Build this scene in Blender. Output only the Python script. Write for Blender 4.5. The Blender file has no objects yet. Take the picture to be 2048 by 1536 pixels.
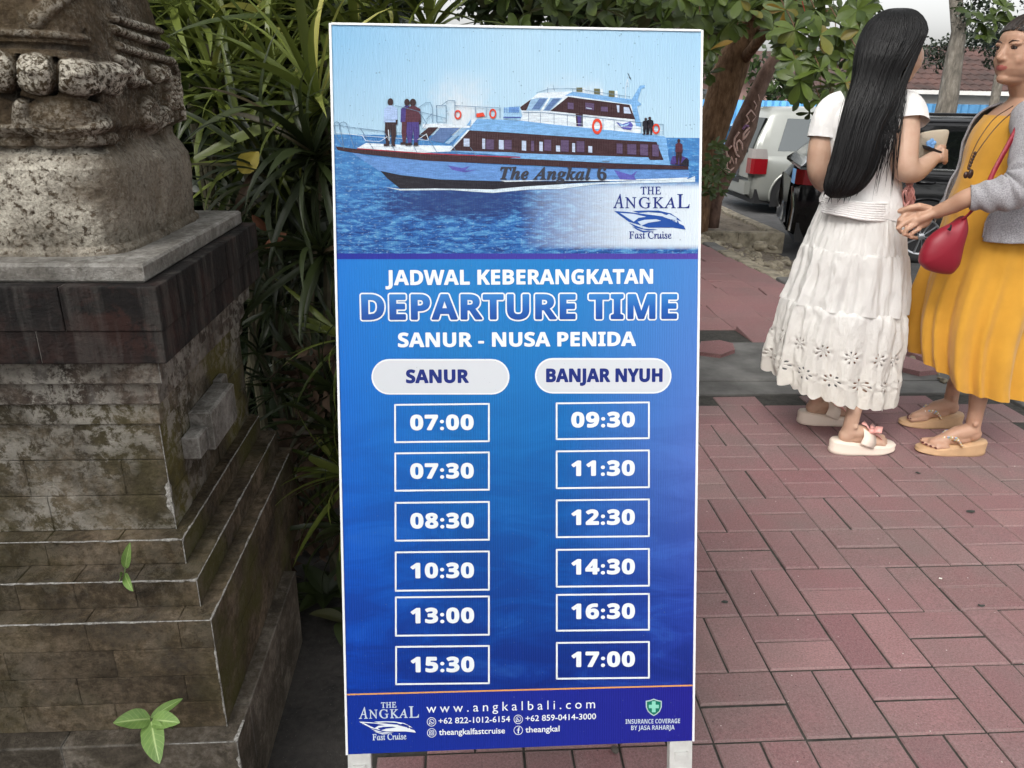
import bpy, math, random
import numpy as np
from mathutils import Vector, Matrix

# ------------------------------------------------------------------ camera, light, exposure
SC = bpy.context.scene
COL = SC.collection
F_PX = 1504.0
PITCH, ROLL, YAW, CAM_H = math.radians(21.30), math.radians(1.21), math.radians(4.12), 1.3263
_f = np.array([math.sin(YAW)*math.cos(PITCH), math.cos(YAW)*math.cos(PITCH), -math.sin(PITCH)])
_r0 = np.array([math.cos(YAW), -math.sin(YAW), 0.0]); _u0 = np.cross(_r0, _f)
_r = math.cos(ROLL)*_r0 + math.sin(ROLL)*_u0
_u = -math.sin(ROLL)*_r0 + math.cos(ROLL)*_u0
ORG = np.array([0, 0, CAM_H])
cam = bpy.data.cameras.new('camera'); camo = bpy.data.objects.new('camera', cam); COL.objects.link(camo)
cam.sensor_width = 36.0; cam.lens = F_PX/2048*36.0; cam.clip_start = 0.05; cam.clip_end = 3000
camo.matrix_world = Matrix(((_r[0], _u[0], -_f[0], 0), (_r[1], _u[1], -_f[1], 0), (_r[2], _u[2], -_f[2], CAM_H), (0, 0, 0, 1)))
SC.camera = camo

W = bpy.data.worlds.new('World'); SC.world = W; W.use_nodes = True
wn = W.node_tree.nodes; wl = W.node_tree.links
bg = wn['Background']
SUN_EL, SUN_ROT = math.radians(48), math.radians(215)
sky = wn.new('ShaderNodeTexSky'); sky.sky_type = 'NISHITA'; sky.sun_disc = False
sky.sun_elevation = SUN_EL; sky.sun_rotation = SUN_ROT; sky.air_density = 1.3; sky.dust_density = 5.0
hs = wn.new('ShaderNodeHueSaturation'); hs.inputs['Saturation'].default_value = 0.10
wl.new(sky.outputs[0], hs.inputs['Color']); wl.new(hs.outputs[0], bg.inputs[0])
bg.inputs[1].default_value = 0.15
sun = bpy.data.lights.new('sun', 'SUN'); sun.energy = 0.6; sun.angle = math.radians(25); sun.color = (1.0, 0.93, 0.84)
suno = bpy.data.objects.new('sun', sun); COL.objects.link(suno)
# sun stands behind the camera's left shoulder
_az = SUN_ROT
sd = Vector((math.sin(_az)*math.cos(SUN_EL), math.cos(_az)*math.cos(SUN_EL), math.sin(SUN_EL)))
suno.rotation_euler = sd.to_track_quat('Z', 'Y').to_euler()
SC.view_settings.view_transform = 'Standard'; SC.view_settings.look = 'None'
SC.view_settings.exposure = 1.2; SC.view_settings.gamma = 1.0; SC.view_settings.use_curve_mapping = False
SC.cycles.max_bounces = 6; SC.cycles.transparent_max_bounces = 8; SC.cycles.use_denoising = True

rnd = random.Random(7); nr = np.random.RandomState(11)
PI = math.pi

# ------------------------------------------------------------------ helpers
def ray(px, py): return _f + _r*(px-1024)/F_PX - _u*(py-768)/F_PX
def AY(px, py, Y):
    d = ray(px, py); return ORG + d*Y/d[1]
def AZ(px, py, z):
    d = ray(px, py); return ORG + d*(z-CAM_H)/d[2]
def AX(px, py, X):
    d = ray(px, py); return ORG + d*X/d[0]
def road_z(Y): return min(-0.15, max(-0.6, -0.15-0.075*(Y-3.2)))
def pave_z(Y): return 0.0 if Y < 4.1 else -0.045*(Y-4.1)

def lin(c):
    if isinstance(c, str):
        c = c.lstrip('#'); c = [int(c[i:i+2], 16)/255 for i in (0, 2, 4)]
    return tuple(x/12.92 if x <= .04045 else ((x+.055)/1.055)**2.4 for x in c)

def build(name, V, F, mat=None, parent=None, smooth=False, mats=None, mi=None, uv=None):
    me = bpy.data.meshes.new(name)
    V = np.asarray(V, dtype=float)
    me.from_pydata([tuple(v) for v in V], [], [tuple(int(i) for i in f) for f in F])
    for m in (mats if mats else [mat]):
        if m: me.materials.append(m)
    if mi is not None: me.polygons.foreach_set('material_index', np.asarray(mi, dtype=np.int32))
    if smooth: me.polygons.foreach_set('use_smooth', np.ones(len(me.polygons), dtype=bool))
    if uv is not None:
        l = me.uv_layers.new(name='UVMap'); li = np.empty(len(me.loops), dtype=np.int32); me.loops.foreach_get('vertex_index', li)
        l.data.foreach_set('uv', np.asarray(uv, dtype=np.float32)[li].ravel())
    me.validate(); me.update()
    o = bpy.data.objects.new(name, me); COL.objects.link(o)
    if parent is not None: attach(o, parent)
    return o
def attach(o, parent):
    o.parent = parent; o.matrix_parent_inverse = world_of(parent).inverted()
def world_of(p):
    m = p.matrix_basis.copy()
    if p.parent is not None: m = world_of(p.parent) @ p.matrix_parent_inverse @ m
    return m
def tag(o, label=None, cat=None, group=None, kind=None):
    if label: o['label'] = label
    if cat: o['category'] = cat
    if group: o['group'] = group
    if kind: o['kind'] = kind
    return o
def empty(name, loc, label, cat, group=None, kind=None):
    o = bpy.data.objects.new(name, None); COL.objects.link(o); o.location = loc; o.empty_display_size = .05
    return tag(o, label, cat, group, kind)

class MB:
    def __init__(s): s.V = []; s.F = []; s.M = []; s.n = 0
    def add(s, V, F, m=0):
        V = np.asarray(V, float).reshape(-1, 3); s.V.append(V)
        for f in F: s.F.append(tuple(i+s.n for i in f)); s.M.append(m)
        s.n += len(V); return s
    def box(s, x0, x1, y0, y1, z0, z1, m=0, c=0.0):
        if c <= 0:
            V = [(x0,y0,z0),(x1,y0,z0),(x1,y1,z0),(x0,y1,z0),(x0,y0,z1),(x1,y0,z1),(x1,y1,z1),(x0,y1,z1)]
            return s.add(V, [(0,3,2,1),(4,5,6,7),(0,1,5,4),(1,2,6,5),(2,3,7,6),(3,0,4,7)], m)
        V = []; 
        for z, e in ((z0, c), (z0+c, 0), (z1-c, 0), (z1, c)):
            V += [(x0+e,y0+e,z),(x1-e,y0+e,z),(x1-e,y1-e,z),(x0+e,y1-e,z)]
        # octagon-free chamfer: vertical edges stay sharp, top and bottom are chamfered
        Fc = [(3,2,1,0),(12,13,14,15)]
        for k in range(3):
            for j in range(4): Fc.append((4*k+j, 4*k+(j+1)%4, 4*k+4+(j+1)%4, 4*k+4+j))
        return s.add(V, Fc, m)
    def tube(s, P, R, n=12, m=0, cap=True, ell=1.0, up=(0,0,1), rnd_cap=0):
        V, Fc = tube(P, R, n, cap, ell, up, rnd_cap); return s.add(V, Fc, m)
    def ell(s, c, r, rot=None, n=14, m=0):
        V, Fc = ellipsoid(c, r, rot, n); return s.add(V, Fc, m)
    def build(s, name, mat=None, parent=None, smooth=False, mats=None):
        return build(name, np.concatenate(s.V), s.F, mat, parent, smooth, mats, s.M if mats else None)

def tube(P, R, n=12, cap=True, ell=1.0, up=(0,0,1), rc=0):
    P = [np.asarray(p, float) for p in P]; R = list(R) if hasattr(R, '__len__') else [R]*len(P)
    if rc:
        d0 = P[0]-P[1]; d0 /= np.linalg.norm(d0)+1e-9; d1 = P[-1]-P[-2]; d1 /= np.linalg.norm(d1)+1e-9
        a = [(P[0]+d0*R[0]*math.sin(t), R[0]*math.cos(t)) for t in (1.35, .9, .45)]
        b = [(P[-1]+d1*R[-1]*math.sin(t), R[-1]*math.cos(t)) for t in (.45, .9, 1.35)]
        P = [x[0] for x in a]+P+[x[0] for x in b]; R = [x[1] for x in a]+R+[x[1] for x in b]
    V = []; u = np.asarray(up, float)
    for i, p in enumerate(P):
        d = P[min(i+1, len(P)-1)]-P[max(i-1, 0)]; d /= np.linalg.norm(d)+1e-9
        a = np.cross(d, u)
        if np.linalg.norm(a) < 1e-3: a = np.cross(d, np.array([1., 0, 0]))
        a /= np.linalg.norm(a); b = np.cross(a, d); u = b
        for k in range(n):
            t = 2*PI*k/n; V.append(p+R[i]*(a*math.cos(t)+b*math.sin(t)*ell))
    Fc = []
    for i in range(len(P)-1):
        for k in range(n): Fc.append((i*n+k, i*n+(k+1) % n, (i+1)*n+(k+1) % n, (i+1)*n+k))
    if cap: Fc += [tuple(range(n))[::-1], tuple((len(P)-1)*n+k for k in range(n))]
    return V, Fc
def ellipsoid(c, r, rot=None, n=14):
    c = np.asarray(c, float); m = n//2+1; V = [(0, 0, -1)]; Fc = []
    for i in range(1, m):
        a = -PI/2+PI*i/m
        for k in range(n): t = 2*PI*k/n; V.append((math.cos(a)*math.cos(t), math.cos(a)*math.sin(t), math.sin(a)))
    V.append((0, 0, 1)); V = np.array(V)*np.asarray(r, float)
    if rot is not None: V = V@np.asarray(rot).T
    for k in range(n): Fc.append((0, 1+(k+1) % n, 1+k))
    for i in range(m-2):
        for k in range(n): Fc.append((1+i*n+k, 1+i*n+(k+1) % n, 1+(i+1)*n+(k+1) % n, 1+(i+1)*n+k))
    L = len(V)-1; b = 1+(m-2)*n
    for k in range(n): Fc.append((L, b+k, b+(k+1) % n))
    return V+c, Fc
def grid_faces(nu, nv, closed=False):
    out = []
    for i in range(nv-1):
        for k in range(nu if closed else nu-1): out.append((i*nu+k, i*nu+(k+1) % nu, (i+1)*nu+(k+1) % nu, (i+1)*nu+k))
    return out
def smoothstep(a, b, x):
    t = np.clip((x-a)/(b-a), 0, 1); return t*t*(3-2*t)
def vnoise(P, s, seed=0):
    """cheap value noise, P (n,3)"""
    P = np.asarray(P)*s; i = np.floor(P).astype(int); f = P-i; f = f*f*(3-2*f)
    def h(a, b, c):
        n = (a*73856093) ^ (b*19349663) ^ (c*83492791) ^ (seed*2654435)
        n = (n ^ (n >> 13))*1274126177 & 0x7fffffff; return (n % 10007)/10007.0
    r = 0
    for dx in (0, 1):
        for dy in (0, 1):
            for dz in (0, 1):
                w = (f[:, 0] if dx else 1-f[:, 0])*(f[:, 1] if dy else 1-f[:, 1])*(f[:, 2] if dz else 1-f[:, 2])
                r = r+w*h(i[:, 0]+dx, i[:, 1]+dy, i[:, 2]+dz)
    return r
def fbm(P, s, o=4, seed=0):
    return sum(vnoise(P, s*2**k, seed+k)*.5**k for k in range(o))/sum(.5**k for k in range(o))

# ------------------------------------------------------------------ materials
class N:
    """small node graph helper"""
    def __init__(s, name):
        s.mat = bpy.data.materials.new(name); s.mat.use_nodes = True; s.t = s.mat.node_tree
        s.p = s.t.nodes['Principled BSDF']; s.out = s.t.nodes['Material Output']
    def n(s, typ, **kw):
        nd = s.t.nodes.new('ShaderNode'+typ)
        for k, v in kw.items():
            if k.startswith('i_'):
                k = k[2:]; nd.inputs[int(k) if k.isdigit() else k.replace('_', ' ')].default_value = v
            else: setattr(nd, k, v)
        return nd
    def l(s, a, b): s.t.links.new(a, b)
    def math(s, op, a, b=None, c=None):
        nd = s.n('Math', operation=op)
        for i, x in enumerate((a, b, c)):
            if x is None: continue
            if isinstance(x, (int, float)): nd.inputs[i].default_value = x
            else: s.l(x, nd.inputs[i])
        return nd.outputs[0]
    def pos(s): return s.n('NewGeometry').outputs['Position']
    def sep(s, v):
        nd = s.n('SeparateXYZ'); s.l(v, nd.inputs[0]); return nd.outputs
    def mapping(s, v, scale=(1, 1, 1), loc=(0, 0, 0), rot=(0, 0, 0)):
        nd = s.n('Mapping'); nd.inputs['Scale'].default_value = scale; nd.inputs['Location'].default_value = loc; nd.inputs['Rotation'].default_value = rot
        s.l(v, nd.inputs[0]); return nd.outputs[0]
    def noise(s, v, scale, detail=4, rough=.55, dist=0.0):
        nd = s.n('TexNoise'); nd.inputs['Scale'].default_value = scale; nd.inputs['Detail'].default_value = detail
        nd.inputs['Roughness'].default_value = rough; nd.inputs['Distortion'].default_value = dist
        if v is not None: s.l(v, nd.inputs['Vector'])
        return nd.outputs[0]
    def ramp(s, f, stops, interp='LINEAR'):
        nd = s.n('ValToRGB'); cr = nd.color_ramp; cr.interpolation = interp
        while len(cr.elements) < len(stops): cr.elements.new(.5)
        for e, (p, c) in zip(cr.elements, stops):
            e.position = p; e.color = (tuple(c)+(1,))[:4] if hasattr(c, '__len__') else (c, c, c, 1)
        s.l(f, nd.inputs[0]); return nd.outputs[0]
    def mix(s, f, a, b, mode='MIX'):
        nd = s.n('Mix', data_type='RGBA', blend_type=mode)
        for i, x in ((0, f), (6, a), (7, b)):
            if hasattr(x, 'links') or hasattr(x, 'is_linked'): s.l(x, nd.inputs[i])
            elif i == 0: nd.inputs[0].default_value = x
            else: nd.inputs[i].default_value = (tuple(x)+(1,))[:4]
        return nd.outputs[2]
    def rng(s, x, a, b, c=0.0, d=1.0):
        nd = s.n('MapRange'); s.l(x, nd.inputs[0])
        for i, v in enumerate((a, b, c, d)): nd.inputs[i+1].default_value = v
        return nd.outputs[0]
    def bump(s, h, strength=.3, dist=.01):
        nd = s.n('Bump'); nd.inputs['Strength'].default_value = strength; nd.inputs['Distance'].default_value = dist
        s.l(h, nd.inputs['Height']); s.l(nd.outputs[0], s.p.inputs['Normal']); return nd
    def set(s, color=None, rough=None, **kw):
        for k, v in (('Base Color', color), ('Roughness', rough)):
            if v is None: continue
            if hasattr(v, 'is_linked'): s.l(v, s.p.inputs[k])
            else: s.p.inputs[k].default_value = (tuple(v)+(1,))[:4] if hasattr(v, '__len__') else v
        for k, v in kw.items():
            k = k.replace('_', ' ')
            if hasattr(v, 'is_linked'): s.l(v, s.p.inputs[k])
            else: s.p.inputs[k].default_value = (tuple(v)+(1,))[:4] if hasattr(v, '__len__') else v
        return s

def simple(name, c, rough=.5, var=.0, scale=30, bump=0, bscale=200, bdist=.002, metallic=0, coat=0, trans=0, spec=.5, rand=0):
    m = N(name); p = m.n('TexCoord').outputs['Object']
    col = None
    if var:
        nz = m.noise(p, scale, 5)
        a = tuple(x*(1-var) for x in c); b = tuple(min(1, x*(1+var)) for x in c)
        col = m.ramp(nz, [(.3, a), (.7, b)])
    if rand:
        oi = m.n('ObjectInfo').outputs['Random']
        v = m.rng(oi, 0, 1, 1-rand, 1+rand)
        hv = m.n('HueSaturation'); m.l(v, hv.inputs['Value'])
        if col is not None: m.l(col, hv.inputs['Color'])
        else: hv.inputs['Color'].default_value = tuple(c)+(1,)
        h2 = m.rng(m.math('FRACT', m.math('MULTIPLY', oi, 7.31)), 0, 1, .5-rand*.08, .5+rand*.08); m.l(h2, hv.inputs['Hue'])
        col = hv.outputs[0]
    m.set(col if col is not None else c, rough, Metallic=metallic, Coat_Weight=coat, Specular_IOR_Level=spec)
    if coat: m.set(Coat_Roughness=.05)
    if bump: m.bump(m.noise(p, bscale, 3), bump, bdist)
    if trans:
        tr = m.n('BsdfTranslucent'); mx = m.n('MixShader'); mx.inputs[0].default_value = trans
        if col is not None: m.l(col, tr.inputs[0])
        else: tr.inputs[0].default_value = tuple(c)+(1,)
        m.l(m.p.outputs[0], mx.inputs[1]); m.l(tr.outputs[0], mx.inputs[2]); m.l(mx.outputs[0], m.out.inputs[0])
    return m.mat
# ------------------------------------------------------------------ ground, paving, road
def mat_ground(name, c0, c1, s, rough=.95, bs=60, bstr=.5, speck=None):
    m = N(name); p = m.pos(); n1 = m.noise(p, s, 6); col = m.ramp(n1, [(.35, c0), (.68, c1)])
    n2 = m.noise(p, bs, 4)
    col = m.mix(m.math('MULTIPLY', m.ramp(n2, [(.4, 0), (.62, 1)]), .35), col, tuple(x*1.7 for x in c1))
    if speck:
        v = m.n('TexVoronoi'); v.inputs['Scale'].default_value = 90; m.l(p, v.inputs['Vector'])
        col = m.mix(m.ramp(v.outputs['Distance'], [(.06, 1), (.1, 0)]), col, speck)
    m.set(col, rough); m.bump(n2, bstr, .01); return m.mat
M_soil = mat_ground('dark soil', (.012, .011, .010), (.030, .027, .024), 9, speck=(.1, .09, .08))
M_sand = mat_ground('joint sand', (.020, .019, .016), (.045, .042, .036), 20)
M_dirt = mat_ground('verge dirt', (.07, .055, .04), (.19, .155, .115), 6, bs=35)
M_asph = mat_ground('asphalt', (.035, .035, .036), (.075, .073, .072), 5, bs=120)
M_far = mat_ground('far ground', (.05, .05, .045), (.10, .095, .08), 2)
m = N('cement'); p = m.pos(); n1 = m.noise(p, 4, 7, .6)
m.set(m.ramp(n1, [(.3, (.065, .063, .06)), (.5, (.125, .122, .116)), (.72, (.20, .195, .185))]), .92)
m.bump(m.noise(p, 120, 4), .4, .004); M_cem = m.mat
m = N('kerb stone'); p = m.pos(); n1 = m.noise(p, 9, 7, .65)
m.set(m.ramp(n1, [(.32, (.10, .085, .06)), (.55, (.30, .26, .19)), (.75, (.42, .38, .30))]), .9)
m.bump(m.noise(p, 60, 5), .5, .006); M_kerb = m.mat

def paver_mat(name, A, B, D, dirt=1.0):
    m = N(name); p = m.pos(); oi = m.n('ObjectInfo').outputs['Random']
    base = m.ramp(oi, [(0, A), (.5, B), (1, D)])
    big = m.noise(p, 2.3, 6, .6); base = m.mix(m.ramp(big, [(.38, 0), (.66, .75*dirt)]), base, (.20, .15, .14))
    big2 = m.noise(m.mapping(p, loc=(5, 3, 1)), 3.1, 5, .6); base = m.mix(m.ramp(big2, [(.42, 0), (.7, .55)]), base, (.28, .125, .13))
    grain = m.noise(p, 190, 4, .8); base = m.mix(m.ramp(grain, [(.32, .6), (.62, 0)]), base, (.06, .045, .042))
    g2 = m.noise(p, 420, 3, .7); base = m.mix(m.ramp(g2, [(.52, 0), (.72, .45)]), base, (.42, .32, .31))
    v = m.n('TexVoronoi'); v.inputs['Scale'].default_value = 34; v.inputs['Randomness'].default_value = 1; m.l(p, v.inputs['Vector'])
    base = m.mix(m.ramp(v.outputs['Distance'], [(.035, 1), (.055, 0)]), base, (.02, .018, .018))
    v2 = m.n('TexVoronoi'); v2.inputs['Scale'].default_value = 21; m.l(m.mapping(p, loc=(.3, .7, .1)), v2.inputs['Vector'])
    base = m.mix(m.ramp(v2.outputs['Distance'], [(.028, 1), (.04, 0)]), base, (.6, .55, .5))
    # worn pale arrises, grime in the joints
    bv = m.n('Bevel', samples=3); bv.inputs['Radius'].default_value = .006
    g = m.n('NewGeometry'); dt = m.n('VectorMath', operation='DOT_PRODUCT'); m.l(bv.outputs[0], dt.inputs[0]); m.l(g.outputs['Normal'], dt.inputs[1])
    e = m.ramp(m.math('MULTIPLY', m.math('SUBTRACT', 1.0, dt.outputs['Value']), m.rng(m.noise(p, 60, 4), .3, .7, .2, 2.2)), [(.02, 0), (.12, .5)])
    base = m.mix(e, base, (.30, .25, .23))
    m.set(base, .82, Specular_IOR_Level=.35)
    h = m.math('ADD', m.math('MULTIPLY', grain, 1.0), m.math('MULTIPLY', m.noise(p, 45, 5), 1.2))
    m.bump(h, .55, .0022); return m.mat
M_pav = paver_mat('paving block', (.315, .175, .18), (.26, .125, .135), (.36, .20, .20))
M_pav2 = paver_mat('far paving block', (.29, .145, .145), (.26, .12, .12), (.32, .16, .155), .5)

XK = 2.70     # right edge of the pavement (kerb line)
# one wide sheet to the horizon
g = MB(); ys = [-60, 3.2, 5, 7, 9.2, 30, 120, 900]
for a, b in zip(ys[:-1], ys[1:]):
    za, zb = road_z(a)-.16, road_z(b)-.16
    g.add([(-900, a, za), (900, a, za), (900, b, zb), (-900, b, zb)], [(0, 1, 2, 3)])
tag(g.build('ground', M_far), kind='structure')
# road
g = MB(); ys = [-12, 3.2, 5, 7, 9.2, 17.3]
for a, b in zip(ys[:-1], ys[1:]):
    g.add([(XK, a, road_z(a)), (40, a, road_z(a)), (40, b, road_z(b)), (XK, b, road_z(b))], [(0, 1, 2, 3)])
g.add([(-9, 9.9, -.6), (XK, 9.9, -.6), (XK, 17.3, -.6), (-9, 17.3, -.6)], [(0, 1, 2, 3)])
tag(g.build('road', M_asph), kind='structure')
# painted bay line on the asphalt
def road_pt(px, py):
    d = ray(px, py); t = 1.0
    while t < 40:
        q = ORG+d*t
        if q[2] < road_z(q[1]): return q
        t += .004
    return q
M_line = simple('worn road paint', (.42, .40, .37), .8, var=.35, scale=14)
a, b = road_pt(1592, 474), road_pt(1862, 594); dv = (b-a)/np.linalg.norm(b-a); sv = np.array([dv[1], -dv[0], 0])*.05
V = []; n = 12
for i in range(n+1):
    q = a+(b-a)*i/n; z = road_z(q[1])+.004; V += [(q[0]-sv[0], q[1]-sv[1], z), (q[0]+sv[0], q[1]+sv[1], z)]
tag(build('parking_bay_line', V, [(2*i, 2*i+1, 2*i+3, 2*i+2) for i in range(n)], M_line), kind='structure')

# sidewalk bed with pavers as pieces
pav = empty('brick_pavement', (1.2, 2.0, 0), None, None, kind='structure')
pb = MB(); pb.box(-.215, XK-.10, -3.2, 3.235, -.3, -.0055); pb.build('paving_bed', M_sand, pav)
def paver_mesh(l, w, h=.05, c=.0035, j=.0028):
    mb = MB(); x, y = l/2-j, w/2-j
    V = []
    for z, e in ((-h, 0), (-c, 0), (0, c)):
        V += [(-x+e, -y+e, z), (x-e, -y+e, z), (x-e, y-e, z), (-x+e, y-e, z)]
    Fc = [(8, 9, 10, 11)]
    for k in range(2):
        for q in range(4): Fc.append((4*k+q, 4*k+(q+1) % 4, 4*k+4+(q+1) % 4, 4*k+4+q))
    me = bpy.data.meshes.new('paving_brick'); me.from_pydata(V, [], Fc); me.update(); return me
G0X, G0Y, PM = .970, 2.482, .21
PMESH = paver_mesh(.21, .105); PMESH.materials.append(M_pav)
cells = []
for i in range(-6, 9):
    for j in range(-4, 32):
        x0 = G0X+i*PM; y1 = G0Y-j*PM
        if y1 > 3.24+.001: y1c = y1
        horiz = (i+j) % 2 != 0
        for k in (0, 1):
            if horiz: cx, cy, rz = x0+PM/2, y1-PM*(.25+.5*k), 0
            else: cx, cy, rz = x0+PM*(.25+.5*k), y1-PM/2, PI/2
            hy = .0525 if horiz else .105; hx = .105 if horiz else .0525
            if cx-hx < -.225 or cx+hx > XK-.09 or cy+hy > 3.245 or cy-hy < -3.2: continue
            v = np.array([cx, cy, 0])-ORG; dz = v@_f
            vis = False
            if dz > .2:
                px, py = 1024+F_PX*(v@_r)/dz, 768-F_PX*(v@_u)/dz
                vis = -30 < px < 2160 and py < 1640 and not (700 < px < 1340 and py < 1440) and px > 690
            cells.append((0 if vis else 1, cy, cx, rz))
cells.sort()
far_mb = MB(); nst = 0
for vis, cy, cx, rz in cells:
    tz = rnd.gauss(0, .0009)
    if vis == 0 and nst < 300:
        o = bpy.data.objects.new('brick', PMESH); COL.objects.link(o); o.parent = pav; o.matrix_parent_inverse = world_of(pav).inverted()
        o.location = (cx+rnd.gauss(0, .0006), cy+rnd.gauss(0, .0006), tz); o.rotation_euler = (rnd.gauss(0, .004), rnd.gauss(0, .004), rz+rnd.gauss(0, .002)); nst += 1
    else:
        hx, hy = (.105, .0525) if rz == 0 else (.0525, .105)
        c = .0035; x0, x1, y0, y1 = cx-hx+.0022, cx+hx-.0022, cy-hy+.0022, cy+hy-.0022
        far_mb.add([(x0, y0, -.04), (x1, y0, -.04), (x1, y1, -.04), (x0, y1, -.04), (x0, y0, tz-c), (x1, y0, tz-c), (x1, y1, tz-c), (x0, y1, tz-c), (x0+c, y0+c, tz), (x1-c, y0+c, tz), (x1-c, y1-c, tz), (x0+c, y1-c, tz)],
                   [(8, 9, 10, 11), (0, 1, 5, 4), (1, 2, 6, 5), (2, 3, 7, 6), (3, 0, 4, 7), (4, 5, 9, 8), (5, 6, 10, 9), (6, 7, 11, 10), (7, 4, 8, 11)])
far_mb.build('bricks_out_of_view', M_pav, pav)['kind'] = 'stuff'

# cement strip across the pavement, with a crack
cs = empty('cement_strip', (1.2, 3.6, 0), None, None, kind='structure')
c1 = MB(); c1.box(-.5, 2.60, 3.245, 3.405, -.2, .002, c=.003); c1.box(-.5, 2.60, 3.412, 4.02, -.2, .006, c=.004); c1.build('cement_slab', M_cem, cs)
# red ramp beyond
ramp = empty('red_ramp_paving', (1.5, 6.0, -.1), None, None, kind='structure')
rb = MB(); rb.add([(-.6, 4.03, -.012), (XK-.1, 4.03, -.012), (XK-.1, 9.8, pave_z(9.8)-.012), (-.6, 9.8, pave_z(9.8)-.012), (-.6, 4.03, -.2), (XK-.1, 4.03, -.2), (XK-.1, 9.8, -.7), (-.6, 9.8, -.7)],
                  [(0, 1, 2, 3), (4, 5, 1, 0), (5, 6, 2, 1), (7, 4, 0, 3)]); rb.build('paving_bed', M_sand, ramp)
PM2 = paver_mesh(.30, .30, .05, .004, .003); PM2.materials.append(M_pav2)
sl = -math.atan(.045)
for i in range(9):
    for j in range(19):
        x = XK-.26-i*.302; y = 4.2+j*.302
        if y > 9.6 or (j == 0 and i in (0, 3)): continue
        o = bpy.data.objects.new('tile', PM2); COL.objects.link(o); o.parent = ramp; o.matrix_parent_inverse = world_of(ramp).inverted()
        o.location = (x+rnd.gauss(0, .003), y+rnd.gauss(0, .003), pave_z(y)+rnd.gauss(0, .003)); o.rotation_euler = (sl+rnd.gauss(0, .012), rnd.gauss(0, .012), rnd.choice((0, PI/2, PI))+rnd.gauss(0, .01))
# broken red slab lying on the cement
def slab(name, pts, z0, z1, mat, jit=.003):
    n = len(pts); V = [(x, y, z0) for x, y in pts]+[(x+rnd.gauss(0, jit), y+rnd.gauss(0, jit), z1) for x, y in pts]
    return build(name, V, [tuple(range(n))[::-1], tuple(range(n, 2*n))]+[(k, (k+1) % n, n+(k+1) % n, n+k) for k in range(n)], mat)
q = [AZ(x, y, .02)[:2] for x, y in ((1396, 706), (1440, 712), (1470, 702), (1466, 690), (1440, 683), (1402, 686))]
tag(slab('broken_paving_slab', q, .007, .03, M_pav2), 'loose broken red slab lying on the grey cement strip beside the banner', 'broken slab')
for k, pp in enumerate((((1808, 692), (1850, 694), (1895, 716), (1850, 722), (1812, 706)), ((1806, 716), (1845, 728), (1880, 744), (1840, 748), (1806, 740)))):
    q = [AZ(x, y, .02)[:2] for x, y in pp]
    tag(slab('broken_paving_slab', q, .007, .034, M_pav2), ['larger broken red slab wedged against the kerb between the two women', 'lower broken red slab between the two women, nearest the brick pavement'][k], 'broken slab')
# kerb stones along the road edge
kb = empty('kerb', (XK, 4, 0), None, None, kind='structure')
y = -1.0
while y < 9.3:
    L = .5 if y > 3 or y < 2.9 else .5
    mb = MB(); z = pave_z(y+.25)+rnd.uniform(-.004, .012); mb.box(XK-.085, XK+.05, y+.006, y+L-.006, road_z(y)-.12, z, c=.008)
    o = mb.build('stone', M_cem if rnd.random() < .6 else M_kerb, kb); y += L
# earth verge between kerb and road
nx, ny = 18, 40; V = []
for j in range(ny):
    Y = 4.6+j*(9.95-4.6)/(ny-1)
    for i in range(nx):
        t = i/(nx-1); wd = .25+1.15*smoothstep(4.6, 8.5, Y); X = XK+.052+wd*t
        z = (1-t)**1.2*(pave_z(Y)-.03)+(1-(1-t)**1.2)*(road_z(Y)+.0)
        n_ = fbm(np.array([[X, Y, 0]]), 3.0, 4, 3)[0]-.5; z += n_*.07*(1-abs(2*t-1))+(.004 if t > .97 else 0)
        V.append((X, Y, z))
tag(build('earth_verge', V, grid_faces(nx, ny), M_dirt, smooth=True), kind='structure')
# rubble
def rock(c, r, mb, seed):
    V, Fc = ellipsoid((0, 0, 0), (1, 1, 1), None, 10); V = V*np.array([r*rnd.uniform(.8, 1.4), r*rnd.uniform(.7, 1.2), r*rnd.uniform(.5, .9)])
    V = V*(1+.5*(fbm(V, 1.3/r, 3, seed)-.5))[:, None]; a = rnd.uniform(0, 6); R_ = np.array([[math.cos(a), -math.sin(a), 0], [math.sin(a), math.cos(a), 0], [0, 0, 1]]); mb.add(V@R_.T+np.array(c), Fc)
rub = MB()
for k in range(260):
    Y = rnd.uniform(5.2, 9.4); wd = .25+1.15*float(smoothstep(4.6, 8.5, Y)); t = rnd.random(); X = XK+.05+wd*t
    z = (1-t)**1.2*(pave_z(Y)-.03)+(1-(1-t)**1.2)*road_z(Y); rock((X, Y, z+.01), rnd.choice((.015, .02, .03, .05)), rub, k)
for k in range(120):
    Y = rnd.uniform(3.35, 4.2); rock((rnd.uniform(XK-.3, XK+.14), Y, .01), rnd.choice((.01, .014, .02)), rub, k)
tag(rub.build('kerb_rubble', M_kerb), 'pale stone rubble and grit strewn along the broken kerb', 'rubble', kind='stuff')
for k, (px, py, r) in enumerate(((1520, 492, .085), (1500, 500, .05), (1545, 496, .055), (1475, 492, .05))):
    mb = MB(); d = ray(px, py); q = ORG+d*(8.6/d[1]); rock((q[0], q[1], q[2]), r, mb, 50+k)
    tag(mb.build('rubble_stone', M_kerb, smooth=False), ['largest grey rubble stone in front of the planter kerb', 'small rubble stone just left of the largest one before the planter', 'small rubble stone just right of the largest one before the planter', 'leftmost small rubble stone before the planter kerb'][k], 'stone')
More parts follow.
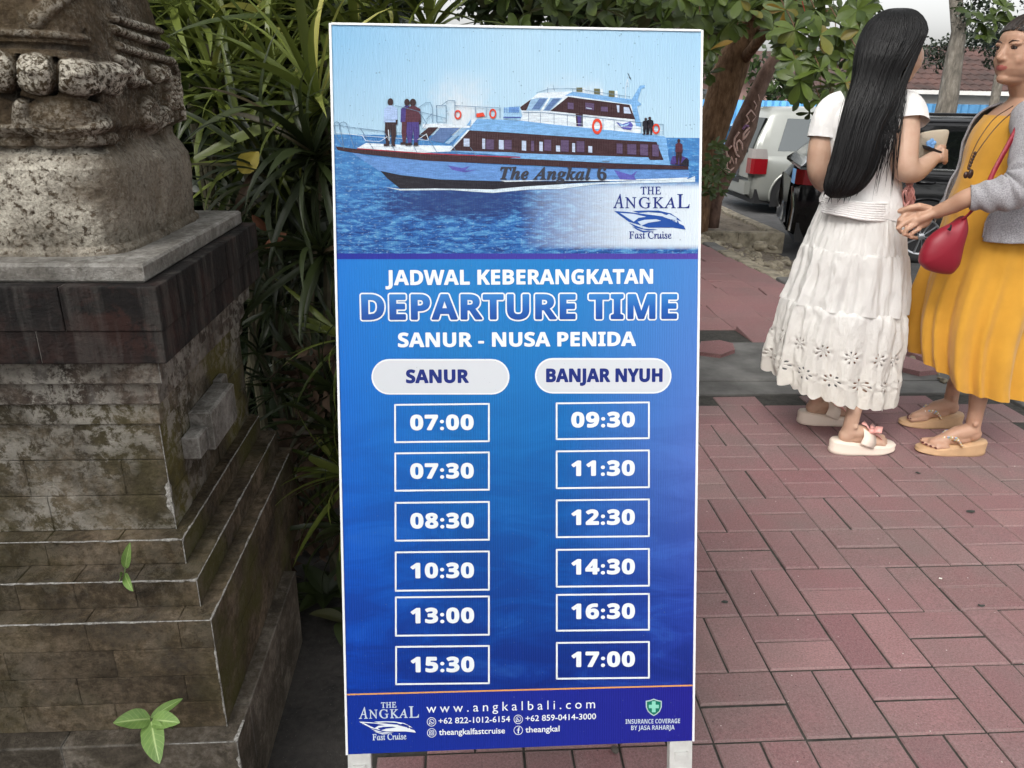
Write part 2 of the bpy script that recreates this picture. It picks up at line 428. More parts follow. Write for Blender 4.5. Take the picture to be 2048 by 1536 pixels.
# raised planter bed with stone kerb, holding the leaning trees
pl = empty('planter_bed', (3.2, 10.5, -.6), 'long low planter of pale yellowish kerb stones under the leaning trees', 'planter')
for k in range(5):
    mb = MB(); x1 = 4.22-k*.62; mb.box(x1-.612, x1, 9.60, 9.75, -.62, -.335+rnd.uniform(-.006, .006), c=.012); mb.build('kerb_block', M_kerb, pl)
for k in range(7):
    mb = MB(); y0 = 9.756+k*.62; mb.box(4.07, 4.22, y0, y0+.612, -.62, -.335+rnd.uniform(-.006, .006), c=.012); mb.build('kerb_block', M_kerb, pl)
V = []; nx, ny = 30, 40
for j in range(ny):
    for i in range(nx):
        X = 1.1+(4.07-1.1)*i/(nx-1); Y = 9.755+4.3*j/(ny-1); V.append((X, Y, -.37+.12*(fbm(np.array([[X, Y, 0]]), 1.6, 4, 9)[0]-.45)))
build('planter_soil', V, grid_faces(nx, ny), M_dirt, pl, True)
# dark soil strip left of the pavement
V = []; nx, ny = 60, 90
for j in range(ny):
    for i in range(nx):
        X = -2.6+(2.39)*i/(nx-1); Y = -.5+8.5*j/(ny-1)
        V.append((X, Y, -.012+.02*(fbm(np.array([[X, Y, 0]]), 7, 4, 2)[0]-.5)))
tag(build('soil_bed', V, grid_faces(nx, ny), M_soil, smooth=True), kind='structure')
# litter on the pavement: grey leaf scraps and a stone under the banner
M_scrap = simple('dry leaf scrap', (.035, .04, .035), .8); M_pale = simple('pale scrap', (.6, .58, .52), .8)
def flat_bit(px, py, r, mat, label, cat='leaf'):
    q = AZ(px, py, .004); n = 9; V = [(q[0], q[1], .006)]
    a0 = rnd.uniform(0, 6)
    for k in range(n): a = a0+2*PI*k/n; rr = r*rnd.uniform(.7, 1.1); V.append((q[0]+rr*math.cos(a), q[1]+rr*.55*math.sin(a), .003+rnd.uniform(0, .004)))
    o = build('leaf_scrap' if cat == 'leaf' else 'paper_scrap', V, [(0, 1+k, 1+(k+1) % n) for k in range(n)], mat); tag(o, label, cat)
flat_bit(1449, 1204, .011, M_scrap, 'small dark green leaf scrap on a brick nearest the banner edge')
flat_bit(1942, 1023, .017, M_scrap, 'dark oval stain-like leaf scrap on the bricks below the beaded sandals')
flat_bit(1962, 1211, .011, M_scrap, 'dark crumpled leaf scrap on the bricks at the right, midway down')
flat_bit(1836, 946, .012, M_scrap, 'small dark leaf scrap between the two women just before their feet')
flat_bit(1881, 1157, .006, M_pale, 'tiny white paper scrap on the pink bricks at the right', 'scrap')
mb = MB(); q = AZ(1229, 1503, 0); rock((q[0], q[1], .006), .009, mb, 3); tag(mb.build('pebble', simple('pebble', (.08, .07, .06), .8)), 'small grey pebble on the bricks just under the banner', 'pebble')
# ------------------------------------------------------------------ stone pedestal and statue
def stone_mat(name, cols, s=7, light=None, light_amt=.3, light_s=22, moss=None, lime=1.0, side_moss=0, bstr=.8, zl=None, rand=.25, streak=0):
    m = N(name); p = m.pos()
    n1 = m.noise(p, s, 8, .65); k = len(cols)
    nf = m.noise(p, s*9, 6, .7); n1 = m.math('ADD', m.math('MULTIPLY', n1, .6), m.math('MULTIPLY', nf, .4))
    c = m.ramp(n1, [(.36+.28*i/(k-1), cols[i]) for i in range(k)])
    oi = m.n('ObjectInfo').outputs['Random']
    hv = m.n('HueSaturation'); m.l(m.rng(oi, 0, 1, 1-rand, 1+rand), hv.inputs['Value']); m.l(c, hv.inputs['Color']); c = hv.outputs[0]
    g = m.n('NewGeometry'); nrm = m.sep(g.outputs['Normal'])
    if moss:
        mk = m.ramp(m.noise(m.mapping(p, loc=(2, 1, 0)), 5.5, 6, .6), [(.45, 0), (.62, 1)])
        amt = m.math('ADD', m.math('MULTIPLY', m.rng(nrm[0], .3, .9, 0, 1), side_moss), .28)
        c = m.mix(m.math('MULTIPLY', mk, amt), c, moss)
    if light:
        mk = m.ramp(m.noise(p, light_s, 9, .78, .3), [(.46, 0), (.54, 1)])
        mk2 = m.ramp(m.noise(m.mapping(p, loc=(9, 4, 2)), 7 if zl else 5, 5, .65), [(.40, 0), (.60, 1)])
        f = m.math('MULTIPLY', m.math('MULTIPLY', mk, mk2), light_amt)
        if zl:
            z = m.sep(p)[2]; zz = m.math('ADD', z, m.rng(m.noise(p, 9, 6, .6), .3, .7, -.03, .03))
            band_ = m.ramp(m.rng(zz, 1.04, 1.36, 0, 1), [(0, .35), (.22, 1), (.56, 1), (.64, .0)])
            big_ = m.ramp(m.noise(m.mapping(p, loc=(1, 7, 3)), 11, 6, .6), [(.34, .12), (.56, 1)])
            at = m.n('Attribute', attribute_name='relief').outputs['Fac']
            fine = m.ramp(m.noise(p, 210, 5, .75), [(.44, 0), (.54, 1)])
            mkb = m.ramp(m.noise(p, 95, 8, .74, .3), [(.40, 0), (.50, 1)]); sidef = m.rng(nrm[0], .35, .8, 1, .35)
            f = m.math('MULTIPLY', m.math('MULTIPLY', m.math('ADD', m.math('MULTIPLY', m.math('MULTIPLY', mkb, fine), .35), m.math('MULTIPLY', mkb, .62)), m.math('MULTIPLY', band_, big_)), sidef)
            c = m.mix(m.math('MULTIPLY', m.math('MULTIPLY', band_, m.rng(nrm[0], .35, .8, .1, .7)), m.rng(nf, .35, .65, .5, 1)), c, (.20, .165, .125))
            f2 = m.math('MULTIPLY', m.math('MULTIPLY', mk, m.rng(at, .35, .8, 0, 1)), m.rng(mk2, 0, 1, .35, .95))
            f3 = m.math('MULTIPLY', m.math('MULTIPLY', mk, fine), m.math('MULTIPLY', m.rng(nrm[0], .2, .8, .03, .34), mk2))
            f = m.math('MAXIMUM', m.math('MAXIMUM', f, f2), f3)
            c = m.mix(m.rng(at, .30, .10, 0, .75), c, (.010, .008, .006))  # low parts of the carving darkened: recess shade put into the colour
        c = m.mix(f, c, light)
    if streak:
        st = m.noise(m.mapping(p, scale=(38, 38, 3.5)), 1, 5, .6)
        c = m.mix(m.math('MULTIPLY', m.ramp(st, [(.48, 0), (.64, 1)]), streak), c, (.16, .15, .135))
    if lime:
        bv = m.n('Bevel', samples=4); bv.inputs['Radius'].default_value = .006
        dt = m.n('VectorMath', operation='DOT_PRODUCT'); m.l(bv.outputs[0], dt.inputs[0]); m.l(g.outputs['Normal'], dt.inputs[1])
        e = m.math('MULTIPLY', m.math('SUBTRACT', 1.0, dt.outputs['Value']), m.rng(m.noise(p, 16, 6, .7), .38, .62, 0, 7))
        c = m.mix(m.ramp(e, [(.06, 0), (.45, lime)]), c, (.46, .45, .42))
    # rough matte stone, fine relief from the bump
    m.set(c, .88, Specular_IOR_Level=.3)
    h = m.math('ADD', m.noise(p, 75, 7, .65), m.math('MULTIPLY', m.noise(p, 260, 4, .6), .45))
    bp_ = m.bump(h, bstr, .007)
    if not zl:
        b2 = m.n('Bevel', samples=3); b2.inputs['Radius'].default_value = .0035; m.l(b2.outputs[0], bp_.inputs['Normal'])
    return m.mat
DK = [(.011, .008, .0045), (.055, .040, .023), (.17, .13, .088)]
M_step = stone_mat('mossy step stone', DK, light=(.22, .19, .15), light_amt=.22, moss=(.060, .055, .014), side_moss=.9, lime=0)
M_dado = stone_mat('mottled pedestal stone', [(.014, .011, .007), (.055, .044, .028), (.15, .12, .085)], light=(.34, .32, .28), light_amt=.75, light_s=30, moss=(.095, .082, .022), side_moss=1.1, lime=0)
M_band = stone_mat('weathered band stone', [(.018, .013, .010), (.058, .044, .034), (.16, .13, .105)], light=(.42, .40, .35), light_amt=.6, light_s=34, lime=0, streak=.5)
M_blk = stone_mat('blackened moulding stone', [(.0055, .005, .005), (.013, .011, .0105), (.028, .021, .018)], light=(.09, .030, .020), light_amt=.28, light_s=9, lime=0, streak=.22, rand=.35)
M_slab = stone_mat('pale lichen slab', [(.07, .065, .055), (.16, .148, .13), (.30, .285, .26)], s=12, light=(.46, .45, .42), light_amt=.5, light_s=40, lime=.5)
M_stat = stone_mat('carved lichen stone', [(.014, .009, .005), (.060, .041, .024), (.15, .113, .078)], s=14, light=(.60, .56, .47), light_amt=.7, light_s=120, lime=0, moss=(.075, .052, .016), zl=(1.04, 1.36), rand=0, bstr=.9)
M_foot = stone_mat('grey footing stone', [(.03, .024, .016), (.085, .070, .052), (.19, .165, .135)], s=8, light=(.03, .024, .016), light_amt=.8, light_s=14, lime=.2)

PX0, PY0, PY1 = -.53, 1.24, 1.76; PXL = -1.05
ped = empty('statue_pedestal', (-.79, 1.5, 0), 'tall stepped dark stone pedestal, mossy and lime-stained, left of the blue banner', 'pedestal')
def course(o, z0, z1, mat, L, name='stone_block', c=.003, seed=0, rows=1, jit=.0005, off=.4, back=True, oy=None, yb=None):
    """one course of blocks round the square core; o = how far it stands out from the dado"""
    r = random.Random(seed*31+5); dz = (z1-z0)/rows
    xa, xb, ya, yb = PXL-o, PX0+o, PY0-(o if oy is None else oy), (PY1+o if yb is None else yb)
    T = .09
    for k in range(rows):
        a, b = z0+k*dz, z0+(k+1)*dz; g = .0010 if mat is M_blk else .0004
        # front, from the corner leftwards
        x = xb; i = 0
        while x > xa+.02:
            l = L*r.uniform(.75, 1.25)*((off if (k % 2) else 1) if i == 0 else 1)
            x2 = max(xa, x-l); x2 = xa if x2-xa < .05 else x2
            mb = MB(); j = r.uniform(-jit, jit); mb.box(x2+g, x-(g if i else 0), ya+j, ya+T, a+g*(k > 0), b-g*(k < rows-1), c=min(c, .0012)); mb.build(name, mat, ped); x = x2; i += 1
        y = ya+T; i = 0
        while y < yb-.02:
            l = L*r.uniform(.75, 1.25)*(off if (k % 2 and i == 0) else 1)
            y2 = min(yb, y+l); y2 = yb if yb-y2 < .06 else y2
            mb = MB(); j = r.uniform(-jit, jit); mb.box(xb-T, xb+j, y+g, y2-g, a+g*(k > 0), b-g*(k < rows-1), c=min(c, .0012)); mb.build(name, mat, ped); y = y2; i += 1
core = MB(); core.box(PXL+.03, PX0-.03, PY0+.03, PY1-.03, -.05, 1.03)
core.box(PXL-.11, PX0+.06, PY0-.14, 1.78, -.05, .20); core.box(PXL-.07, PX0+.03, PY0-.10, PY1+.02, .2, .445); core.box(PXL-.03, PX0+.01, PY0-.03, PY1+.02, .44, .552)
core.build('core', M_step, ped)
course(.116, -.05, .206, M_foot, .34, seed=1, c=.004, oy=.166, yb=1.60)
for k, (o, oy, a, b, L, rows) in enumerate(((.088, .129, .2065, .449, .155, 4), (.058, .089, .4495, .505, .10, 1), (.023, .037, .5055, .556, .12, 1))):
    course(o, a, b, M_step, L, seed=20+k, rows=rows, oy=oy, yb=(1.80, 1.785, 1.765)[k])
course(0, .5565, .7715, M_dado, .19, seed=7, rows=3, jit=.0015)
course(.006, .772, .812, M_dado, .17, seed=8)
course(.013, .8125, .8545, M_band, .2, seed=9)
course(.026, .855, .899, M_band, .16, seed=10)
course(.0495, .8995, .9545, M_blk, .19, seed=11, c=.002)
course(.0515, .955, 1.0275, M_blk, .13, seed=13, c=.003)
tb = MB(); tb.box(PXL-.030, PX0+.0478, PY0-.0478, PY1+.0478, .901, 1.0262); tb.build('mortar', simple('pale mortar', (.24, .22, .20), .95, var=.5, scale=60), ped)
sl_ = MB(); sl_.box(PXL-.027, PX0+.027, PY0-.027, PY1+.025, 1.028, 1.0585, c=.004)
o = sl_.build('slab', M_slab, ped)
# lime efflorescence running down the stepped corners: irregular thin crusts
m = N('lime crust'); m.set(m.ramp(m.noise(m.pos(), 130, 6, .75), [(.34, (.06, .052, .04)), (.5, (.26, .25, .23)), (.66, (.46, .45, .42))]), .95); m.bump(m.noise(m.pos(), 300, 4), .6, .002); M_lime = m.mat
def crust(P, d1, d2, w0, seed, fade=0.0, thick=.0012):
    """thin irregular lime crust along an edge: spreads w in direction d1 (one face) and d2 (other face)"""
    P = smooth_line(P, .003); n = len(P); A = np.array(P); d1, d2 = np.array(d1, float), np.array(d2, float)
    s = np.arange(n)*.003; q = np.stack([s, s*0+seed*7.3, s*0], 1)
    brk = smoothstep(.40, .52, fbm(q+9, 9, 4, seed+2)); a = w0*brk*np.clip(.15+2.4*(fbm(q, 60, 4, seed)-.36), .04, 2.4); b = w0*brk*np.clip(.15+2.6*(fbm(q+3, 46, 4, seed+5)-.38), .03, 2.6)
    if fade: k = np.clip(s/fade, 0, 1) if fade > 0 else np.clip((s[-1]-s)/(-fade), 0, 1); a *= 1.6-k; b *= 1.8-k*1.1
    nn = thick; o = (-d1-d2)*nn
    V = np.concatenate([A+d1*a[:, None]+(-d2)*.0004, A+d1*a[:, None]*.6-d2*nn, A+o*.8, A+d2*b[:, None]*.6-d1*nn, A+d2*b[:, None]-d1*.0004])
    F_ = [(j*n+i, j*n+i+1, (j+1)*n+i+1, (j+1)*n+i) for j in range(4) for i in range(n-1)]
    return V, F_
def smooth_line(P, st):
    out = []
    for a, b in zip(P[:-1], P[1:]):
        a, b = np.array(a, float), np.array(b, float); k = max(1, int(np.linalg.norm(b-a)/st))
        for i in range(k): out.append(a+(b-a)*i/k)
    return out+[np.array(P[-1], float)]
def crusts():
    for k, (o, oy, z, zb) in enumerate(((.088, .129, .449, .2065), (.058, .089, .505, .4495), (.023, .037, .556, .5055))):
        x, y = PX0+o, PY0-oy; mb = MB()
        mb.add(*crust([(x, y, z), (PXL-o, y, z)], (0, 0, -1), (0, 1, 0), .0042, 3*k+1, .05))
        mb.add(*crust([(x, y, z), (x, 1.76, z)], (0, 0, -1), (-1, 0, 0), .0040, 3*k+2, .05))
        mb.add(*crust([(x, y, z), (x, y, zb)], (-1, 0, 0), (0, 1, 0), .0050, 3*k+3, .04))
        mb.build('lime_crust', M_lime, ped)
    mb = MB(); x, y = PX0+.116, PY0-.166
    mb.add(*crust([(x, y, .206), (x-.12, y, .206)], (0, 0, -1), (0, 1, 0), .005, 31, .06)); mb.add(*crust([(x, y, .206), (x, y+.05, .206)], (0, 0, -1), (-1, 0, 0), .006, 32, .05)); mb.add(*crust([(x, y, .206), (x, y, .02)], (-1, 0, 0), (0, 1, 0), .006, 33, .1)); mb.build('lime_crust', M_lime, ped)
    mb = MB(); mb.add(*crust([(PX0, PY0, .768), (PX0, PY0, .64)], (-1, 0, 0), (0, 1, 0), .030, 47, -.08)); mb.add(*crust([(PX0, PY0, .66), (PX0, PY0, .5565)], (-1, 0, 0), (0, 1, 0), .010, 41, 0)); mb.build('lime_crust', M_lime, ped)
    mb = MB(); mb.add(*crust([(PX0+.026, PY0-.026, .899), (PX0+.026, PY0-.026, .856)], (-1, 0, 0), (0, 1, 0), .004, 42, 0)); mb.build('lime_crust', M_lime, ped)
crusts()
# stepped boss on the right-hand face
bs = MB()
bs.box(PX0, PX0+.044, 1.375, 1.530, .650, .735, c=.004); bs.box(PX0, PX0+.032, 1.325, 1.3745, .655, .705, c=.004); bs.box(PX0, PX0+.018, 1.5355, 1.575, .66, .74, c=.003)
bs.build('boss', M_slab, ped)

# carved figure base: one continuous carved block
st = empty('stone_statue', (-.79, 1.5, 1.0585), 'weathered grey stone statue base carved with petals and scrolls, lichen-spotted, standing on the pedestal', 'statue')
ZS = [1.052, 1.064, 1.072, 1.12, 1.168, 1.195, 1.210, 1.232, 1.246, 1.258, 1.293, 1.347, 1.381, 1.428, 1.48, 1.56, 1.7, 1.85]
HS = [.236, .234, .2275, .2300, .2322, .2300, .2230, .2090, .2100, .2220, .2205, .2215, .2135, .2070, .1975, .192, .17, .12]
nth, nz = 700, 520
zs = np.linspace(1.052, 1.85, 200); zs = np.concatenate([np.linspace(1.052, 1.50, nz-60), np.linspace(1.502, 1.85, 60)])
hs_ = np.interp(zs, ZS, HS)
# arc-length-even parametrisation of a rounded square
tt = np.linspace(0, 2*PI, 20001); e_ = 2/6.5
cx_ = np.sign(np.cos(tt))*np.abs(np.cos(tt))**e_; sx_ = np.sign(np.sin(tt))*np.abs(np.sin(tt))**e_
ds = np.concatenate([[0], np.cumsum(np.hypot(np.diff(cx_), np.diff(sx_)))]); qs = np.linspace(0, ds[-1], nth+1)[:-1]
ux = np.interp(qs, ds, cx_); uy = np.interp(qs, ds, sx_)
Zg = np.repeat(zs, nth); Hg = np.repeat(hs_, nth); X = -.79+Hg*np.tile(ux, nz); Y = 1.5+Hg*np.tile(uy, nz)
P_ = np.stack([X, Y, Zg], -1)
nx_ = np.roll(uy, -1)-np.roll(uy, 1); ny_ = -(np.roll(ux, -1)-np.roll(ux, 1)); ll = np.hypot(nx_, ny_)+1e-9; nx_ /= ll; ny_ /= ll
NX, NY = np.tile(nx_, nz), np.tile(ny_, nz)
D = np.zeros(len(P_))
YF, XS = 1.278, -.562
def FR(px, py): return AY(px, py, YF)
def SD(px, py): return AX(px, py, XS)
def bump_at(c, r, amp, pw=.5, mode='max', ang=0):
    """raised boss centred at c with radii r (along face, height)"""
    global D
    front = abs(c[1]-YF) < .03
    d = P_-c; a = d[:, 0] if front else d[:, 1]; b = d[:, 2]
    if ang: a, b = a*math.cos(ang)+b*math.sin(ang), -a*math.sin(ang)+b*math.cos(ang)
    off = d[:, 1] if front else d[:, 0]
    q = (a/r[0])**2+(b/r[1])**2; msk = (q < 1) & (np.abs(off) < .09)
    v = np.zeros(len(P_)); v[msk] = amp*(1-q[msk])**pw
    D = np.where(msk, (np.maximum(D, v) if amp > 0 and mode == 'max' else D+v), D)
def ridge(path, w, amp):
    global D
    P2 = [np.asarray(p) for p in path]; best = np.full(len(P_), 9.); front = abs(P2[0][1]-YF) < .03; ix = [0, 2] if front else [1, 2]
    on = (np.abs(P_[:, 1]-YF) < .10) & (NY < -.25) if front else (np.abs(P_[:, 0]-XS) < .09) & (NX > .3)
    sel = np.where(on & (P_[:, 2] < 1.6))[0]; Q = P_[sel][:, ix]
    for a, b in zip(P2[:-1], P2[1:]):
        a, b = a[ix], b[ix]; ab = b-a; t = np.clip(((Q-a)@ab)/(ab@ab), 0, 1); dd = np.linalg.norm(Q-(a+t[:, None]*ab), axis=1); best[sel] = np.minimum(best[sel], dd)
    m_ = best < w; v = amp*np.sqrt(np.clip(1-(best/w)**2, 0, 1))
    D = np.where(m_, (np.maximum(D, v) if amp > 0 else D+v), D)
# petal garland
for px, py, rx, rz_ in ((-70, 138, 32, 30), (-8, 142, 32, 32), (73, 148, 32, 31), (138, 154, 30, 28), (205, 164, 32, 31), (172, 150, 24, 22)):
    c = FR(px, py); bump_at(c, (rx*.00108, rz_*.00100), .021, .40)
    bump_at(c+np.array([0, 0, .004]), (rx*.00050, rz_*.00048), .026, .6)
ridge([FR(-80, 168), FR(0, 188), FR(85, 212), FR(150, 222), FR(215, 200)], .006, -.006)
for x_, y_ in ((36, 150), (106, 156), (171, 166)): ridge([FR(x_-3, y_-36), FR(x_+3, y_-10), FR(x_, y_+20), FR(x_-8, y_+40)], .0050, -.016)
# swagged drapes with rolled rims
ridge([FR(-60, 200), FR(-20, 262), FR(40, 262), FR(40, 215)], .011, .010)
ridge([FR(44, 210), FR(45, 235), FR(66, 264), FR(110, 272), FR(160, 262), FR(196, 240), FR(200, 212)], .010, .011)
for px, py in ((120, 235),): bump_at(FR(px, py), (.055, .032), .008, .8)
ridge([FR(203, 212), FR(210, 240), FR(232, 262), FR(262, 272)], .014, .015); bump_at(FR(240, 245), (.034, .026), .018, ang=-.7)
bump_at(FR(97, 284), (.030, .012), .009); bump_at(FR(161, 283), (.026, .012), .009); bump_at(FR(20, 286), (.028, .010), .007)
ridge([FR(-80, 300), FR(60, 302), FR(200, 304), FR(300, 300)], .007, -.005)
# upper ledges
ridge([FR(-80, 60), FR(100, 68), FR(210, 78)], .006, .005); ridge([FR(-80, 88), FR(100, 92), FR(230, 104)], .005, -.004)
ridge([FR(136, 0), FR(138, 22), FR(139, 60)], .0055, -.012); ridge([FR(60, 40), FR(80, 10), FR(96, -20)], .012, .006)
# corner mask: scrolls, bands and scales on the side
for (a, b) in (((246, 36), (335, 62)), ((244, 58), (345, 92)), ((248, 92), (352, 122))):
    ridge([SD(*a), SD((a[0]+b[0])/2, (a[1]+b[1])/2+2), SD(*b)], .008, .012)
for k, (px, py, r1, ang) in enumerate(((300, 225, .030, .3), (318, 240, .026, .3), (330, 232, .020, .2), (312, 148, .018, 0), (328, 144, .016, 0), (268, 150, .020, .8))):
    c = SD(px, py); bump_at(c, (r1*1.25, r1), .017, .5, ang=ang); bump_at(c, (r1*.62, r1*.5), -.008, .8, mode='add')
ridge([SD(240, 118), SD(252, 140), SD(262, 160), SD(292, 168)], .008, .014)
ridge([SD(250, 118), SD(268, 130), SD(284, 158)], .006, .010)
for r_ in range(7):
    for q_ in range(3): bump_at(SD(338+q_*8+(r_ % 2)*4, 158+r_*9), (.012, .0085), .011, .7)
ridge([SD(352, 120), SD(364, 150), SD(368, 200), SD(376, 240)], .008, .012)
# worn bulge below with an upright ridge
ridge([SD(318, 320), SD(326, 380), SD(322, 440)], .022, .006)
nz_ = fbm(P_, 24, 4, 4)-.5; n2_ = fbm(P_, 90, 3, 8)-.5
D = D*1.3+nz_*.006+n2_*.0035
band = smoothstep(1.215, 1.235, Zg); D += band*(fbm(P_, 55, 3, 5)-.5)*.006
X2 = X+NX*D; Y2 = Y+NY*D
Fg = grid_faces(nth, nz, True); Fg.append(tuple((nz-1)*nth+k for k in range(nth)))
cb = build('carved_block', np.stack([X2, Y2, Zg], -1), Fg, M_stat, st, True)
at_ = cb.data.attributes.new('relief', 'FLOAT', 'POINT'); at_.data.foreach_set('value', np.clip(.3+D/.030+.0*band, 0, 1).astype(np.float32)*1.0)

# seedlings rooted in the pedestal joints
m = N('seedling leaf'); p = m.n('TexCoord').outputs['Object']; uvn = m.n('UVMap').outputs[0]; us = m.sep(uvn)
c = m.ramp(m.noise(m.pos(), 40, 4), [(.3, (.10, .18, .042)), (.7, (.17, .28, .07))])
vein = m.math('ABSOLUTE', m.math('SUBTRACT', us[0], .5)); c = m.mix(m.ramp(vein, [(.02, .7), (.05, 0)]), c, (.42, .52, .22))
side = m.math('FRACT', m.math('ADD', m.math('MULTIPLY', us[1], 7), m.math('MULTIPLY', vein, -4))); c = m.mix(m.ramp(side, [(.05, .35), (.14, 0)]), c, (.36, .46, .18))
m.set(c, .45); M_seed = m.mat; M_stemg = simple('seedling stem', (.10, .15, .05), .6)
def broad_leaf(name, base, tip, width, mat, parent, droop=.15, up=(0, 0, 1), wave=.0, nu=7, nv=12):
    base, tip = np.asarray(base, float), np.asarray(tip, float); ax = tip-base; L = np.linalg.norm(ax); ax /= L
    s_ = np.cross(ax, np.asarray(up, float)); s_ /= np.linalg.norm(s_); n_ = np.cross(s_, ax); V = []; U = []
    for j in range(nv):
        t = j/(nv-1); w = width*math.sin(PI*min(1, t*.97+.02)**.8)**.75*(1 if t < .97 else .5)
        for i in range(nu):
            a = i/(nu-1)*2-1
            V.append(base+ax*L*t+s_*w/2*a+n_*(-droop*L*t*t+abs(a)*w*.16+wave*math.sin(t*22+a*3)*abs(a))); U.append(((a+1)/2, t))
    return build(name, V, grid_faces(nu, nv), mat, parent, True, uv=U)
sd1 = empty('seedling', AY(250, 1150, 1.12), 'tiny two-leaved green seedling sprouting on the middle step of the pedestal', 'seedling')
b0 = AY(250, 1150, 1.130)
broad_leaf('leaf', AY(251, 1136, 1.125), AY(254, 1094, 1.10), .016, M_seed, sd1, up=(0, -1, .2))
broad_leaf('leaf', AY(246, 1148, 1.125), AY(233, 1160, 1.09), .014, M_seed, sd1, up=(0, -1, .4))
broad_leaf('leaf', AY(250, 1148, 1.12), AY(259, 1180, 1.08), .016, M_seed, sd1, up=(0, -1, .4))
mb = MB(); mb.tube([AY(250, 1152, 1.14), AY(249, 1146, 1.12), AY(251, 1134, 1.122)], .0011, 6); mb.build('stem', M_stemg, sd1)
sd2 = empty('seedling', AY(296, 1465, 1.09), 'larger four-leaved green seedling growing at the foot of the pedestal on the lowest ledge', 'seedling')
kk = AY(303, 1440, 1.04)
broad_leaf('leaf', AY(300, 1438, 1.035), AY(233, 1441, 1.0), .035, M_seed, sd2, up=(0, -.6, 1), wave=.0006)
broad_leaf('leaf', AY(305, 1440, 1.035), AY(352, 1442, 1.01), .031, M_seed, sd2, up=(0, -.6, 1), wave=.0006)
broad_leaf('leaf', AY(303, 1443, 1.03), AY(313, 1521, .96), .038, M_seed, sd2, up=(0, -.8, 1), wave=.0006)
broad_leaf('leaf', AY(297, 1447, 1.05), AY(283, 1486, 1.04), .016, M_seed, sd2, up=(0, -1, .4))
broad_leaf('leaf', AY(302, 1436, 1.04), AY(366, 1392, 1.085), .018, M_seed, sd2, up=(-.6, -1, .4))
mb = MB(); mb.tube([np.array([kk[0], 1.107, .21]), kk+np.array([0, .02, -.01]), kk], [.002, .0018, .0015], 6); mb.build('stem', M_stemg, sd2)
# ------------------------------------------------------------------ banner board on its frame
SGC = np.array([.09829, 1.15412, .84631]); LEAN = math.radians(17.106); SY = math.radians(-.2)
ex = np.array([math.cos(SY), math.sin(SY), .00715]); ex /= np.linalg.norm(ex)
ey = np.array([-math.sin(SY)*math.sin(LEAN), math.cos(SY)*math.sin(LEAN), math.cos(LEAN)]); ey -= ex*(ex@ey); ey /= np.linalg.norm(ey)
en = np.cross(ex, ey)       # points to the camera side
if en[1] > 0: en = -en
SW, SH = .6, 1.2045
def S(px, py, k=0):
    """point of the photograph's print on the board, k = layer of print"""
    d = ray(px, py); t = ((SGC-ORG)@en)/(d@en); q = ORG+d*t; return q+en*(.00012*k)
sg = empty('banner_stand', (SGC[0], SGC[1]-.2, 0), 'tall blue departure-time banner board of a fast boat line, leaning back on pale ridged legs', 'banner stand')
def bp(u, v, w): return SGC+ex*u+ey*v+en*w
def board(name, u0, u1, v0, v1, w0, w1, mat, parent):
    V = [bp(u, v, w) for w in (w0, w1) for u, v in ((u0, v0), (u1, v0), (u1, v1), (u0, v1))]
    return build(name, V, [(0, 3, 2, 1), (4, 5, 6, 7), (0, 1, 5, 4), (1, 2, 6, 5), (2, 3, 7, 6), (3, 0, 4, 7)], mat, parent)
M_trim = simple('white plastic edge', (.78, .79, .79), .4)
M_leg = simple('grey plastic leg', (.50, .50, .48), .55, var=.12, scale=40, bump=.3)
board('backing', -.299, .299, -.601, .601, -.016, -.0012, M_trim, sg)
for nm, a in (('edge_trim', (-SW/2-.0012, -SW/2+.0024, -SH/2, SH/2)), ('edge_trim', (SW/2-.0024, SW/2+.0012, -SH/2, SH/2)), ('edge_trim', (-SW/2+.0024, SW/2-.0024, SH/2-.0022, SH/2+.001))):
    board(nm, *a, -.017, .0022, M_trim, sg)
def VV(py, px=1040): return ((S(px, py)-SGC)@ey+SH/2)/SH
# print: picture above, blue below
def srgb(r, g, b, k=.74): return tuple(x*k for x in lin([r/255, g/255, b/255]))
m = N('banner print'); uv = m.n('UVMap').outputs[0]; s3 = m.sep(uv); U, Vv = s3[0], s3[1]
def col2(m, f, pts): return m.ramp(f, pts)
HOR = VV(270)       # sea horizon height on the board
skyc = m.mix(m.ramp(U, [(0, 0), (.5, .8), (1, .55)]), srgb(140, 196, 236), srgb(186, 220, 242))
skyc = m.mix(m.rng(Vv, .98, VV(250), 0, .55), skyc, srgb(196, 224, 240))
cl = m.noise(m.mapping(uv, scale=(7, 16, 1)), 1, 7, .6)
clm = m.math('MULTIPLY', m.ramp(cl, [(.46, 0), (.66, 1)]), m.math('MULTIPLY', m.ramp(Vv, [(VV(235), .9), (VV(190), .75), (VV(135), 0)]), m.ramp(U, [(.15, 0), (.28, 1), (.46, .9), (.55, 0), (.58, 1), (.70, 1), (.74, 0)])))
skyc = m.mix(clm, skyc, srgb(226, 232, 238))
w1 = m.noise(m.mapping(uv, scale=(22, 190, 1)), 1, 8, .68, .5); w2 = m.noise(m.mapping(uv, scale=(90, 380, 1)), 1, 4, .65)
seam = m.ramp(w1, [(.36, srgb(12, 50, 120)), (.5, srgb(28, 98, 176)), (.64, srgb(96, 166, 216))])
depth = m.rng(Vv, VV(460), HOR, 0, 1)
seam = m.mix(m.math('MULTIPLY', depth, .55), seam, srgb(80, 152, 214))
seam = m.mix(m.ramp(w2, [(.56, 0), (.72, .6)]), seam, srgb(176, 214, 238))
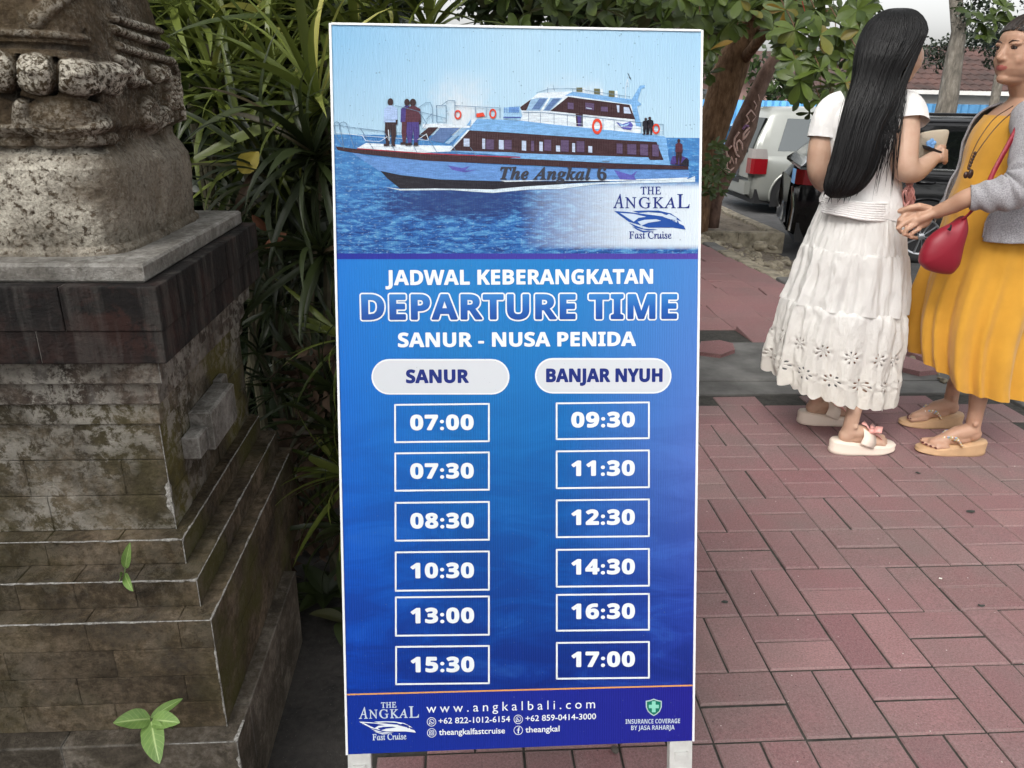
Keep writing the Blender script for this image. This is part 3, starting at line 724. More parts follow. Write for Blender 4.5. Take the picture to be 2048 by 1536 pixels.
# darker reflection under the hull, printed
du = m.math('DIVIDE', m.math('SUBTRACT', U, .34), .26); dv_ = m.math('DIVIDE', m.math('SUBTRACT', Vv, VV(400)), .030)
rf = m.math('ADD', m.math('MULTIPLY', du, du), m.math('MULTIPLY', dv_, dv_)); rf = m.math('ADD', rf, m.rng(w1, .3, .7, -.5, .5))
seam = m.mix(m.ramp(rf, [(.35, .8), (1.1, 0)]), seam, srgb(24, 46, 112))
# pale panel fading in behind the logo
fx = m.math('MULTIPLY', m.ramp(U, [(.50, 0), (.80, .85), (1, 1)]), m.math('MULTIPLY', m.ramp(Vv, [(VV(494), 0), (VV(491), 1)], 'LINEAR'), m.ramp(Vv, [(VV(372), 1), (VV(360), 0)])))
seam = m.mix(fx, seam, srgb(226, 238, 248))
pic = m.mix(m.math('GREATER_THAN', Vv, HOR), seam, skyc)
# lower blue field
lb = m.ramp(Vv, [(0, srgb(4, 42, 140)), (.10, srgb(6, 54, 150)), (.25, srgb(6, 84, 174)), (.45, srgb(8, 112, 192)), (.66, srgb(24, 132, 208))])
lb = m.mix(m.ramp(U, [(0, .7), (.32, 0)]), lb, m.ramp(Vv, [(0, srgb(0, 62, 190)), (.3, srgb(0, 92, 214)), (.7, srgb(0, 122, 226))]))
lb = m.mix(m.ramp(U, [(.62, 0), (1, .5)]), lb, m.ramp(Vv, [(0, srgb(30, 34, 150)), (.2, srgb(60, 70, 185)), (.42, srgb(120, 132, 222)), (.7, srgb(100, 142, 220))]))  # violet sheen towards the right edge, put into the print colour
wv = m.noise(m.mapping(uv, scale=(4, 26, 1)), 1, 6, .6, .8)
lb = m.mix(m.math('MULTIPLY', m.ramp(wv, [(.42, .55), (.6, 0)]), m.rng(Vv, .55, .12, 0, 1)), lb, srgb(10, 34, 120))
lb = m.mix(m.math('MULTIPLY', m.ramp(wv, [(.56, 0), (.72, .32)]), m.rng(Vv, .6, .2, 0, 1)), lb, srgb(60, 120, 205))
ft = m.mix(U, srgb(10, 52, 160), srgb(34, 34, 148))
lb = m.mix(m.math('LESS_THAN', Vv, VV(1380)), lb, ft)
band = m.math('MULTIPLY', m.math('GREATER_THAN', Vv, VV(516.5)), m.math('LESS_THAN', Vv, VV(505)))
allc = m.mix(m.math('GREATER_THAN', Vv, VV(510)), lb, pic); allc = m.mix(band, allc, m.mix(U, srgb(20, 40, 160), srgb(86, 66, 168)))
# dried rain spots and dust on the sheet
v = m.n('TexVoronoi'); v.inputs['Scale'].default_value = 1; v.inputs['Randomness'].default_value = 1; m.l(m.mapping(uv, scale=(64, 128, 1)), v.inputs['Vector'])
thr = m.math('MULTIPLY', m.ramp(m.noise(m.mapping(uv, scale=(30, 60, 1)), 1, 2), [(.35, 0), (.75, 1)]), m.rng(Vv, .45, 1.0, .13, .22))
spot = m.math('LESS_THAN', v.outputs['Distance'], thr)
allc = m.mix(m.math('MULTIPLY', spot, .5), allc, (.10, .14, .20))
fx2 = m.math('MULTIPLY', m.math('SINE', m.math('MULTIPLY', U, 2*PI*150)), .5)
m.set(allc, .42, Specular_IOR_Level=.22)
m.bump(m.math('ADD', fx2, m.math('MULTIPLY', spot, .8)), .35, .0009); M_print = m.mat
V = [S(659, 46)]; 
uu = [(-SW/2+.0022, -SH/2), (SW/2-.0022, -SH/2), (SW/2-.0022, SH/2-.0022), (-SW/2+.0022, SH/2-.0022)]
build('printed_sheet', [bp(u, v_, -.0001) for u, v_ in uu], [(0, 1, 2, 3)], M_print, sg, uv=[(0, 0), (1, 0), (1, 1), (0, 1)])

def ink(name, c, rough=.4, spots=True):
    m = N(name); p = m.pos()
    col = None
    if spots:
        v = m.n('TexVoronoi'); v.inputs['Scale'].default_value = 180; m.l(p, v.inputs['Vector'])
        thr = m.math('MULTIPLY', m.ramp(m.noise(p, 60, 2), [(.45, 0), (.8, 1)]), .22)
        col = m.mix(m.math('MULTIPLY', m.math('LESS_THAN', v.outputs['Distance'], thr), .5), c, tuple(x*.45 for x in c))
    m.set(col if col is not None else c, rough, Specular_IOR_Level=.2); return m.mat
I_white = ink('white ink', (.70, .74, .76)); I_pill = ink('pill grey ink', (.56, .585, .62)); I_navy = ink('navy ink', srgb(26, 46, 130)); I_logo = ink('logo blue ink', srgb(30, 80, 165), spots=False)
I_black = ink('black ink', (.03, .032, .045)); I_orange = ink('orange ink', srgb(238, 170, 100)); I_pale = ink('pale print ink', srgb(212, 226, 240))

def poly(mb, pts, k, m=0):
    """concave-safe flat polygon via ear clipping in board space"""
    from mathutils.geometry import tessellate_polygon
    P3 = [Vector(S(x, y, k)) for x, y in pts]
    P2 = [Vector(((np.array(p)-SGC)@ex, (np.array(p)-SGC)@ey, 0)) for p in P3]
    tris = tessellate_polygon([P2]); out = []
    for t in tris:
        a, b, c = (P2[i] for i in t); z = (b-a).cross(c-a).z
        out.append(t if z > 0 else t[::-1])
    mb.add([tuple(p) for p in P3], out, m)
def stroke(mb, pts, w, k, m=0, closed=False):
    n = len(pts); P = [np.array(p, float) for p in pts]
    for i in range(n if closed else n-1):
        a, b = P[i], P[(i+1) % n]; d = b-a; L = np.linalg.norm(d)
        if L < 1e-6: continue
        d /= L; s_ = np.array([-d[1], d[0]])*w/2; e = d*w*.3
        mb.add([S(*(a-e+s_), k), S(*(b+e+s_), k), S(*(b+e-s_), k), S(*(a-e-s_), k)], [(3, 2, 1, 0)] if True else [], m)
def circle(cx, cy, rx, ry=None, n=28, a0=0, a1=2*PI):
    ry = rx if ry is None else ry; full = abs(a1-a0-2*PI) < 1e-6
    return [(cx+rx*math.cos(a0+(a1-a0)*i/(n if full else n-1)), cy+ry*math.sin(a0+(a1-a0)*i/(n if full else n-1))) for i in range(n)]

def mathface(s, st):
    B = {'sans': (0x1D5D4, 0x1D5EE, 0x1D7EC), 'serif': (0x1D400, 0x1D41A, 0x1D7CE), 'it': (0x1D468, 0x1D482, 0x1D7CE), 'plain': None, 'roman': (0x1D434, 0x1D44E, 0x1D7CE)}[st]
    if B is None: return s
    return ''.join(chr(B[0]+ord(c)-65) if 'A' <= c <= 'Z' else chr(B[1]+ord(c)-97) if 'a' <= c <= 'z' else chr(B[2]+ord(c)-48) if '0' <= c <= '9' else c for c in s)
def text(body, x0, x1, yb0, yb1, cap, k, mat, parent, face='plain', off=0.0, spacing=1.0, name='lettering', shear=0, bold=0.0, nb=8):
    """text laid on the print between two baseline points, cap = cap height in photo px; bold = extra stroke weight in photo px"""
    cu = bpy.data.curves.new('t', 'FONT'); cu.body = mathface(body, face); cu.space_character = spacing; cu.resolution_u = 3; cu.fill_mode = 'FRONT'
    t = bpy.data.objects.new('t', cu); COL.objects.link(t); bpy.context.view_layer.update()
    me = t.to_mesh(); n = len(me.vertices); co = np.empty(n*3); me.vertices.foreach_get('co', co); co = co.reshape(-1, 3)
    Fc = [tuple(p.vertices) for p in me.polygons]; t.to_mesh_clear(); bpy.data.objects.remove(t)
    if face == 'roman': co[:, 0] -= co[:, 1]*.27
    a, b = co[:, 0].min(), co[:, 0].max(); capu = {'plain': .73, 'sans': .716, 'serif': .69, 'it': .69, 'roman': .66}[face]
    x0, x1, yb0, yb1, cap = x0+bold, x1-bold, yb0-bold, yb1-bold, cap-2*bold
    base = S(x0, yb0, k); end = S(x1, yb1, k); top = S((x0+x1)/2, (yb0+yb1)/2-cap, k); mid = (base+end)/2
    xd = (end-base)/(b-a); yd = (top-mid)/capu; yd = ey*(yd@ey); px = np.linalg.norm(end-base)/(x1-x0)
    V = base+(co[:, :1]-a)*xd+co[:, 1:2]*yd; VV_, FF = [V], list(Fc)
    if bold:
        for r_ in range(nb): an = 2*PI*r_/nb; FF += [tuple(i+n*(r_+1) for i in f) for f in Fc]; VV_.append(V+(ex*math.cos(an)+ey*math.sin(an))*bold*px+en*.00001*(r_+1))
    return build(name, np.concatenate(VV_), FF, mat, parent)

# --- lettering
text('JADWAL KEBERANGKATAN', 771, 1306, 570.5, 567.5, 30, 3, I_white, sg, 'sans', bold=.7)
text('SANUR - NUSA PENIDA', 796, 1272, 694.5, 692, 29, 3, I_white, sg, 'sans', bold=.8)
ow = text('DEPARTURE TIME', 720, 1357, 643, 641, 57, 3, I_white, sg, 'sans', spacing=1.06, bold=4.6, nb=14)
m = N('outlined title fill'); gz_ = m.sep(m.pos())[2]; zt, zb = S(1040, 586)[2], S(1040, 643)[2]
m.set(m.ramp(m.rng(gz_, zb, zt, 0, 1), [(0, srgb(22, 72, 160)), (.5, srgb(34, 104, 192)), (1, srgb(60, 140, 216))]), .4, Specular_IOR_Level=.2)
text('DEPARTURE TIME', 723, 1354, 640, 638, 51, 6, m.mat, ow, 'sans', spacing=1.06, name='letter_fill', bold=1.6)['kind'] = 'stuff'
def pill(x0, x1, y0, y1, k, mat, name, parent):
    r = (y1-y0)/2; cy = (y0+y1)/2; pts = circle(x1-r, cy, r, r, 16, -PI/2, PI/2)+circle(x0+r, cy, r, r, 16, PI/2, 1.5*PI)
    mb = MB(); poly(mb, pts, k); return mb.build(name, mat, parent)
for x0, x1, y0, y1, txt, tx0, tx1, yb in ((743, 1019, 718, 789, 'SANUR', 812, 938, 766.5), (1070, 1343, 716, 787, 'BANJAR NYUH', 1092, 1325, 764.5)):
    pp = pill(x0, x1, y0, y1, 2, I_white, 'heading_pill', sg); pill(x0+3, x1-3, y0+3, y1-3, 4, I_pill, 'pill_fill', pp)
    text(txt, tx0, tx1, yb, yb-.6, 27.5, 6, I_navy, pp, 'sans', bold=1.1)
times = [('07:00', '07:30', '08:30', '10:30', '13:00', '15:30'), ('09:30', '11:30', '12:30', '14:30', '16:30', '17:00')]
rows = [[(806, 886), (903, 983), (1002, 1083), (1101, 1183), (1191, 1273), (1290, 1370)], [(803, 880), (899, 978), (997, 1076), (1096, 1175), (1186, 1263), (1282, 1359)]]
for c_ in (0, 1):
    for (ya, yb), tm, i in zip(rows[c_], times[c_], range(6)):
        x0, x1 = ((788.5, 979.5), (1111.5, 1299.5))[c_]; dx = i*.4*(1 if c_ == 0 else .2)
        mb = MB(); q = [(x0+dx, ya+2), (x1, ya), (x1, yb-2), (x0+dx, yb)]; q = [(a+(1.7 if j in (0, 3) else -1.7), b+(1.7 if j < 2 else -1.7)) for j, (a, b) in enumerate(q)]
        stroke(mb, q, 3.4, 2, closed=True); fr = mb.build('time_frame', I_white, sg)
        w = 127; cx_t = (884, 1206)[c_]+dx*.6; ybase = (ya+yb)/2+14.5+(-1 if c_ else 0)
        text(tm, cx_t-w/2, cx_t+w/2, ybase, ybase-.8, 31, 4, I_white, fr, 'sans', name='numerals', bold=1.35, spacing=1.1)
mb = MB(); stroke(mb, [(692, 1389), (1388, 1370.5)], 3.0, 3); mb.build('orange_rule', I_orange, sg)

def logo(ox, oy, s, mt, parent, k=4, light=False, sy=1.0):
    """boat emblem: hull sweep with cabin line and two small letters; drawn in a 150 px wide frame"""
    def T(pts): return [(ox+x*s, oy+y*s*sy) for x, y in pts]
    mb = MB()
    poly(mb, T([(0, 0), (28, 2), (60, 6), (100, 11), (142, 30), (146, 38), (120, 34), (70, 34), (30, 22)]), k)
    poly(mb, T([(38, 0), (62, -1), (90, -1), (116, 5), (132, 16), (138, 22), (120, 14), (96, 4), (70, 2), (50, 4)]), k)
    poly(mb, T([(30, 24), (60, 36), (90, 38), (70, 40), (44, 34)]), k); poly(mb, T([(36, 31), (58, 40), (80, 42), (60, 44), (46, 38)]), k)
    o = mb.build('emblem', mt, parent)
    mb = MB()
    poly(mb, T([(12, 4), (40, 6), (66, 12), (50, 14), (40, 22)]), k+2); poly(mb, T([(48, 22), (62, 18), (86, 17), (96, 20), (70, 24), (56, 30)]), k+2)
    poly(mb, T([(100, 12), (112, 6), (128, 14), (126, 22), (112, 16)]), k+2)
    mb.build('emblem_cutout', I_cut_d if light else I_cut_l, o)
    t = 'TA'; a, b = T([(112, 28)])[0], T([(136, 32)])[0]
    text(t, a[0], b[0], a[1], b[1]+1, 12*s*sy, k+4, (I_white if light else I_logo), o, 'serif')
I_cut_l = ink('logo pale gap', srgb(205, 222, 240), spots=False); I_cut_d = ink('logo dark gap', srgb(16, 46, 150), spots=False)
text('THE', 1281, 1322, 389, 389, 15, 3, I_navy, sg, 'roman', spacing=1.1, bold=.35)
text('A', 1226, 1248, 416.5, 416.5, 27, 3, I_navy, sg, 'roman', bold=.35); text('NGKA', 1250, 1352, 416.5, 416.5, 21, 3, I_navy, sg, 'roman', spacing=1.15, bold=.35); text('L', 1354, 1379, 416.5, 416.5, 27, 3, I_navy, sg, 'roman', bold=.35)
logo(1228, 422, .98, I_logo, sg)
text('Fast Cruise', 1258, 1343, 477.5, 477.5, 14, 3, I_navy, sg, 'roman', bold=.35)
# footer
text('THE', 762, 793, 1416, 1415, 11, 3, I_pale, sg, 'roman', spacing=1.1, bold=.35)
text('A', 718, 736, 1437.5, 1437, 22, 3, I_pale, sg, 'roman', bold=.35); text('NGKA', 738, 816, 1437, 1435.5, 17, 3, I_pale, sg, 'roman', spacing=1.15, bold=.35); text('L', 818, 838, 1435.5, 1435, 22, 3, I_pale, sg, 'roman', bold=.35)
logo(718, 1443, .78, I_white, sg, light=True, sy=.74)
text('Fast Cruise', 745, 813, 1480.5, 1478.5, 12, 3, I_pale, sg, 'roman', bold=.35)
text('www.angkalbali.com', 853, 1190, 1425.5, 1416, 19, 3, I_white, sg, spacing=1.5)
text('+62 822-1012-6154', 877, 1020, 1447.5, 1443.5, 12.5, 3, I_white, sg, bold=.2)
text('+62 859-0414-3000', 1051, 1192, 1442.5, 1438, 12.5, 3, I_white, sg, bold=.2)
text('theangkalfastcruise', 878, 1010, 1470, 1466.5, 12.5, 3, I_white, sg, bold=.25)
text('theangkal', 1051, 1119, 1465, 1462.5, 12.5, 3, I_white, sg, bold=.25)
def icon(cx, cy, kind):
    mb = MB(); stroke(mb, circle(cx, cy, 8.6, 8.6, 24), 1.3, 3, closed=True)
    if kind == 'phone':
        stroke(mb, circle(cx+.3, cy-.3, 4.9, 4.9, 16), 1.1, 3, closed=True); poly(mb, [(cx-5.5, cy+5.6), (cx-4.6, cy+1.8), (cx-2.4, cy+4.4)], 3); stroke(mb, [(cx-1.8, cy-2.2), (cx-1, cy+.6), (cx+2.2, cy+2)], 1.6, 4)
    elif kind == 'camera':
        stroke(mb, [(cx-4.2, cy-4.2), (cx+4.2, cy-4.2), (cx+4.2, cy+4.2), (cx-4.2, cy+4.2)], 1.2, 3, closed=True); stroke(mb, circle(cx, cy, 2.2, 2.2, 12), 1.1, 3, closed=True)
    else:
        stroke(mb, [(cx+2.6, cy-5), (cx+.6, cy-4.6), (cx, cy-2.6), (cx, cy+5.6)], 2, 3); stroke(mb, [(cx-2.4, cy-.8), (cx+2.4, cy-.9)], 1.6, 4)
    mb.build('icon', I_white, sg)
icon(863, 1443.5, 'phone'); icon(1036.5, 1438.5, 'phone'); icon(863.5, 1465.5, 'camera'); icon(1036.5, 1460.5, 'f')
def shield(s, k): 
    cx, cy = 1307.5, 1414; return [(cx+x*s, cy+y*s) for x, y in ((0, -17), (8, -14), (16, -12.5), (16, 0), (12, 9), (6, 14.5), (0, 18), (-6, 14.5), (-12, 9), (-16, 0), (-16, -12.5), (-8, -14))]
mb = MB(); poly(mb, shield(1, 3), 3); sh = mb.build('shield', ink('shield silver', srgb(190, 215, 215), spots=False), sg)
mb = MB(); poly(mb, shield(.86, 4), 5); mb.build('shield_field', ink('shield green', srgb(10, 120, 100), spots=False), sh)
mb = MB(); poly(mb, [(1303.5, 1402), (1311, 1402), (1311, 1409), (1317.5, 1409), (1317.5, 1416), (1311, 1416), (1311, 1424), (1303.5, 1424), (1303.5, 1416), (1297.5, 1416), (1297.5, 1409), (1303.5, 1409)], 7); mb.build('cross', ink('mint ink', srgb(150, 230, 205), spots=False), sh)
text('INSURANCE COVERAGE', 1251, 1360, 1447.5, 1446, 9, 3, I_pale, sg, 'sans')
text('BY JASA RAHARJA', 1262, 1349, 1460, 1458.8, 9, 3, I_pale, sg, 'sans')

# --- the printed boat
def B1(*p): return [(650+x/5.12, 40+y/5.12) for x, y in p]
def B2(*p): return [(1020+x/5.12, 100+y/5.12) for x, y in p]
cols = dict(hull=srgb(98, 146, 210), hull2=srgb(74, 100, 176), brown=srgb(70, 34, 44), red=srgb(170, 40, 60), dark=srgb(58, 30, 36), blk=srgb(24, 22, 36), lt=srgb(122, 176, 228), lt2=srgb(160, 204, 238), white=srgb(226, 238, 248), glass=srgb(90, 120, 170), glass2=srgb(150, 186, 220), ring=srgb(226, 70, 44), olive=srgb(104, 104, 72), win=srgb(92, 74, 110), steel=srgb(110, 140, 170), skin=srgb(52, 30, 34), shirt=srgb(170, 196, 238), purp=srgb(70, 56, 130), maroon=srgb(84, 40, 56), foam=srgb(215, 232, 244), fish=srgb(90, 90, 180), wpane=srgb(190, 205, 232))
def boat_ink(k, c):
    m = N('boat '+k); p = m.pos(); a = m.noise(m.mapping(p, scale=(60, 60, 420)), 1, 5, .7); b = m.noise(p, 900, 2, .7); dk = tuple(x*.62 for x in c); lt_ = tuple(min(1, x*1.35+.015) for x in c)
    f = m.math('ADD', m.math('MULTIPLY', a, .6), m.math('MULTIPLY', b, .4)); m.set(m.ramp(f, [(.34, dk), (.5, c), (.66, lt_)]), .42, Specular_IOR_Level=.2); m.bump(m.math('SINE', m.math('MULTIPLY', m.sep(p)[0], 2*PI*250)), .3, .0004); return m.mat
IM = {k: boat_ink(k, v) for k, v in cols.items()}
bt = empty('printed_boat', S(1030, 300), None, None); attach(bt, sg)
def part(name, items, k=4, parent=None):
    """items: (colour, polygon) or (colour, path, width)"""
    names = []; mb = MB()
    for it in items:
        if it[0] not in names: names.append(it[0])
        if len(it) == 2: poly(mb, it[1], k, names.index(it[0]))
        else: stroke(mb, it[1], it[2], k+1, names.index(it[0]))
        k += .35
    return mb.build(name, None, parent or bt, mats=[IM[n] for n in names])
sternx = 1378
part('hull', [
    ('blk', [(757, 338), (775, 357), (800, 377), (860, 379), (985, 381), (1070, 372), (1150, 366), (1220, 363), (1220, 358), (1000, 360), (860, 350)]),
    ('hull', [(700, 303), (735, 312), (860, 322), (1020, 331), (1200, 339), (1378, 341), (1378, 357), (1360, 361), (1210, 362), (1000, 362.5), (880, 359), (800, 350), (757, 341)]),
    ('white', [(1010, 364), (1100, 361), (1230, 362), (1372, 359), (1376, 355), (1300, 358), (1210, 359.5), (1000, 361)]),
    ('dark', B1((110, 1295), (330, 1322), (1000, 1372), (2000, 1412))+[(1215, 326.5), (1376, 332), (1377, 339.5), (1200, 337.5), (1020, 329)]+B1((1000, 1440), (300, 1362), (130, 1332))),
    ('red', B1((330, 1322), (1000, 1372), (2000, 1412), (2000, 1402), (1000, 1360), (330, 1312))),
    ('foam', [(770, 374), (800, 381), (900, 380), (985, 386), (1060, 379), (1120, 378), (1200, 368), (1390, 364), (1390, 352), (1376, 358), (1230, 364), (1120, 369), (1050, 373), (985, 379), (870, 377), (800, 378)]),
    ('fish', [(895, 331), (925, 336), (940, 332), (930, 341), (955, 340), (930, 345), (905, 340)]), ('fish', [(1228, 340), (1262, 350), (1275, 341), (1268, 352), (1272, 360), (1240, 359)]),
], 3)
part('deck', [
    ('white', B1((330, 1312), (420, 1260), (700, 1275), (1300, 1290), (1300, 1345), (1000, 1360))),
    ('lt', B1((1290, 1345), (1300, 1290), (1500, 1010), (2000, 1030))+B2((60, 720), (1000, 830), (1580, 885), (1600, 905), (1620, 1080), (1640, 1178), (1000, 1155), (0, 1108))+B1((2000, 1400))),
    ('dark', B1((1280, 1338), (1475, 1130), (2000, 1160))+B2((0, 848), (1000, 915), (1500, 942), (1572, 1128), (1432, 1128), (1415, 1100), (0, 1055))+B1((1995, 1358))),
    ('white', B1((1000, 1065), (1180, 1060), (1500, 1085), (1500, 1010), (1560, 1010), (1480, 1105), (1000, 1110))),
    ('white', B1((1480, 1130), (1290, 1335), (1275, 1335), (1460, 1125))),
    ('glass', B1((1060, 1230), (1180, 1105), (1380, 1105), (1210, 1260))), ('glass2', B1((1400, 1105), (1460, 1105), (1270, 1270), (1225, 1262))), ('dark', B1((950, 1190), (1060, 1100), (1160, 1100), (1030, 1230))),
    ('steel', B2((940, 1135), (1020, 1135), (1015, 1150), (950, 1150))),
], 4)
wn_ = []
for x0, x1, y0, y1, c in ((1420, 1480, 1215, 1295, 'wpane'), (1610, 1640, 1215, 1320, 'wpane'), (1650, 1730, 1225, 1325, 'win'), (1780, 1830, 1230, 1325, 'wpane'), (1835, 1910, 1230, 1325, 'win')):
    wn_.append((c, B1((x0, y0), (x1, y0+3), (x1, y1+3), (x0, y1))))
for x0, x1, y0, y1, c in ((120, 165, 930, 1030, 'wpane'), (215, 245, 930, 1035, 'win'), (300, 335, 940, 1035, 'wpane'), (350, 420, 920, 1030, 'win'), (470, 512, 980, 1040, 'wpane'), (520, 600, 925, 1040, 'win'), (635, 665, 955, 1045, 'wpane'), (680, 760, 935, 1045, 'win'), (800, 840, 985, 1050, 'wpane'), (1090, 1150, 960, 1060, 'win'), (1200, 1290, 965, 1070, 'win'), (1330, 1410, 965, 1080, 'win'), (1455, 1520, 970, 1090, 'win')):
    wn_.append((c, B2((x0, y0), (x1, y0+3), (x1, y1+4), (x0, y1))))
part('cabin_windows', wn_, 9)['kind'] = 'stuff'
part('wheelhouse', [
    ('white', B2((90, 590), (220, 498), (290, 440), (640, 425), (1240, 520), (1300, 560), (1345, 790), (1345, 855), (60, 725), (120, 650))),
    ('lt', B2((560, 470), (640, 428), (1240, 505), (1290, 540), (1345, 560), (1300, 580), (1230, 558), (640, 470))),
    ('lt', B2((1240, 560), (1300, 575), (1345, 790), (1290, 780))),
    ('lt', B2((60, 725), (1345, 855), (1580, 885), (1600, 905), (1000, 840), (50, 760))),
    ('lt', B2((1235, 525), (1330, 365), (1380, 362), (1378, 390), (1345, 398), (1305, 520), (1345, 555), (1290, 565))),
    ('dark', B2((100, 588), (215, 505), (200, 560), (165, 620), (120, 620))),
    ('glass2', B2((168, 622), (215, 505), (310, 488), (540, 492), (410, 625))), ('glass', B2((220, 610), (300, 500), (380, 500), (300, 610))), ('glass', B2((350, 615), (440, 500), (520, 498), (400, 620))),
    ('white', B2((310, 625), (395, 490), (415, 490), (335, 625))),
    ('dark', B2((412, 625), (595, 480), (740, 500), (1222, 562), (1282, 712), (740, 660))),
    ('dark', B2((670, 655), (745, 660), (745, 785), (680, 780))), ('purp', B2((690, 670), (725, 672), (725, 780), (695, 778))),
    ('win', B2((930, 580), (1000, 585), (1000, 635), (930, 628))), ('wpane', B2((1090, 565), (1118, 568), (1118, 640), (1100, 640))), ('wpane', B2((1162, 585), (1215, 590), (1240, 655), (1165, 650))),
    ('win', B2((590, 540), (650, 545), (650, 610), (590, 605))), ('win', B2((770, 540), (860, 550), (860, 620), (770, 610))), ('wpane', B2((780, 590), (835, 600), (835, 608), (780, 600))),
    ('fish', B2((1085, 740), (1150, 760), (1230, 735), (1260, 770), (1240, 820), (1160, 812), (1120, 780))), ('lt2', B2((1110, 752), (1160, 770), (1225, 750), (1200, 775), (1140, 785))),
], 4)
part('roof_gear', [('olive', B2((680, 385), (740, 385), (740, 430), (680, 428))), ('white', B2((745, 388), (770, 388), (770, 440), (745, 438))), ('olive', B2((860, 395), (920, 398), (920, 455), (860, 450))), ('white', B2((925, 398), (950, 400), (950, 465), (925, 462))),
    ('olive', B2((1010, 415), (1070, 418), (1070, 485), (1010, 480))), ('white', B2((1075, 418), (1100, 420), (1100, 488), (1075, 485))),
    ('steel', B2((600, 395), (680, 400), (1230, 480)), .8), ('steel', B2((640, 395), (640, 430)), .8), ('steel', B2((1120, 465), (1120, 495)), .7), ('white', B2((1180, 500), (1185, 380), (1200, 300), (1215, 380)), 1.0), ('blk', B2((1205, 240), (1235, 300), (1220, 280)), 1.2), ('steel', B2((270, 440), (400, 400), (600, 395)), .8), ('steel', B2((385, 440), (385, 385)), .8), ('steel', B2((455, 420), (440, 360)), .8)], 5)
rl = []
top = B2((130, 640), (310, 640), (740, 680), (1340, 745), (1570, 765)); mid = B2((130, 705), (740, 760), (1340, 800), (1570, 830)); rl += [('steel', top, 1.1), ('white', mid, .8)]
for x, y0, y1 in ((188, 632, 735), (310, 638, 745), (450, 650, 760), (585, 662, 775), (735, 678, 790), (950, 705, 810), (1065, 715, 825), (1340, 745, 850), (1565, 765, 870)): rl.append(('steel', B2((x, y0), (x, y1)), 1.0))
rl += [('steel', B1((90, 1085), (160, 1085), (370, 1115), (600, 1140), (840, 1165), (1040, 1185)), 1.1), ('white', B1((100, 1150), (400, 1190), (700, 1210), (1060, 1235)), .9)]
for a in (((95, 1085), (100, 1055), (125, 1045), (145, 1055), (195, 1315)), ((150, 1130), (155, 1060), (190, 1045), (220, 1060), (300, 1315)), ((95, 1085), (120, 1200), (180, 1290)), ((365, 1115), (500, 1330)), ((600, 1140), (720, 1345)), ((840, 1160), (940, 1355)), ((1040, 1185), (1150, 1362)), ((1300, 1270), (1350, 1370)), ((1490, 1310), (1545, 1390)),
          ((720, 880), (830, 905), (960, 940), (1080, 970), (1240, 1010)), ((960, 900), (1030, 850), (1080, 850), (1100, 900), (1100, 1050)), ((1140, 880), (1240, 880), (1240, 1050), (1145, 1050), (1140, 880)), ((1190, 880), (1260, 830), (1330, 830), (1330, 1000)), ((1330, 880), (1800, 905)), ((1540, 890), (1540, 1000)), ((1790, 905), (1790, 1010)), ((1650, 900), (1650, 1000)), ((1040, 1020), (1100, 960)), ((960, 940), (1040, 1060), (1000, 1120))):
    rl.append(('steel', B1(*a), 1.1))
rl += [('white', B1((950, 1230), (1040, 1170), (1060, 1230)), 1.2), ('white', B1((380, 1180), (420, 1240), (560, 1250), (640, 1200)), 1.0), ('white', B1((650, 1130), (660, 1240)), 1.6)]
part('railings', rl, 10)['kind'] = 'stuff'
def ring(pts_o, pts_i, k, name='life_ring'):
    mb = MB(); n = len(pts_o); V = [S(*p, k) for p in pts_o]+[S(*p, k) for p in pts_i]; mb.add(V, [(j, n+j, n+(j+1) % n, (j+1) % n) for j in range(n)]); mb.build(name, IM['ring'], bt)
for (cx, cy, rx, ry) in ((1020+890/5.12, 100+785/5.12, 10.2, 15.6), (1020+1493/5.12, 100+810/5.12, 7.6, 10.5), (650+1360/5.12, 40+972/5.12, 7.4, 9.4), (650+1718/5.12, 40+962/5.12, 7.2, 10)):
    ring(circle(cx, cy, rx, ry), circle(cx, cy, rx*.58, ry*.62), 14)
part('life_rafts', [('lt2', B1((1830, 900), (2000, 880), (2000, 1025), (1830, 1015))), ('lt2', B2((-20, 585), (60, 580), (110, 610), (125, 680), (105, 715), (-20, 715)))]+[('hull', B1((1840+i*22, 900), (1840+i*22, 950)), 2) for i in range(7)]+[('hull', B2((0+i*22, 590), (0+i*22, 640)), 2) for i in range(5)]+[('hull2', B1((1830, 1000), (2000, 1000)), 2.6), ('ring', B1((1550, 960), (1620, 950), (1640, 990), (1550, 1000)))], 11)
def man(cx, top, h, shirt, legs, k, lean=0, w=1.0):
    s = h/100.0; P = lambda *q: [(cx+x*s*w+lean*(100-y)*s*.01, top+y*s) for x, y in q]
    return part('deckhand', [('skin', P(*[(6*math.cos(a), 8+8*math.sin(a)) for a in np.linspace(0, 2*PI, 12, endpoint=False)])), (shirt, P((-3, 15), (3, 15), (14, 22), (15, 50), (11, 52), (-11, 52), (-14, 50), (-13, 22))),
        (legs, P((-11, 50), (11, 50), (12, 75), (8, 95), (2, 95), (1, 62), (-3, 95), (-9, 95), (-12, 72))), ('skin', P((-14, 95), (-3, 93), (-2, 99), (-14, 100))), ('skin', P((2, 93), (9, 93), (10, 100), (1, 100))), ('skin', P((11, 45), (15, 45), (14, 55), (11, 55)))], k)
man(781, 197, 96, 'shirt', 'skin', 15); man(814, 198, 92, 'purp', 'maroon', 15); man(826, 198, 94, 'maroon', 'purp', 18, w=1.15)
man(1291, 236, 34, 'blk', 'blk', 15, w=1.4); man(1299, 234, 36, 'blk', 'blk', 15, w=1.4); man(1357, 278, 52, 'maroon', 'skin', 15)
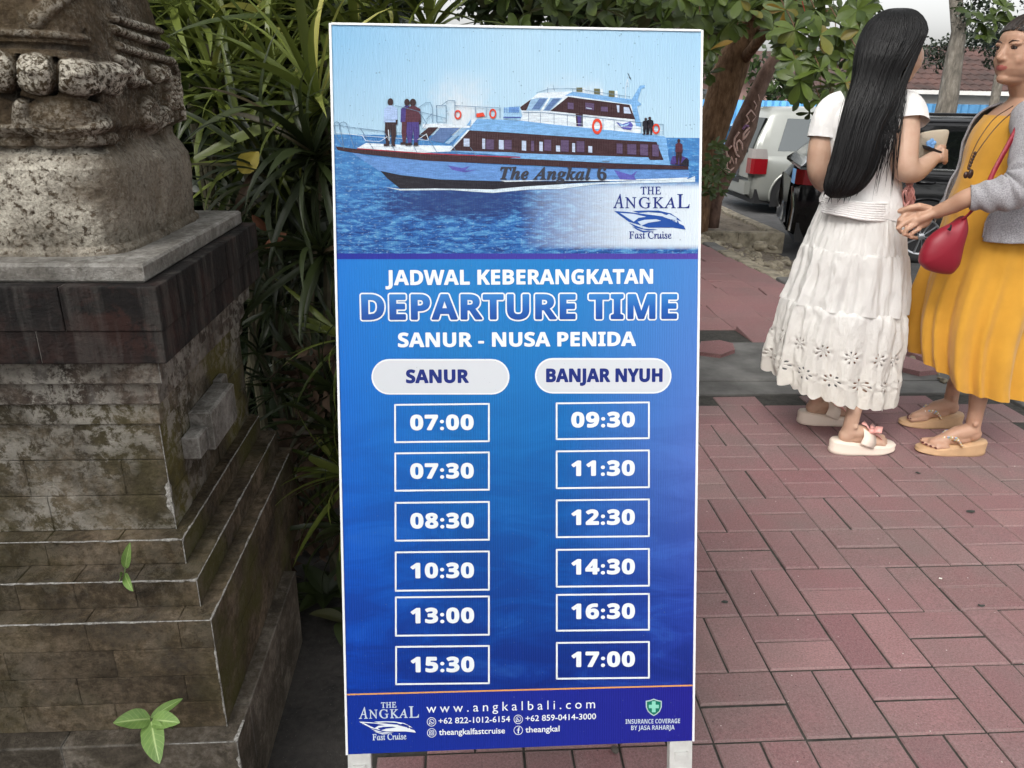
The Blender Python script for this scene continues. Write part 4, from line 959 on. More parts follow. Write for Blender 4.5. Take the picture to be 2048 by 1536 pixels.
part('outboard', [('purp', B2((1640, 1150), (1660, 1090), (1740, 1080), (1820, 1110), (1830, 1190), (1640, 1172))), ('blk', B2((1760, 1150), (1800, 1105), (1828, 1130), (1828, 1190), (1740, 1180)))], 14)
text('The Angkal 6', 1000, 1213, 359.5, 361, 26, 12, I_black, bt, 'it', spacing=1.05, bold=.8)

# --- frame: two ridged front legs, rear struts
def leg(u0, u1, vtop):
    Lv = -(SH/2)-.30; board_o = board('leg', u0, u1, Lv, vtop, -.019, .0016-.003, M_leg, sg)
    for k in range(9):
        v_ = vtop-.028-k*.030
        board('ridge', u0+.009, u1-.009, v_-.0085, v_+.0085, -.0014, .0022, M_leg, board_o)
        board('ridge', u0+.012, u1-.012, v_-.0045, v_+.0045, .0022, .0035, M_leg, board_o)
leg(-.2985, -.2600, -SH/2-.0002); leg(.2585, .2985, -SH/2-.0002)
for u in (-.279, .279):
    a = bp(u, .55, -.02); b = np.array([a[0], 1.86, 0.005]); mb = MB(); mb.tube([a, b], .011, 8); mb.build('rear_strut', M_leg, sg)
    a = bp(u, -.602, -.012); 
mb = MB(); mb.tube([bp(-.279, -.2, -.03), bp(.279, -.2, -.03)], .007, 8); mb.build('cross_bar', M_leg, sg)
# ------------------------------------------------------------------ plants
def leaf_mat(name, A, B, C=None, rough=.42, trans=.22, per='obj', s=6):
    m = N(name)
    if per == 'obj': f = m.n('ObjectInfo').outputs['Random']
    else: f = m.noise(m.pos(), s, 3, .6)
    st = [(.25, A), (.75, B)] if C is None else [(.0, A), (.62, B), (.93, B), (1.0, C)]
    if per != 'obj' and C is not None: st = [(.3, A), (.55, B), (.75, C)]
    c = m.ramp(f, st)
    m.set(c, rough, Specular_IOR_Level=.45)
    tr = m.n('BsdfTranslucent'); mx = m.n('MixShader'); mx.inputs[0].default_value = trans; m.l(c, tr.inputs[0])
    m.l(m.p.outputs[0], mx.inputs[1]); m.l(tr.outputs[0], mx.inputs[2]); m.l(mx.outputs[0], m.out.inputs[0]); return m.mat
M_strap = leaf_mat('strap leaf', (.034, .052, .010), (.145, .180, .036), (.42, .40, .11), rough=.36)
M_strapd = leaf_mat('shaded strap leaf', (.012, .020, .006), (.032, .046, .013), (.08, .055, .03), rough=.45)  # dark copy of the strap leaf: shade of the lower shrubs in its colour
M_alm = leaf_mat('broad tree leaf', (.050, .085, .018), (.13, .185, .035), (.36, .22, .04), rough=.35)
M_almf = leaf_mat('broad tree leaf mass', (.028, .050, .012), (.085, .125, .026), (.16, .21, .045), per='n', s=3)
M_hedge = leaf_mat('hedge leaf', (.018, .034, .012), (.045, .075, .022), (.10, .14, .04), per='n', s=2.2)
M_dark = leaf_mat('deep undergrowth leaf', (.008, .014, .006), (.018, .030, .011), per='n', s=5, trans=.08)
M_dry = simple('dry leaf', (.075, .045, .026), .8, var=.4, scale=25)
M_bark = N('bark'); m = M_bark; p = m.pos(); n1 = m.noise(m.mapping(p, scale=(1, 1, .35)), 22, 7, .65)
m.set(m.ramp(n1, [(.3, (.07, .038, .018)), (.5, (.18, .10, .05)), (.72, (.32, .20, .11))]), .9); m.bump(m.noise(m.mapping(p, scale=(1, 1, .4)), 45, 6), .8, .02); M_bark = m.mat
m = N('grey bark'); p = m.pos(); n1 = m.noise(m.mapping(p, scale=(1, 1, .3)), 14, 7, .65)
m.set(m.ramp(n1, [(.3, (.05, .045, .036)), (.5, (.12, .105, .085)), (.72, (.22, .20, .17))]), .9); m.bump(m.noise(m.mapping(p, scale=(1, 1, .3)), 35, 6), .8, .03); M_gbark = m.mat

def strap_mesh(L, w, bend, mat, tw=0.0, nv=9):
    V = []; a = 0; pos = np.array([0., 0, 0]); st = L/(nv-1)
    for j in range(nv):
        t = j/(nv-1); hw = w/2*(min(1, .45+t*3) if t < .25 else max(.02, (1-((t-.25)/.75)**2.2)))
        d = np.array([math.cos(a), 0, -math.sin(a)]); n_ = np.array([math.sin(a), 0, math.cos(a)])
        c_, s_ = math.cos(tw*t), math.sin(tw*t); sd_ = np.array([0, 1, 0])*c_+n_*s_; nn = n_*c_-np.array([0, 1, 0])*s_
        V += [pos+sd_*hw+nn*hw*.35, pos, pos-sd_*hw+nn*hw*.35]; pos = pos+d*st; a += bend*st/L*(.4+1.3*t)
    me = bpy.data.meshes.new('leaf'); me.from_pydata([tuple(v) for v in V], [], grid_faces(3, nv)); me.materials.append(mat); me.polygons.foreach_set('use_smooth', [True]*len(me.polygons)); me.update(); return me
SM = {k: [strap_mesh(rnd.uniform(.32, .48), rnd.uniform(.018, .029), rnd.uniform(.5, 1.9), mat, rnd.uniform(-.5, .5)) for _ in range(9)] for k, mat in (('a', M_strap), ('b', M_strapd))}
def put(name, me, M, parent, pinv):
    o = bpy.data.objects.new(name, me); COL.objects.link(o); o.parent = parent; o.matrix_parent_inverse = pinv; o.matrix_basis = M; return o
def rosette(parent, c, n, kind, axis=(0, 0, 1), scale=1.0, lo=-.5, hi=1.35, sector=None):
    pinv = world_of(parent).inverted(); ax = Vector(axis).normalized(); q = Vector((0, 0, 1)).rotation_difference(ax)
    for i in range(n):
        az = i*2.39996+rnd.uniform(-.2, .2); el = lo+(hi-lo)*((i+.5)/n)
        if sector is not None and math.cos(az-sector[0]) < sector[1]: continue
        s = scale*rnd.uniform(.75, 1.15)*(1 if el < 1 else .85)
        M = Matrix.Translation(Vector(c)+ax*(.05*scale*(i/n))) @ q.to_matrix().to_4x4() @ Matrix.Rotation(az, 4, 'Z') @ Matrix.Rotation(-el+rnd.uniform(-.12, .12), 4, 'Y') @ Matrix.Rotation(rnd.uniform(-.4, .4), 4, 'X') @ Matrix.Diagonal((s, s*rnd.uniform(.9, 1.2), s, 1))
        put('leaf', rnd.choice(SM[kind]), M, parent, pinv)
def stalk(parent, pts, r, mat): 
    mb = MB(); mb.tube(pts, r, 7); mb.build('stem', mat, parent)
M_cane = simple('plant cane', (.06, .055, .03), .8, var=.3, scale=40)
plants = [ # label, base, list of rosette (px,py,Y,kind,n,scale,axis)
 ('tall strap-leaved shrub with bright arching leaves rising behind the upper left corner of the banner', (-.15, 2.25), [(650, 235, 2.1, 'a', 40, 1.05, (-.25, -.3, 1)), (560, 190, 2.3, 'a', 36, .95, (-.2, -.2, 1)), (640, 60, 2.35, 'a', 34, 1.0, (-.1, -.2, 1)), (760, 30, 2.5, 'a', 30, 1.0, (.1, -.1, 1)), (720, 120, 2.4, 'a', 26, 1.0, (-.1, -.1, 1))]),
 ('strap-leaved shrub fanning upward right beside the carved statue', (-.95, 2.6), [(370, 120, 2.5, 'a', 34, 1.0, (.1, -.1, 1)), (350, 20, 2.6, 'a', 34, 1.05, (0, -.1, 1)), (430, 210, 2.35, 'a', 34, .9, (.1, -.2, 1)), (455, 70, 2.7, 'a', 30, 1.0, (.1, 0, 1)), (560, 60, 2.6, 'a', 34, 1.1, (-.2, -.2, 1)), (480, 150, 2.5, 'a', 30, 1.0, (-.1, -.3, 1))]),
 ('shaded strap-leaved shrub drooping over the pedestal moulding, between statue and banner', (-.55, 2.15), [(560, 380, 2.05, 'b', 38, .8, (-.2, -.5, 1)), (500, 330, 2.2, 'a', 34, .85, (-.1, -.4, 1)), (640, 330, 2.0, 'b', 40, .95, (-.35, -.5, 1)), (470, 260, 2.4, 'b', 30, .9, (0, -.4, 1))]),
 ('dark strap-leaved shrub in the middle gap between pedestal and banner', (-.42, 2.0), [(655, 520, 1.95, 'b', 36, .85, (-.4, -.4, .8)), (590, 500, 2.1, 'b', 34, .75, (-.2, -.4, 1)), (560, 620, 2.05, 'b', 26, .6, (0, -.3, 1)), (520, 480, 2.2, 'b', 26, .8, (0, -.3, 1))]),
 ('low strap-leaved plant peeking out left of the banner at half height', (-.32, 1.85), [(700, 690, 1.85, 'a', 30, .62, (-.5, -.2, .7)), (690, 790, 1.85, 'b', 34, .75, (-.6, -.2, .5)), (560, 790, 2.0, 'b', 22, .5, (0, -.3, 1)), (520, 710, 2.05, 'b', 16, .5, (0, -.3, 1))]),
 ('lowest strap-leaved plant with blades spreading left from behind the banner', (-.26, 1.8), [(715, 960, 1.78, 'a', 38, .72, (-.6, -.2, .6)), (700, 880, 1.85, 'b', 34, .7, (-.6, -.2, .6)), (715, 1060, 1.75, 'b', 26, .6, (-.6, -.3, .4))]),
 ('strap-leaved shrub behind the top of the banner, mostly hidden by it', (.25, 2.9), [(860, 90, 2.6, 'a', 30, .9, (0, 0, 1)), (800, 170, 2.4, 'a', 26, .9, (0, 0, 1)), (600, 130, 2.9, 'b', 30, 1.1, (0, 0, 1)), (500, 10, 3.0, 'b', 34, 1.1, (0, 0, 1))]),
]
for lb, base, ros in plants:
    pl_ = empty('strap_leaved_plant', (base[0], base[1], 0), lb, 'plant', 'strap-leaved plants behind the banner')
    for (px, py, Y, kind, n, s, ax) in ros:
        c = AY(px, py, Y); rosette(pl_, c, n, kind, ax, s)
        b = np.array([base[0]+rnd.uniform(-.1, .1), base[1]+rnd.uniform(-.05, .1), 0]); mid = (b+c)/2+np.array([rnd.uniform(-.08, .08), .05, 0]); stalk(pl_, [b, mid, c], [.014, .012, .010], M_cane)
# hanging and fallen dry leaves
dl = [((505, 430), (540, 470), 'dry reddish strap leaf hanging beside the top of the pedestal'), ((530, 495), (578, 460), 'reddish dry leaf resting behind the black moulding corner')]
for a, b, lb in dl:
    P0, P1 = AY(*a, 1.9), AY(*b, 1.95); o = broad_leaf('dry_leaf', P0, P1, .022, simple('russet leaf', (.26, .11, .06), .8, var=.3), None, up=(0, -1, .1)); tag(o, lb, 'leaf')
o = broad_leaf('dry_leaf', AY(470, 430, 2.0), AY(510, 330, 2.05), .024, M_dry, None, up=(0, -1, .1)); tag(o, 'brown dry strap leaf standing among green blades right of the statue', 'leaf')
o = broad_leaf('yellow_leaf', AY(482, 345, 1.98), AY(515, 298, 2.0), .05, simple('yellow leaf', (.38, .30, .03), .6, var=.2), None, up=(0, -1, .1)); tag(o, 'yellow withered leaf among the green blades right of the statue', 'leaf')
# heap of curled dry leaves between pedestal and plant (uncountable)
def leaf_soup(n, gen, size, nvmin=0, seed=3, asp=.45):
    """many small folded leaves as one mesh: gen(k)->centres (n,3)"""
    r = np.random.RandomState(seed); C = gen(r, n); L = size[0]+(size[1]-size[0])*r.rand(n)
    a = r.randn(n, 3); a /= np.linalg.norm(a, axis=1)[:, None]; b = np.cross(a, r.randn(n, 3)); b /= np.linalg.norm(b, axis=1)[:, None]; c = np.cross(a, b)
    L = L[:, None]; Wd = L*asp
    V = np.stack([C-a*L/2, C-a*L*.1+b*Wd/2+c*L*.06, C-a*L*.0, C-a*L*.1-b*Wd/2+c*L*.06, C+a*L/2], 1).reshape(-1, 3)
    i = np.arange(n)*5; F = np.concatenate([np.stack([i, i+1, i+2], 1), np.stack([i, i+2, i+3], 1), np.stack([i+1, i+4, i+2], 1), np.stack([i+2, i+4, i+3], 1)])
    return V, F
def fast_mesh(name, V, F, mat, parent=None):
    me = bpy.data.meshes.new(name); nf, k = F.shape; me.vertices.add(len(V)); me.vertices.foreach_set('co', V.ravel()); me.loops.add(nf*k); me.loops.foreach_set('vertex_index', F.ravel().astype(np.int32))
    me.polygons.add(nf); me.polygons.foreach_set('loop_start', np.arange(0, nf*k, k, dtype=np.int32)); me.polygons.foreach_set('loop_total', np.full(nf, k, dtype=np.int32)); me.materials.append(mat); me.update(calc_edges=True)
    o = bpy.data.objects.new(name, me); COL.objects.link(o)
    if parent is not None: attach(o, parent)
    return o
def bx(lo, hi): return lambda r, n: np.array(lo)+(np.array(hi)-np.array(lo))*r.rand(n, 3)
V, F = leaf_soup(220, lambda r, n: np.stack([-.50+.16*r.rand(n), 1.80+.25*r.rand(n), .45*r.rand(n)**.7+.25*(r.rand(n) > .6)], 1), (.04, .10), seed=5)
tag(fast_mesh('dry_leaf_litter', V, F, M_dry), 'brown curled dry leaves caught beneath the shrubs behind the pedestal', 'leaves', kind='stuff')
# near-black leaf backing added behind the shrubs to keep sky light out
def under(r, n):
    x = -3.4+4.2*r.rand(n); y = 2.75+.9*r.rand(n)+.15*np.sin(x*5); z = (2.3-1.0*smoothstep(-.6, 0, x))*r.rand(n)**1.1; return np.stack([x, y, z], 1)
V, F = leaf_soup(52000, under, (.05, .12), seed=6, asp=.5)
tag(fast_mesh('undergrowth', V, F, M_dark), 'dense dark leafy undergrowth added as backing behind the strap-leaved plants', 'undergrowth', kind='stuff')
# earth bank added as backing so no sky light leaks through below
V = [(-4, 3.7, -.1), (.85, 3.7, -.1), (.8, 3.9, 1.2), (-4, 3.9, 1.2), (-4, 4.2, 1.2), (.8, 4.2, 1.2), (.85, 4.4, -.3), (-4, 4.4, -.3)]
gw = build('earth_backing', V, [(0, 1, 2, 3), (3, 2, 5, 4), (4, 5, 6, 7), (1, 6, 5, 2), (0, 3, 4, 7)], M_soil); tag(gw, 'dark low earth bank added as backing, hidden in the undergrowth behind the shrubs', 'wall')
# small ground plants near the soil, left of the banner
def groundplant(px, py, z, label, n, L, w):
    c = AZ(px, py, z); g_ = empty('ground_plant', c, label, 'plant')
    for i in range(n):
        az = i*2.4; e = rnd.uniform(.2, .9); tip = c+np.array([math.cos(az)*L*math.cos(e), math.sin(az)*L*math.cos(e), L*math.sin(e)]); broad_leaf('leaf', c+np.array([0, 0, .01]), tip, w, M_strapd, g_, droop=.3)
groundplant(655, 1195, 0, 'low broad-leaved dark weed at the soil edge beside the banner', 9, .12, .055)
groundplant(690, 1250, 0, 'broad-leaved dark weed half hidden by the banner edge, lower than its neighbour', 6, .10, .05)
groundplant(578, 1205, .02, 'small fine-leaved weed at the foot of the pedestal side', 14, .055, .016)
# black post among the leaves
mb = MB(); c = AY(520, 40, 3.3); mb.tube([(c[0], 3.3, 0), (c[0], 3.3, 2.6)], .062, 18); 
tag(mb.build('black_post', simple('black metal post', (.012, .012, .015), .35), smooth=True), 'black metal post standing among the strap leaves left of the banner top', 'post')

# ---- hedge and trees beyond
def mass(name, boxes, n, size, mat, label, cat, seed, trunk=None, asp=.5):
    o = empty(name, (boxes[0][0][0], boxes[0][0][1], -.6), label, cat)
    def gen(r, n):
        out = []
        k = r.randint(0, len(boxes), n)
        B = np.array([[c[0], c[1], c[2], rr[0], rr[1], rr[2]] for c, rr in boxes])[k]
        d = r.randn(n, 3); d /= np.linalg.norm(d, axis=1)[:, None]; rad = r.rand(n)**.45
        return B[:, :3]+d*rad[:, None]*B[:, 3:]*(1+.25*(r.rand(n)[:, None]-.5))
    V, F = leaf_soup(n, gen, size, seed=seed, asp=asp); c_ = fast_mesh('crown', V, F, mat, o); c_['kind'] = 'stuff'
    if trunk: mb = MB(); mb.tube(*trunk, 12); mb.build('trunk', M_gbark, o, True)
    return o
def blobs(x0, x1, y0, y1, z0, z1, n, r, seed):
    q = np.random.RandomState(seed); return [((q.uniform(x0, x1), q.uniform(y0, y1), q.uniform(z0, z1)), (q.uniform(*r), q.uniform(*r), q.uniform(*r)*.8)) for _ in range(n)]
mass('hedge_tree', blobs(-7, .2, 7.0, 9.5, -.2, 4.6, 60, (.5, .9), 1), 34000, (.10, .20), M_hedge, 'dense dark hedge-like tree mass behind the garden, left of the banner top', 'tree', 21, ([(-2.5, 8.5, -.6), (-2.4, 8.5, 3)], [.2, .12]))
mass('hedge_tree', blobs(.2, 2.2, 7.5, 9.8, 1.7, 4.4, 34, (.35, .65), 2), 22000, (.09, .17), M_hedge, 'dense green tree mass seen just above the middle of the banner', 'tree', 22, ([(1.3, 9.0, -.6), (1.4, 9.0, 3)], [.16, .1]))
mass('background_tree', blobs(4.0, 9.5, 22, 26, 1.2, 7, 26, (.7, 1.6), 3), 9000, (.2, .4), M_hedge, 'distant dark tree seen between the two leaning trunks', 'tree', 23, ([(6.3, 24, -.6), (6.4, 24, 4)], [.35, .25]))
mass('small_leaved_tree', blobs(8.6, 15.5, 15.5, 19.0, 2.1, 6.2, 60, (.3, .75), 4), 30000, (.06, .13), M_dark, 'grey-barked tree with fine dark foliage against the white sky, above the tiled roof', 'tree', 24,
     ([AY(1893, 208, 16.2)+np.array([0, 0, -1.6]), AY(1895, 205, 16.2), AY(1908, 120, 16.2), AY(1918, 60, 16.2), AY(1905, -60, 16.2)], [.24, .20, .17, .14, .10]))

# ---- leaning trees by the road
def obovate(L, w, mat, fold=.25, nv=7, nu=5):
    V = []
    for j in range(nv):
        t = j/(nv-1); hw = w/2*(math.sin(PI*min(.999, t**1.7*.90+.04)))**.8
        for i in range(nu): a = i/(nu-1)*2-1; V.append((L*t, hw*a, abs(a)*hw*fold-.22*L*t*t))
    me = bpy.data.meshes.new('leaf'); me.from_pydata(V, [], grid_faces(nu, nv)); me.materials.append(mat); me.polygons.foreach_set('use_smooth', [True]*len(me.polygons)); me.update(); return me
OB = [obovate(rnd.uniform(.16, .20), rnd.uniform(.075, .095), M_alm, rnd.uniform(.1, .4)) for _ in range(6)]
t1 = empty('leaning_tree', (3.0, 9.75, -.4), 'thick brown leaning tree trunk just right of the banner, with broad leaf rosettes overhead', 'tree')
YT = 9.8
pth = [AY(x, y, YT) for x, y in ((1380, 480), (1390, 400), (1410, 300), (1428, 250), (1458, 150), (1484, 75), (1512, 0), (1560, -100), (1630, -260))]
mb = MB(); mb.tube(pth, [x*YT/1504*1.04 for x in (32, 31, 29, 28, 30, 26, 24, 20, 14)], 20); V_ = np.concatenate(mb.V); 
V_ = V_+(fbm(V_, 6, 4, 3)-.5)[:, None]*.05; build('trunk', V_, mb.F, M_bark, t1, True)
def rosette_ob(parent, c, n, ax, s, sink=None):
    pinv = world_of(parent).inverted(); ax = Vector(ax).normalized(); q = Vector((0, 0, 1)).rotation_difference(ax)
    for i in range(n):
        az = i*2.39996+rnd.uniform(-.2, .2); el = rnd.uniform(-.5, .65); sc = s*rnd.uniform(.75, 1.15)
        M = Matrix.Translation(Vector(c)) @ q.to_matrix().to_4x4() @ Matrix.Rotation(az, 4, 'Z') @ Matrix.Rotation(-el, 4, 'Y') @ Matrix.Rotation(rnd.uniform(-.5, .5), 4, 'X') @ Matrix.Diagonal((sc, sc, sc, 1))
        if sink is None: put('leaf', rnd.choice(OB), M, parent, pinv)
        else:
            me = rnd.choice(OB); co = np.empty(len(me.vertices)*3); me.vertices.foreach_get('co', co); co = co.reshape(-1, 3); Mn = np.array(M); sink.add(co@Mn[:3, :3].T+Mn[:3, 3], [tuple(p.vertices) for p in me.polygons])
soup = MB()
near = [(1460, 45), (1420, 100), (1545, 60), (1500, 20), (1400, 30), (1590, 60), (1590, 120), (1640, 70), (1680, 50), (1640, 140), (1700, 120), (1660, 175), (1600, 160), (1630, 20), (1690, 165), (1720, 60), (1715, 20), (1570, 20), (1575, 90), (1610, 100), (1725, 120), (1650, 110), (1480, 0), (1440, -10), (1680, 205), (1640, 200)]
twig = MB()
for (px, py) in near:
    Y = rnd.uniform(5.6, 6.6); c = AY(px, py, Y); rosette_ob(t1, c, 11, (rnd.uniform(-.5, .5), rnd.uniform(-1.0, -.3), rnd.uniform(.2, 1)), .80)
    twig.tube([c, c+np.array([.03, .12, .05]), c+np.array([.06, .35, .16])], [.004, .005, .006], 5)
for k in range(250):
    px = rnd.uniform(1385, 1745); py = rnd.uniform(-200, 165+(px > 1590)*30-(1430 < px < 1570)*95); Y = rnd.uniform(6.6, 9.4); c = AY(px, py, Y); rosette_ob(t1, c, 9, (rnd.uniform(-.6, .6), rnd.uniform(-.9, .3), rnd.uniform(.1, 1)), .82, soup)
    if k % 2: twig.tube([c, c+np.array([.05, .1, .06]), c+np.array([.12, .3, .18])], [.004, .005, .007], 5)
for (px, py) in ((1965, 45), (1940, 25), (1990, 40), (1968, 70), (2010, 15)): rosette_ob(t1, AY(px, py, 7.5), 9, (rnd.uniform(-.5, .5), -.6, .6), .8, soup)
for (px, py) in ((1620, 225),): rosette_ob(t1, AY(px, py, 6.4), 5, (0, -.5, -.8), .6, soup)
for k in range(90):
    px = rnd.uniform(1000, 1420); py = rnd.uniform(-160, 60); c = AY(px, py, rnd.uniform(4.8, 7.5)); rosette_ob(t1, c, 8, (rnd.uniform(-.6, .6), rnd.uniform(-.9, .3), rnd.uniform(.1, 1)), .8, soup)
for k in range(120):
    c = (rnd.uniform(.5, 7.5), rnd.uniform(4.5, 9.5), rnd.uniform(2.6, 4.2)); rosette_ob(t1, c, 7, (rnd.uniform(-.6, .6), rnd.uniform(-.6, .6), 1), 1.1, soup)
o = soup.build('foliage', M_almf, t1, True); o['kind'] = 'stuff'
o = twig.build('twigs', M_bark, t1, True); o['kind'] = 'stuff'
for a, b, r in (((1478, 130), (1640, -40), .07), ((1512, 40), (1420, -90), .08), ((1500, 70), (1750, 10), .045)):
    mb = MB(); A_, B_ = AY(*a, YT), AY(*b, 8.2); mb.tube([A_, (A_+B_)/2+np.array([0, 0, .08]), B_], [r, r*.8, r*.5], 10); mb.build('limb', M_bark, t1, True)
# painted slim tree
t2 = empty('painted_tree', (3.5, 9.95, -.4), 'slimmer leaning tree trunk covered in pinkish outlined paint scribbles, beside the silver minivan', 'tree')
YP_ = 9.95; pth = [AY(x, y, YP_) for x, y in ((1424, 455), (1430, 400), (1450, 345), (1466, 309), (1490, 250), (1507, 200), (1530, 150), (1552, 110), (1590, 40), (1630, -60))]
rr = [x*YP_/1504 for x in (13, 14, 19, 23, 23, 16, 14, 10, 8, 7)]
M_bark2 = N('pale bark'); m = M_bark2; p = m.pos(); n1 = m.noise(m.mapping(p, scale=(1, 1, .5)), 16, 6, .6); m.set(m.ramp(n1, [(.3, (.10, .06, .045)), (.7, (.30, .19, .15))]), .9); m.bump(m.noise(p, 40, 5), .6, .01); M_bark2 = m.mat
mb = MB(); mb.tube(pth, rr, 18); V_ = np.concatenate(mb.V); V_ = V_+(fbm(V_, 9, 3, 6)-.5)[:, None]*.03; mb2 = build('trunk', V_, mb.F, M_bark2, t2, True)
M_scr = simple('pink scribble paint', (.75, .52, .46), .7, var=.25, scale=50); M_scp = simple('purple scribble paint', (.28, .14, .30), .7, var=.25, scale=50)
def scribble(pts, mat, r=.013):
    P = []
    for a, b in zip(pts[:-1], pts[1:]):
        for t in np.linspace(0, 1, 5)[:-1]: P.append((a[0]+(b[0]-a[0])*t, a[1]+(b[1]-a[1])*t))
    P.append(pts[-1]); Q = []
    for (x, y) in P:
        # find the front of the trunk under this pixel
        best = AY(x, y, YP_); zz = best[2]; ks = [p_[2] for p_ in pth]; cx = np.interp(zz, ks, [p_[0] for p_ in pth]); r_ = np.interp(zz, ks, rr); dx = best[0]-cx; dy = math.sqrt(max(r_*r_-dx*dx, 1e-4)); Q.append(AY(x, y, YP_-dy*1.0-.018))
    mb = MB(); mb.tube(Q, r, 6); mb.build('painted_scribble', mat, t2, True)
def crop(*p): return [(1400+x/5.484, 200+y/5.484) for x, y in p]
scribble(crop((430, 350), (380, 420), (370, 500), (400, 600), (440, 630), (465, 560), (460, 480), (430, 440), (400, 470), (410, 560)), M_scr)
scribble(crop((560, 110), (510, 170), (540, 230), (500, 270)), M_scr, .009); scribble(crop((560, 110), (610, 180), (570, 240)), M_scr, .009)
scribble(crop((540, 300), (480, 370), (470, 440), (500, 400), (540, 340)), M_scr); scribble(crop((470, 320), (500, 280), (530, 290)), M_scp, .016)
scribble(crop((350, 500), (290, 560), (300, 640), (290, 740), (330, 780), (390, 720), (395, 640)), M_scr); scribble(crop((250, 640), (225, 720), (250, 740), (270, 680)), M_scp, .018)
scribble(crop((220, 780), (250, 750), (300, 800), (340, 770)), M_scr, .013); scribble(crop((310, 600), (330, 700), (345, 620), (370, 700)), M_scr, .008)
scribble(crop((590, 10), (620, 60), (600, 110)), M_scr, .007); scribble(crop((640, -60), (650, 10)), M_scr, .006)
# leafy shoots at the tree foot
sh_ = empty('tree_shoots', AY(1425, 370, 9.4), 'bright leafy shoots sprouting round the foot of the leaning trees beside the banner', 'shrub')
ss = MB()
for k in range(17):
    px, py = rnd.gauss(1432, 14), rnd.uniform(285, 400); rosette_ob(sh_, AY(px, py, rnd.uniform(9.1, 9.5)), 6, (rnd.uniform(-.5, .5), -.6, .6), .62, ss)
ss.build('foliage', M_almf, sh_, True)['kind'] = 'stuff'
# red ribbon hanging in the tree
mb = MB(); mb.tube([AY(1604, 2, 6.2), AY(1610, 24, 6.2), AY(1612, 32, 6.2)], .003, 5); mb.tube([AY(1611, 30, 6.2), AY(1607, 46, 6.2)], .010, 6, ell=.3)
tag(mb.build('red_ribbon', simple('red ribbon', (.45, .03, .03), .6)), 'small red ribbon hanging on a string in the leaves', 'ribbon')

# unseen trees added to darken the car reflections and cut sky light
mass('added_tree', blobs(-16, 18, -19, -13, .2, 3.6, 46, (1.0, 1.8), 8), 15000, (.30, .65), M_hedge, 'unseen row of dark leafy trees added behind the camera to darken the car reflections', 'tree', 31, ([(0, -16, -.6), (.2, -16, 3)], [.4, .25]))
mass('added_tree', blobs(-19, -11, -13, 14, .6, 8, 60, (1.3, 2.3), 9), 15000, (.30, .65), M_hedge, 'unseen dark leafy trees added left of the garden to darken reflections and cut sky light', 'tree', 32, ([(-15, -4, -.6), (-15, -4, 4)], [.4, .25]))
# unseen leaf canopy added overhead to block light from the zenith
mass('added_canopy', blobs(-7, 7, -7, 6.0, 4.2, 6.4, 60, (.8, 1.5), 12), 6500, (.25, .5), M_hedge, 'unseen leaf canopy added above the garden and pavement to cut sky light', 'tree', 33, ([(-7.5, -3, -.2), (-7.0, -2.5, 4), (-5, -1, 5)], [.35, .25, .15]))
# ------------------------------------------------------------------ buildings, fence, pole
M_blue = simple('blue corrugated sheet', (.11, .33, .60), .45, var=.15, scale=3)
fe = empty('blue_fence', (11, 18, -.6), 'bright blue corrugated metal fence along the far side of the parking lot', 'fence')
def corr(x0, x1, Y, z0, z1, name, n_per=14, amp=.02):
    n = int((x1-x0)*n_per*2)+1; xs = np.linspace(x0, x1, n); V = [(x, Y+amp*math.sin(PI*i/1.0+PI/2)*1.0, z) for z in (z0, z1) for i, x in enumerate(xs)]
    return build(name, V, grid_faces(n, 2), M_blue, fe)
x = 4.0
while x < 22:
    corr(x, x+1.99, 18+rnd.uniform(-.01, .01), -.62, 1.22+rnd.uniform(-.01, .02), 'corrugated_sheet', 6, .025); x += 2.0
M_wall = simple('white plaster wall', (.62, .61, .58), .85, var=.12, scale=1.5)
m = N('red roof tile'); nz1 = m.noise(m.pos(), 1.3, 5); c = m.ramp(nz1, [(.35, (.032, .018, .015)), (.65, (.078, .038, .031))]); oi = m.n('ObjectInfo').outputs['Random']
m.set(c, .8); M_tile = m.mat
bd = empty('white_house', (16, 28, -.6), 'low white plastered house with brown-red tiled hip roof behind the blue fence', 'house')
mb = MB(); mb.box(13.2, 26, 24.5, 30, -.7, 1.62); mb.build('wall', M_wall, bd)
# roof: hip, rows of tiles with real steps
def roof(xe0, xe1, ye, ze, pitch, rows, hip, name='roof_tiles'):
    mb = MB(); st = .34
    for r_ in range(rows):
        a0, a1 = r_*st, (r_+1)*st+.03
        y0, y1 = ye+a0*math.cos(pitch), ye+a1*math.cos(pitch); z0, z1 = ze+a0*math.sin(pitch)+.03, ze+a1*math.sin(pitch)
        x0 = xe0+a0*hip; nt = int((xe1-x0)/.30)
        xs = x0+.15*np.arange(nt*2+1); V = []
        for (y, z) in ((y0, z0-.045), (y0, z0), (y1, z1)):
            for i, x_ in enumerate(xs): V.append((x_, y, z+(.035 if i % 2 else 0)))
        mb.add(V, grid_faces(len(xs), 3))
    return mb
roof(12.6, 27, 24.0, 1.60, math.radians(27), 9, .75).build('roof_tiles', M_tile, bd)['kind'] = 'stuff'
mb = MB(); mb.box(12.6, 27, 23.98, 24.02, 1.48, 1.60); mb.build('fascia', M_wall, bd)
V = [(12.6, 24, 1.6), (12.6+3.1*.75, 24+3.1*.89, 1.6+3.1*.454), (12.6+2.4, 31, 3.0), (12.6, 33, 1.6)]; build('roof_side', V, [(0, 1, 2, 3)], M_tile, bd)
b2 = empty('pink_house', (8, 30, -.6), 'far pinkish house with a white gable beam seen between the trunks', 'house')
mb = MB(); mb.box(6.5, 13.0, 30, 34, -.7, 1.9); mb.build('wall', simple('pink plaster', (.42, .27, .24), .85, var=.15, scale=2), b2)
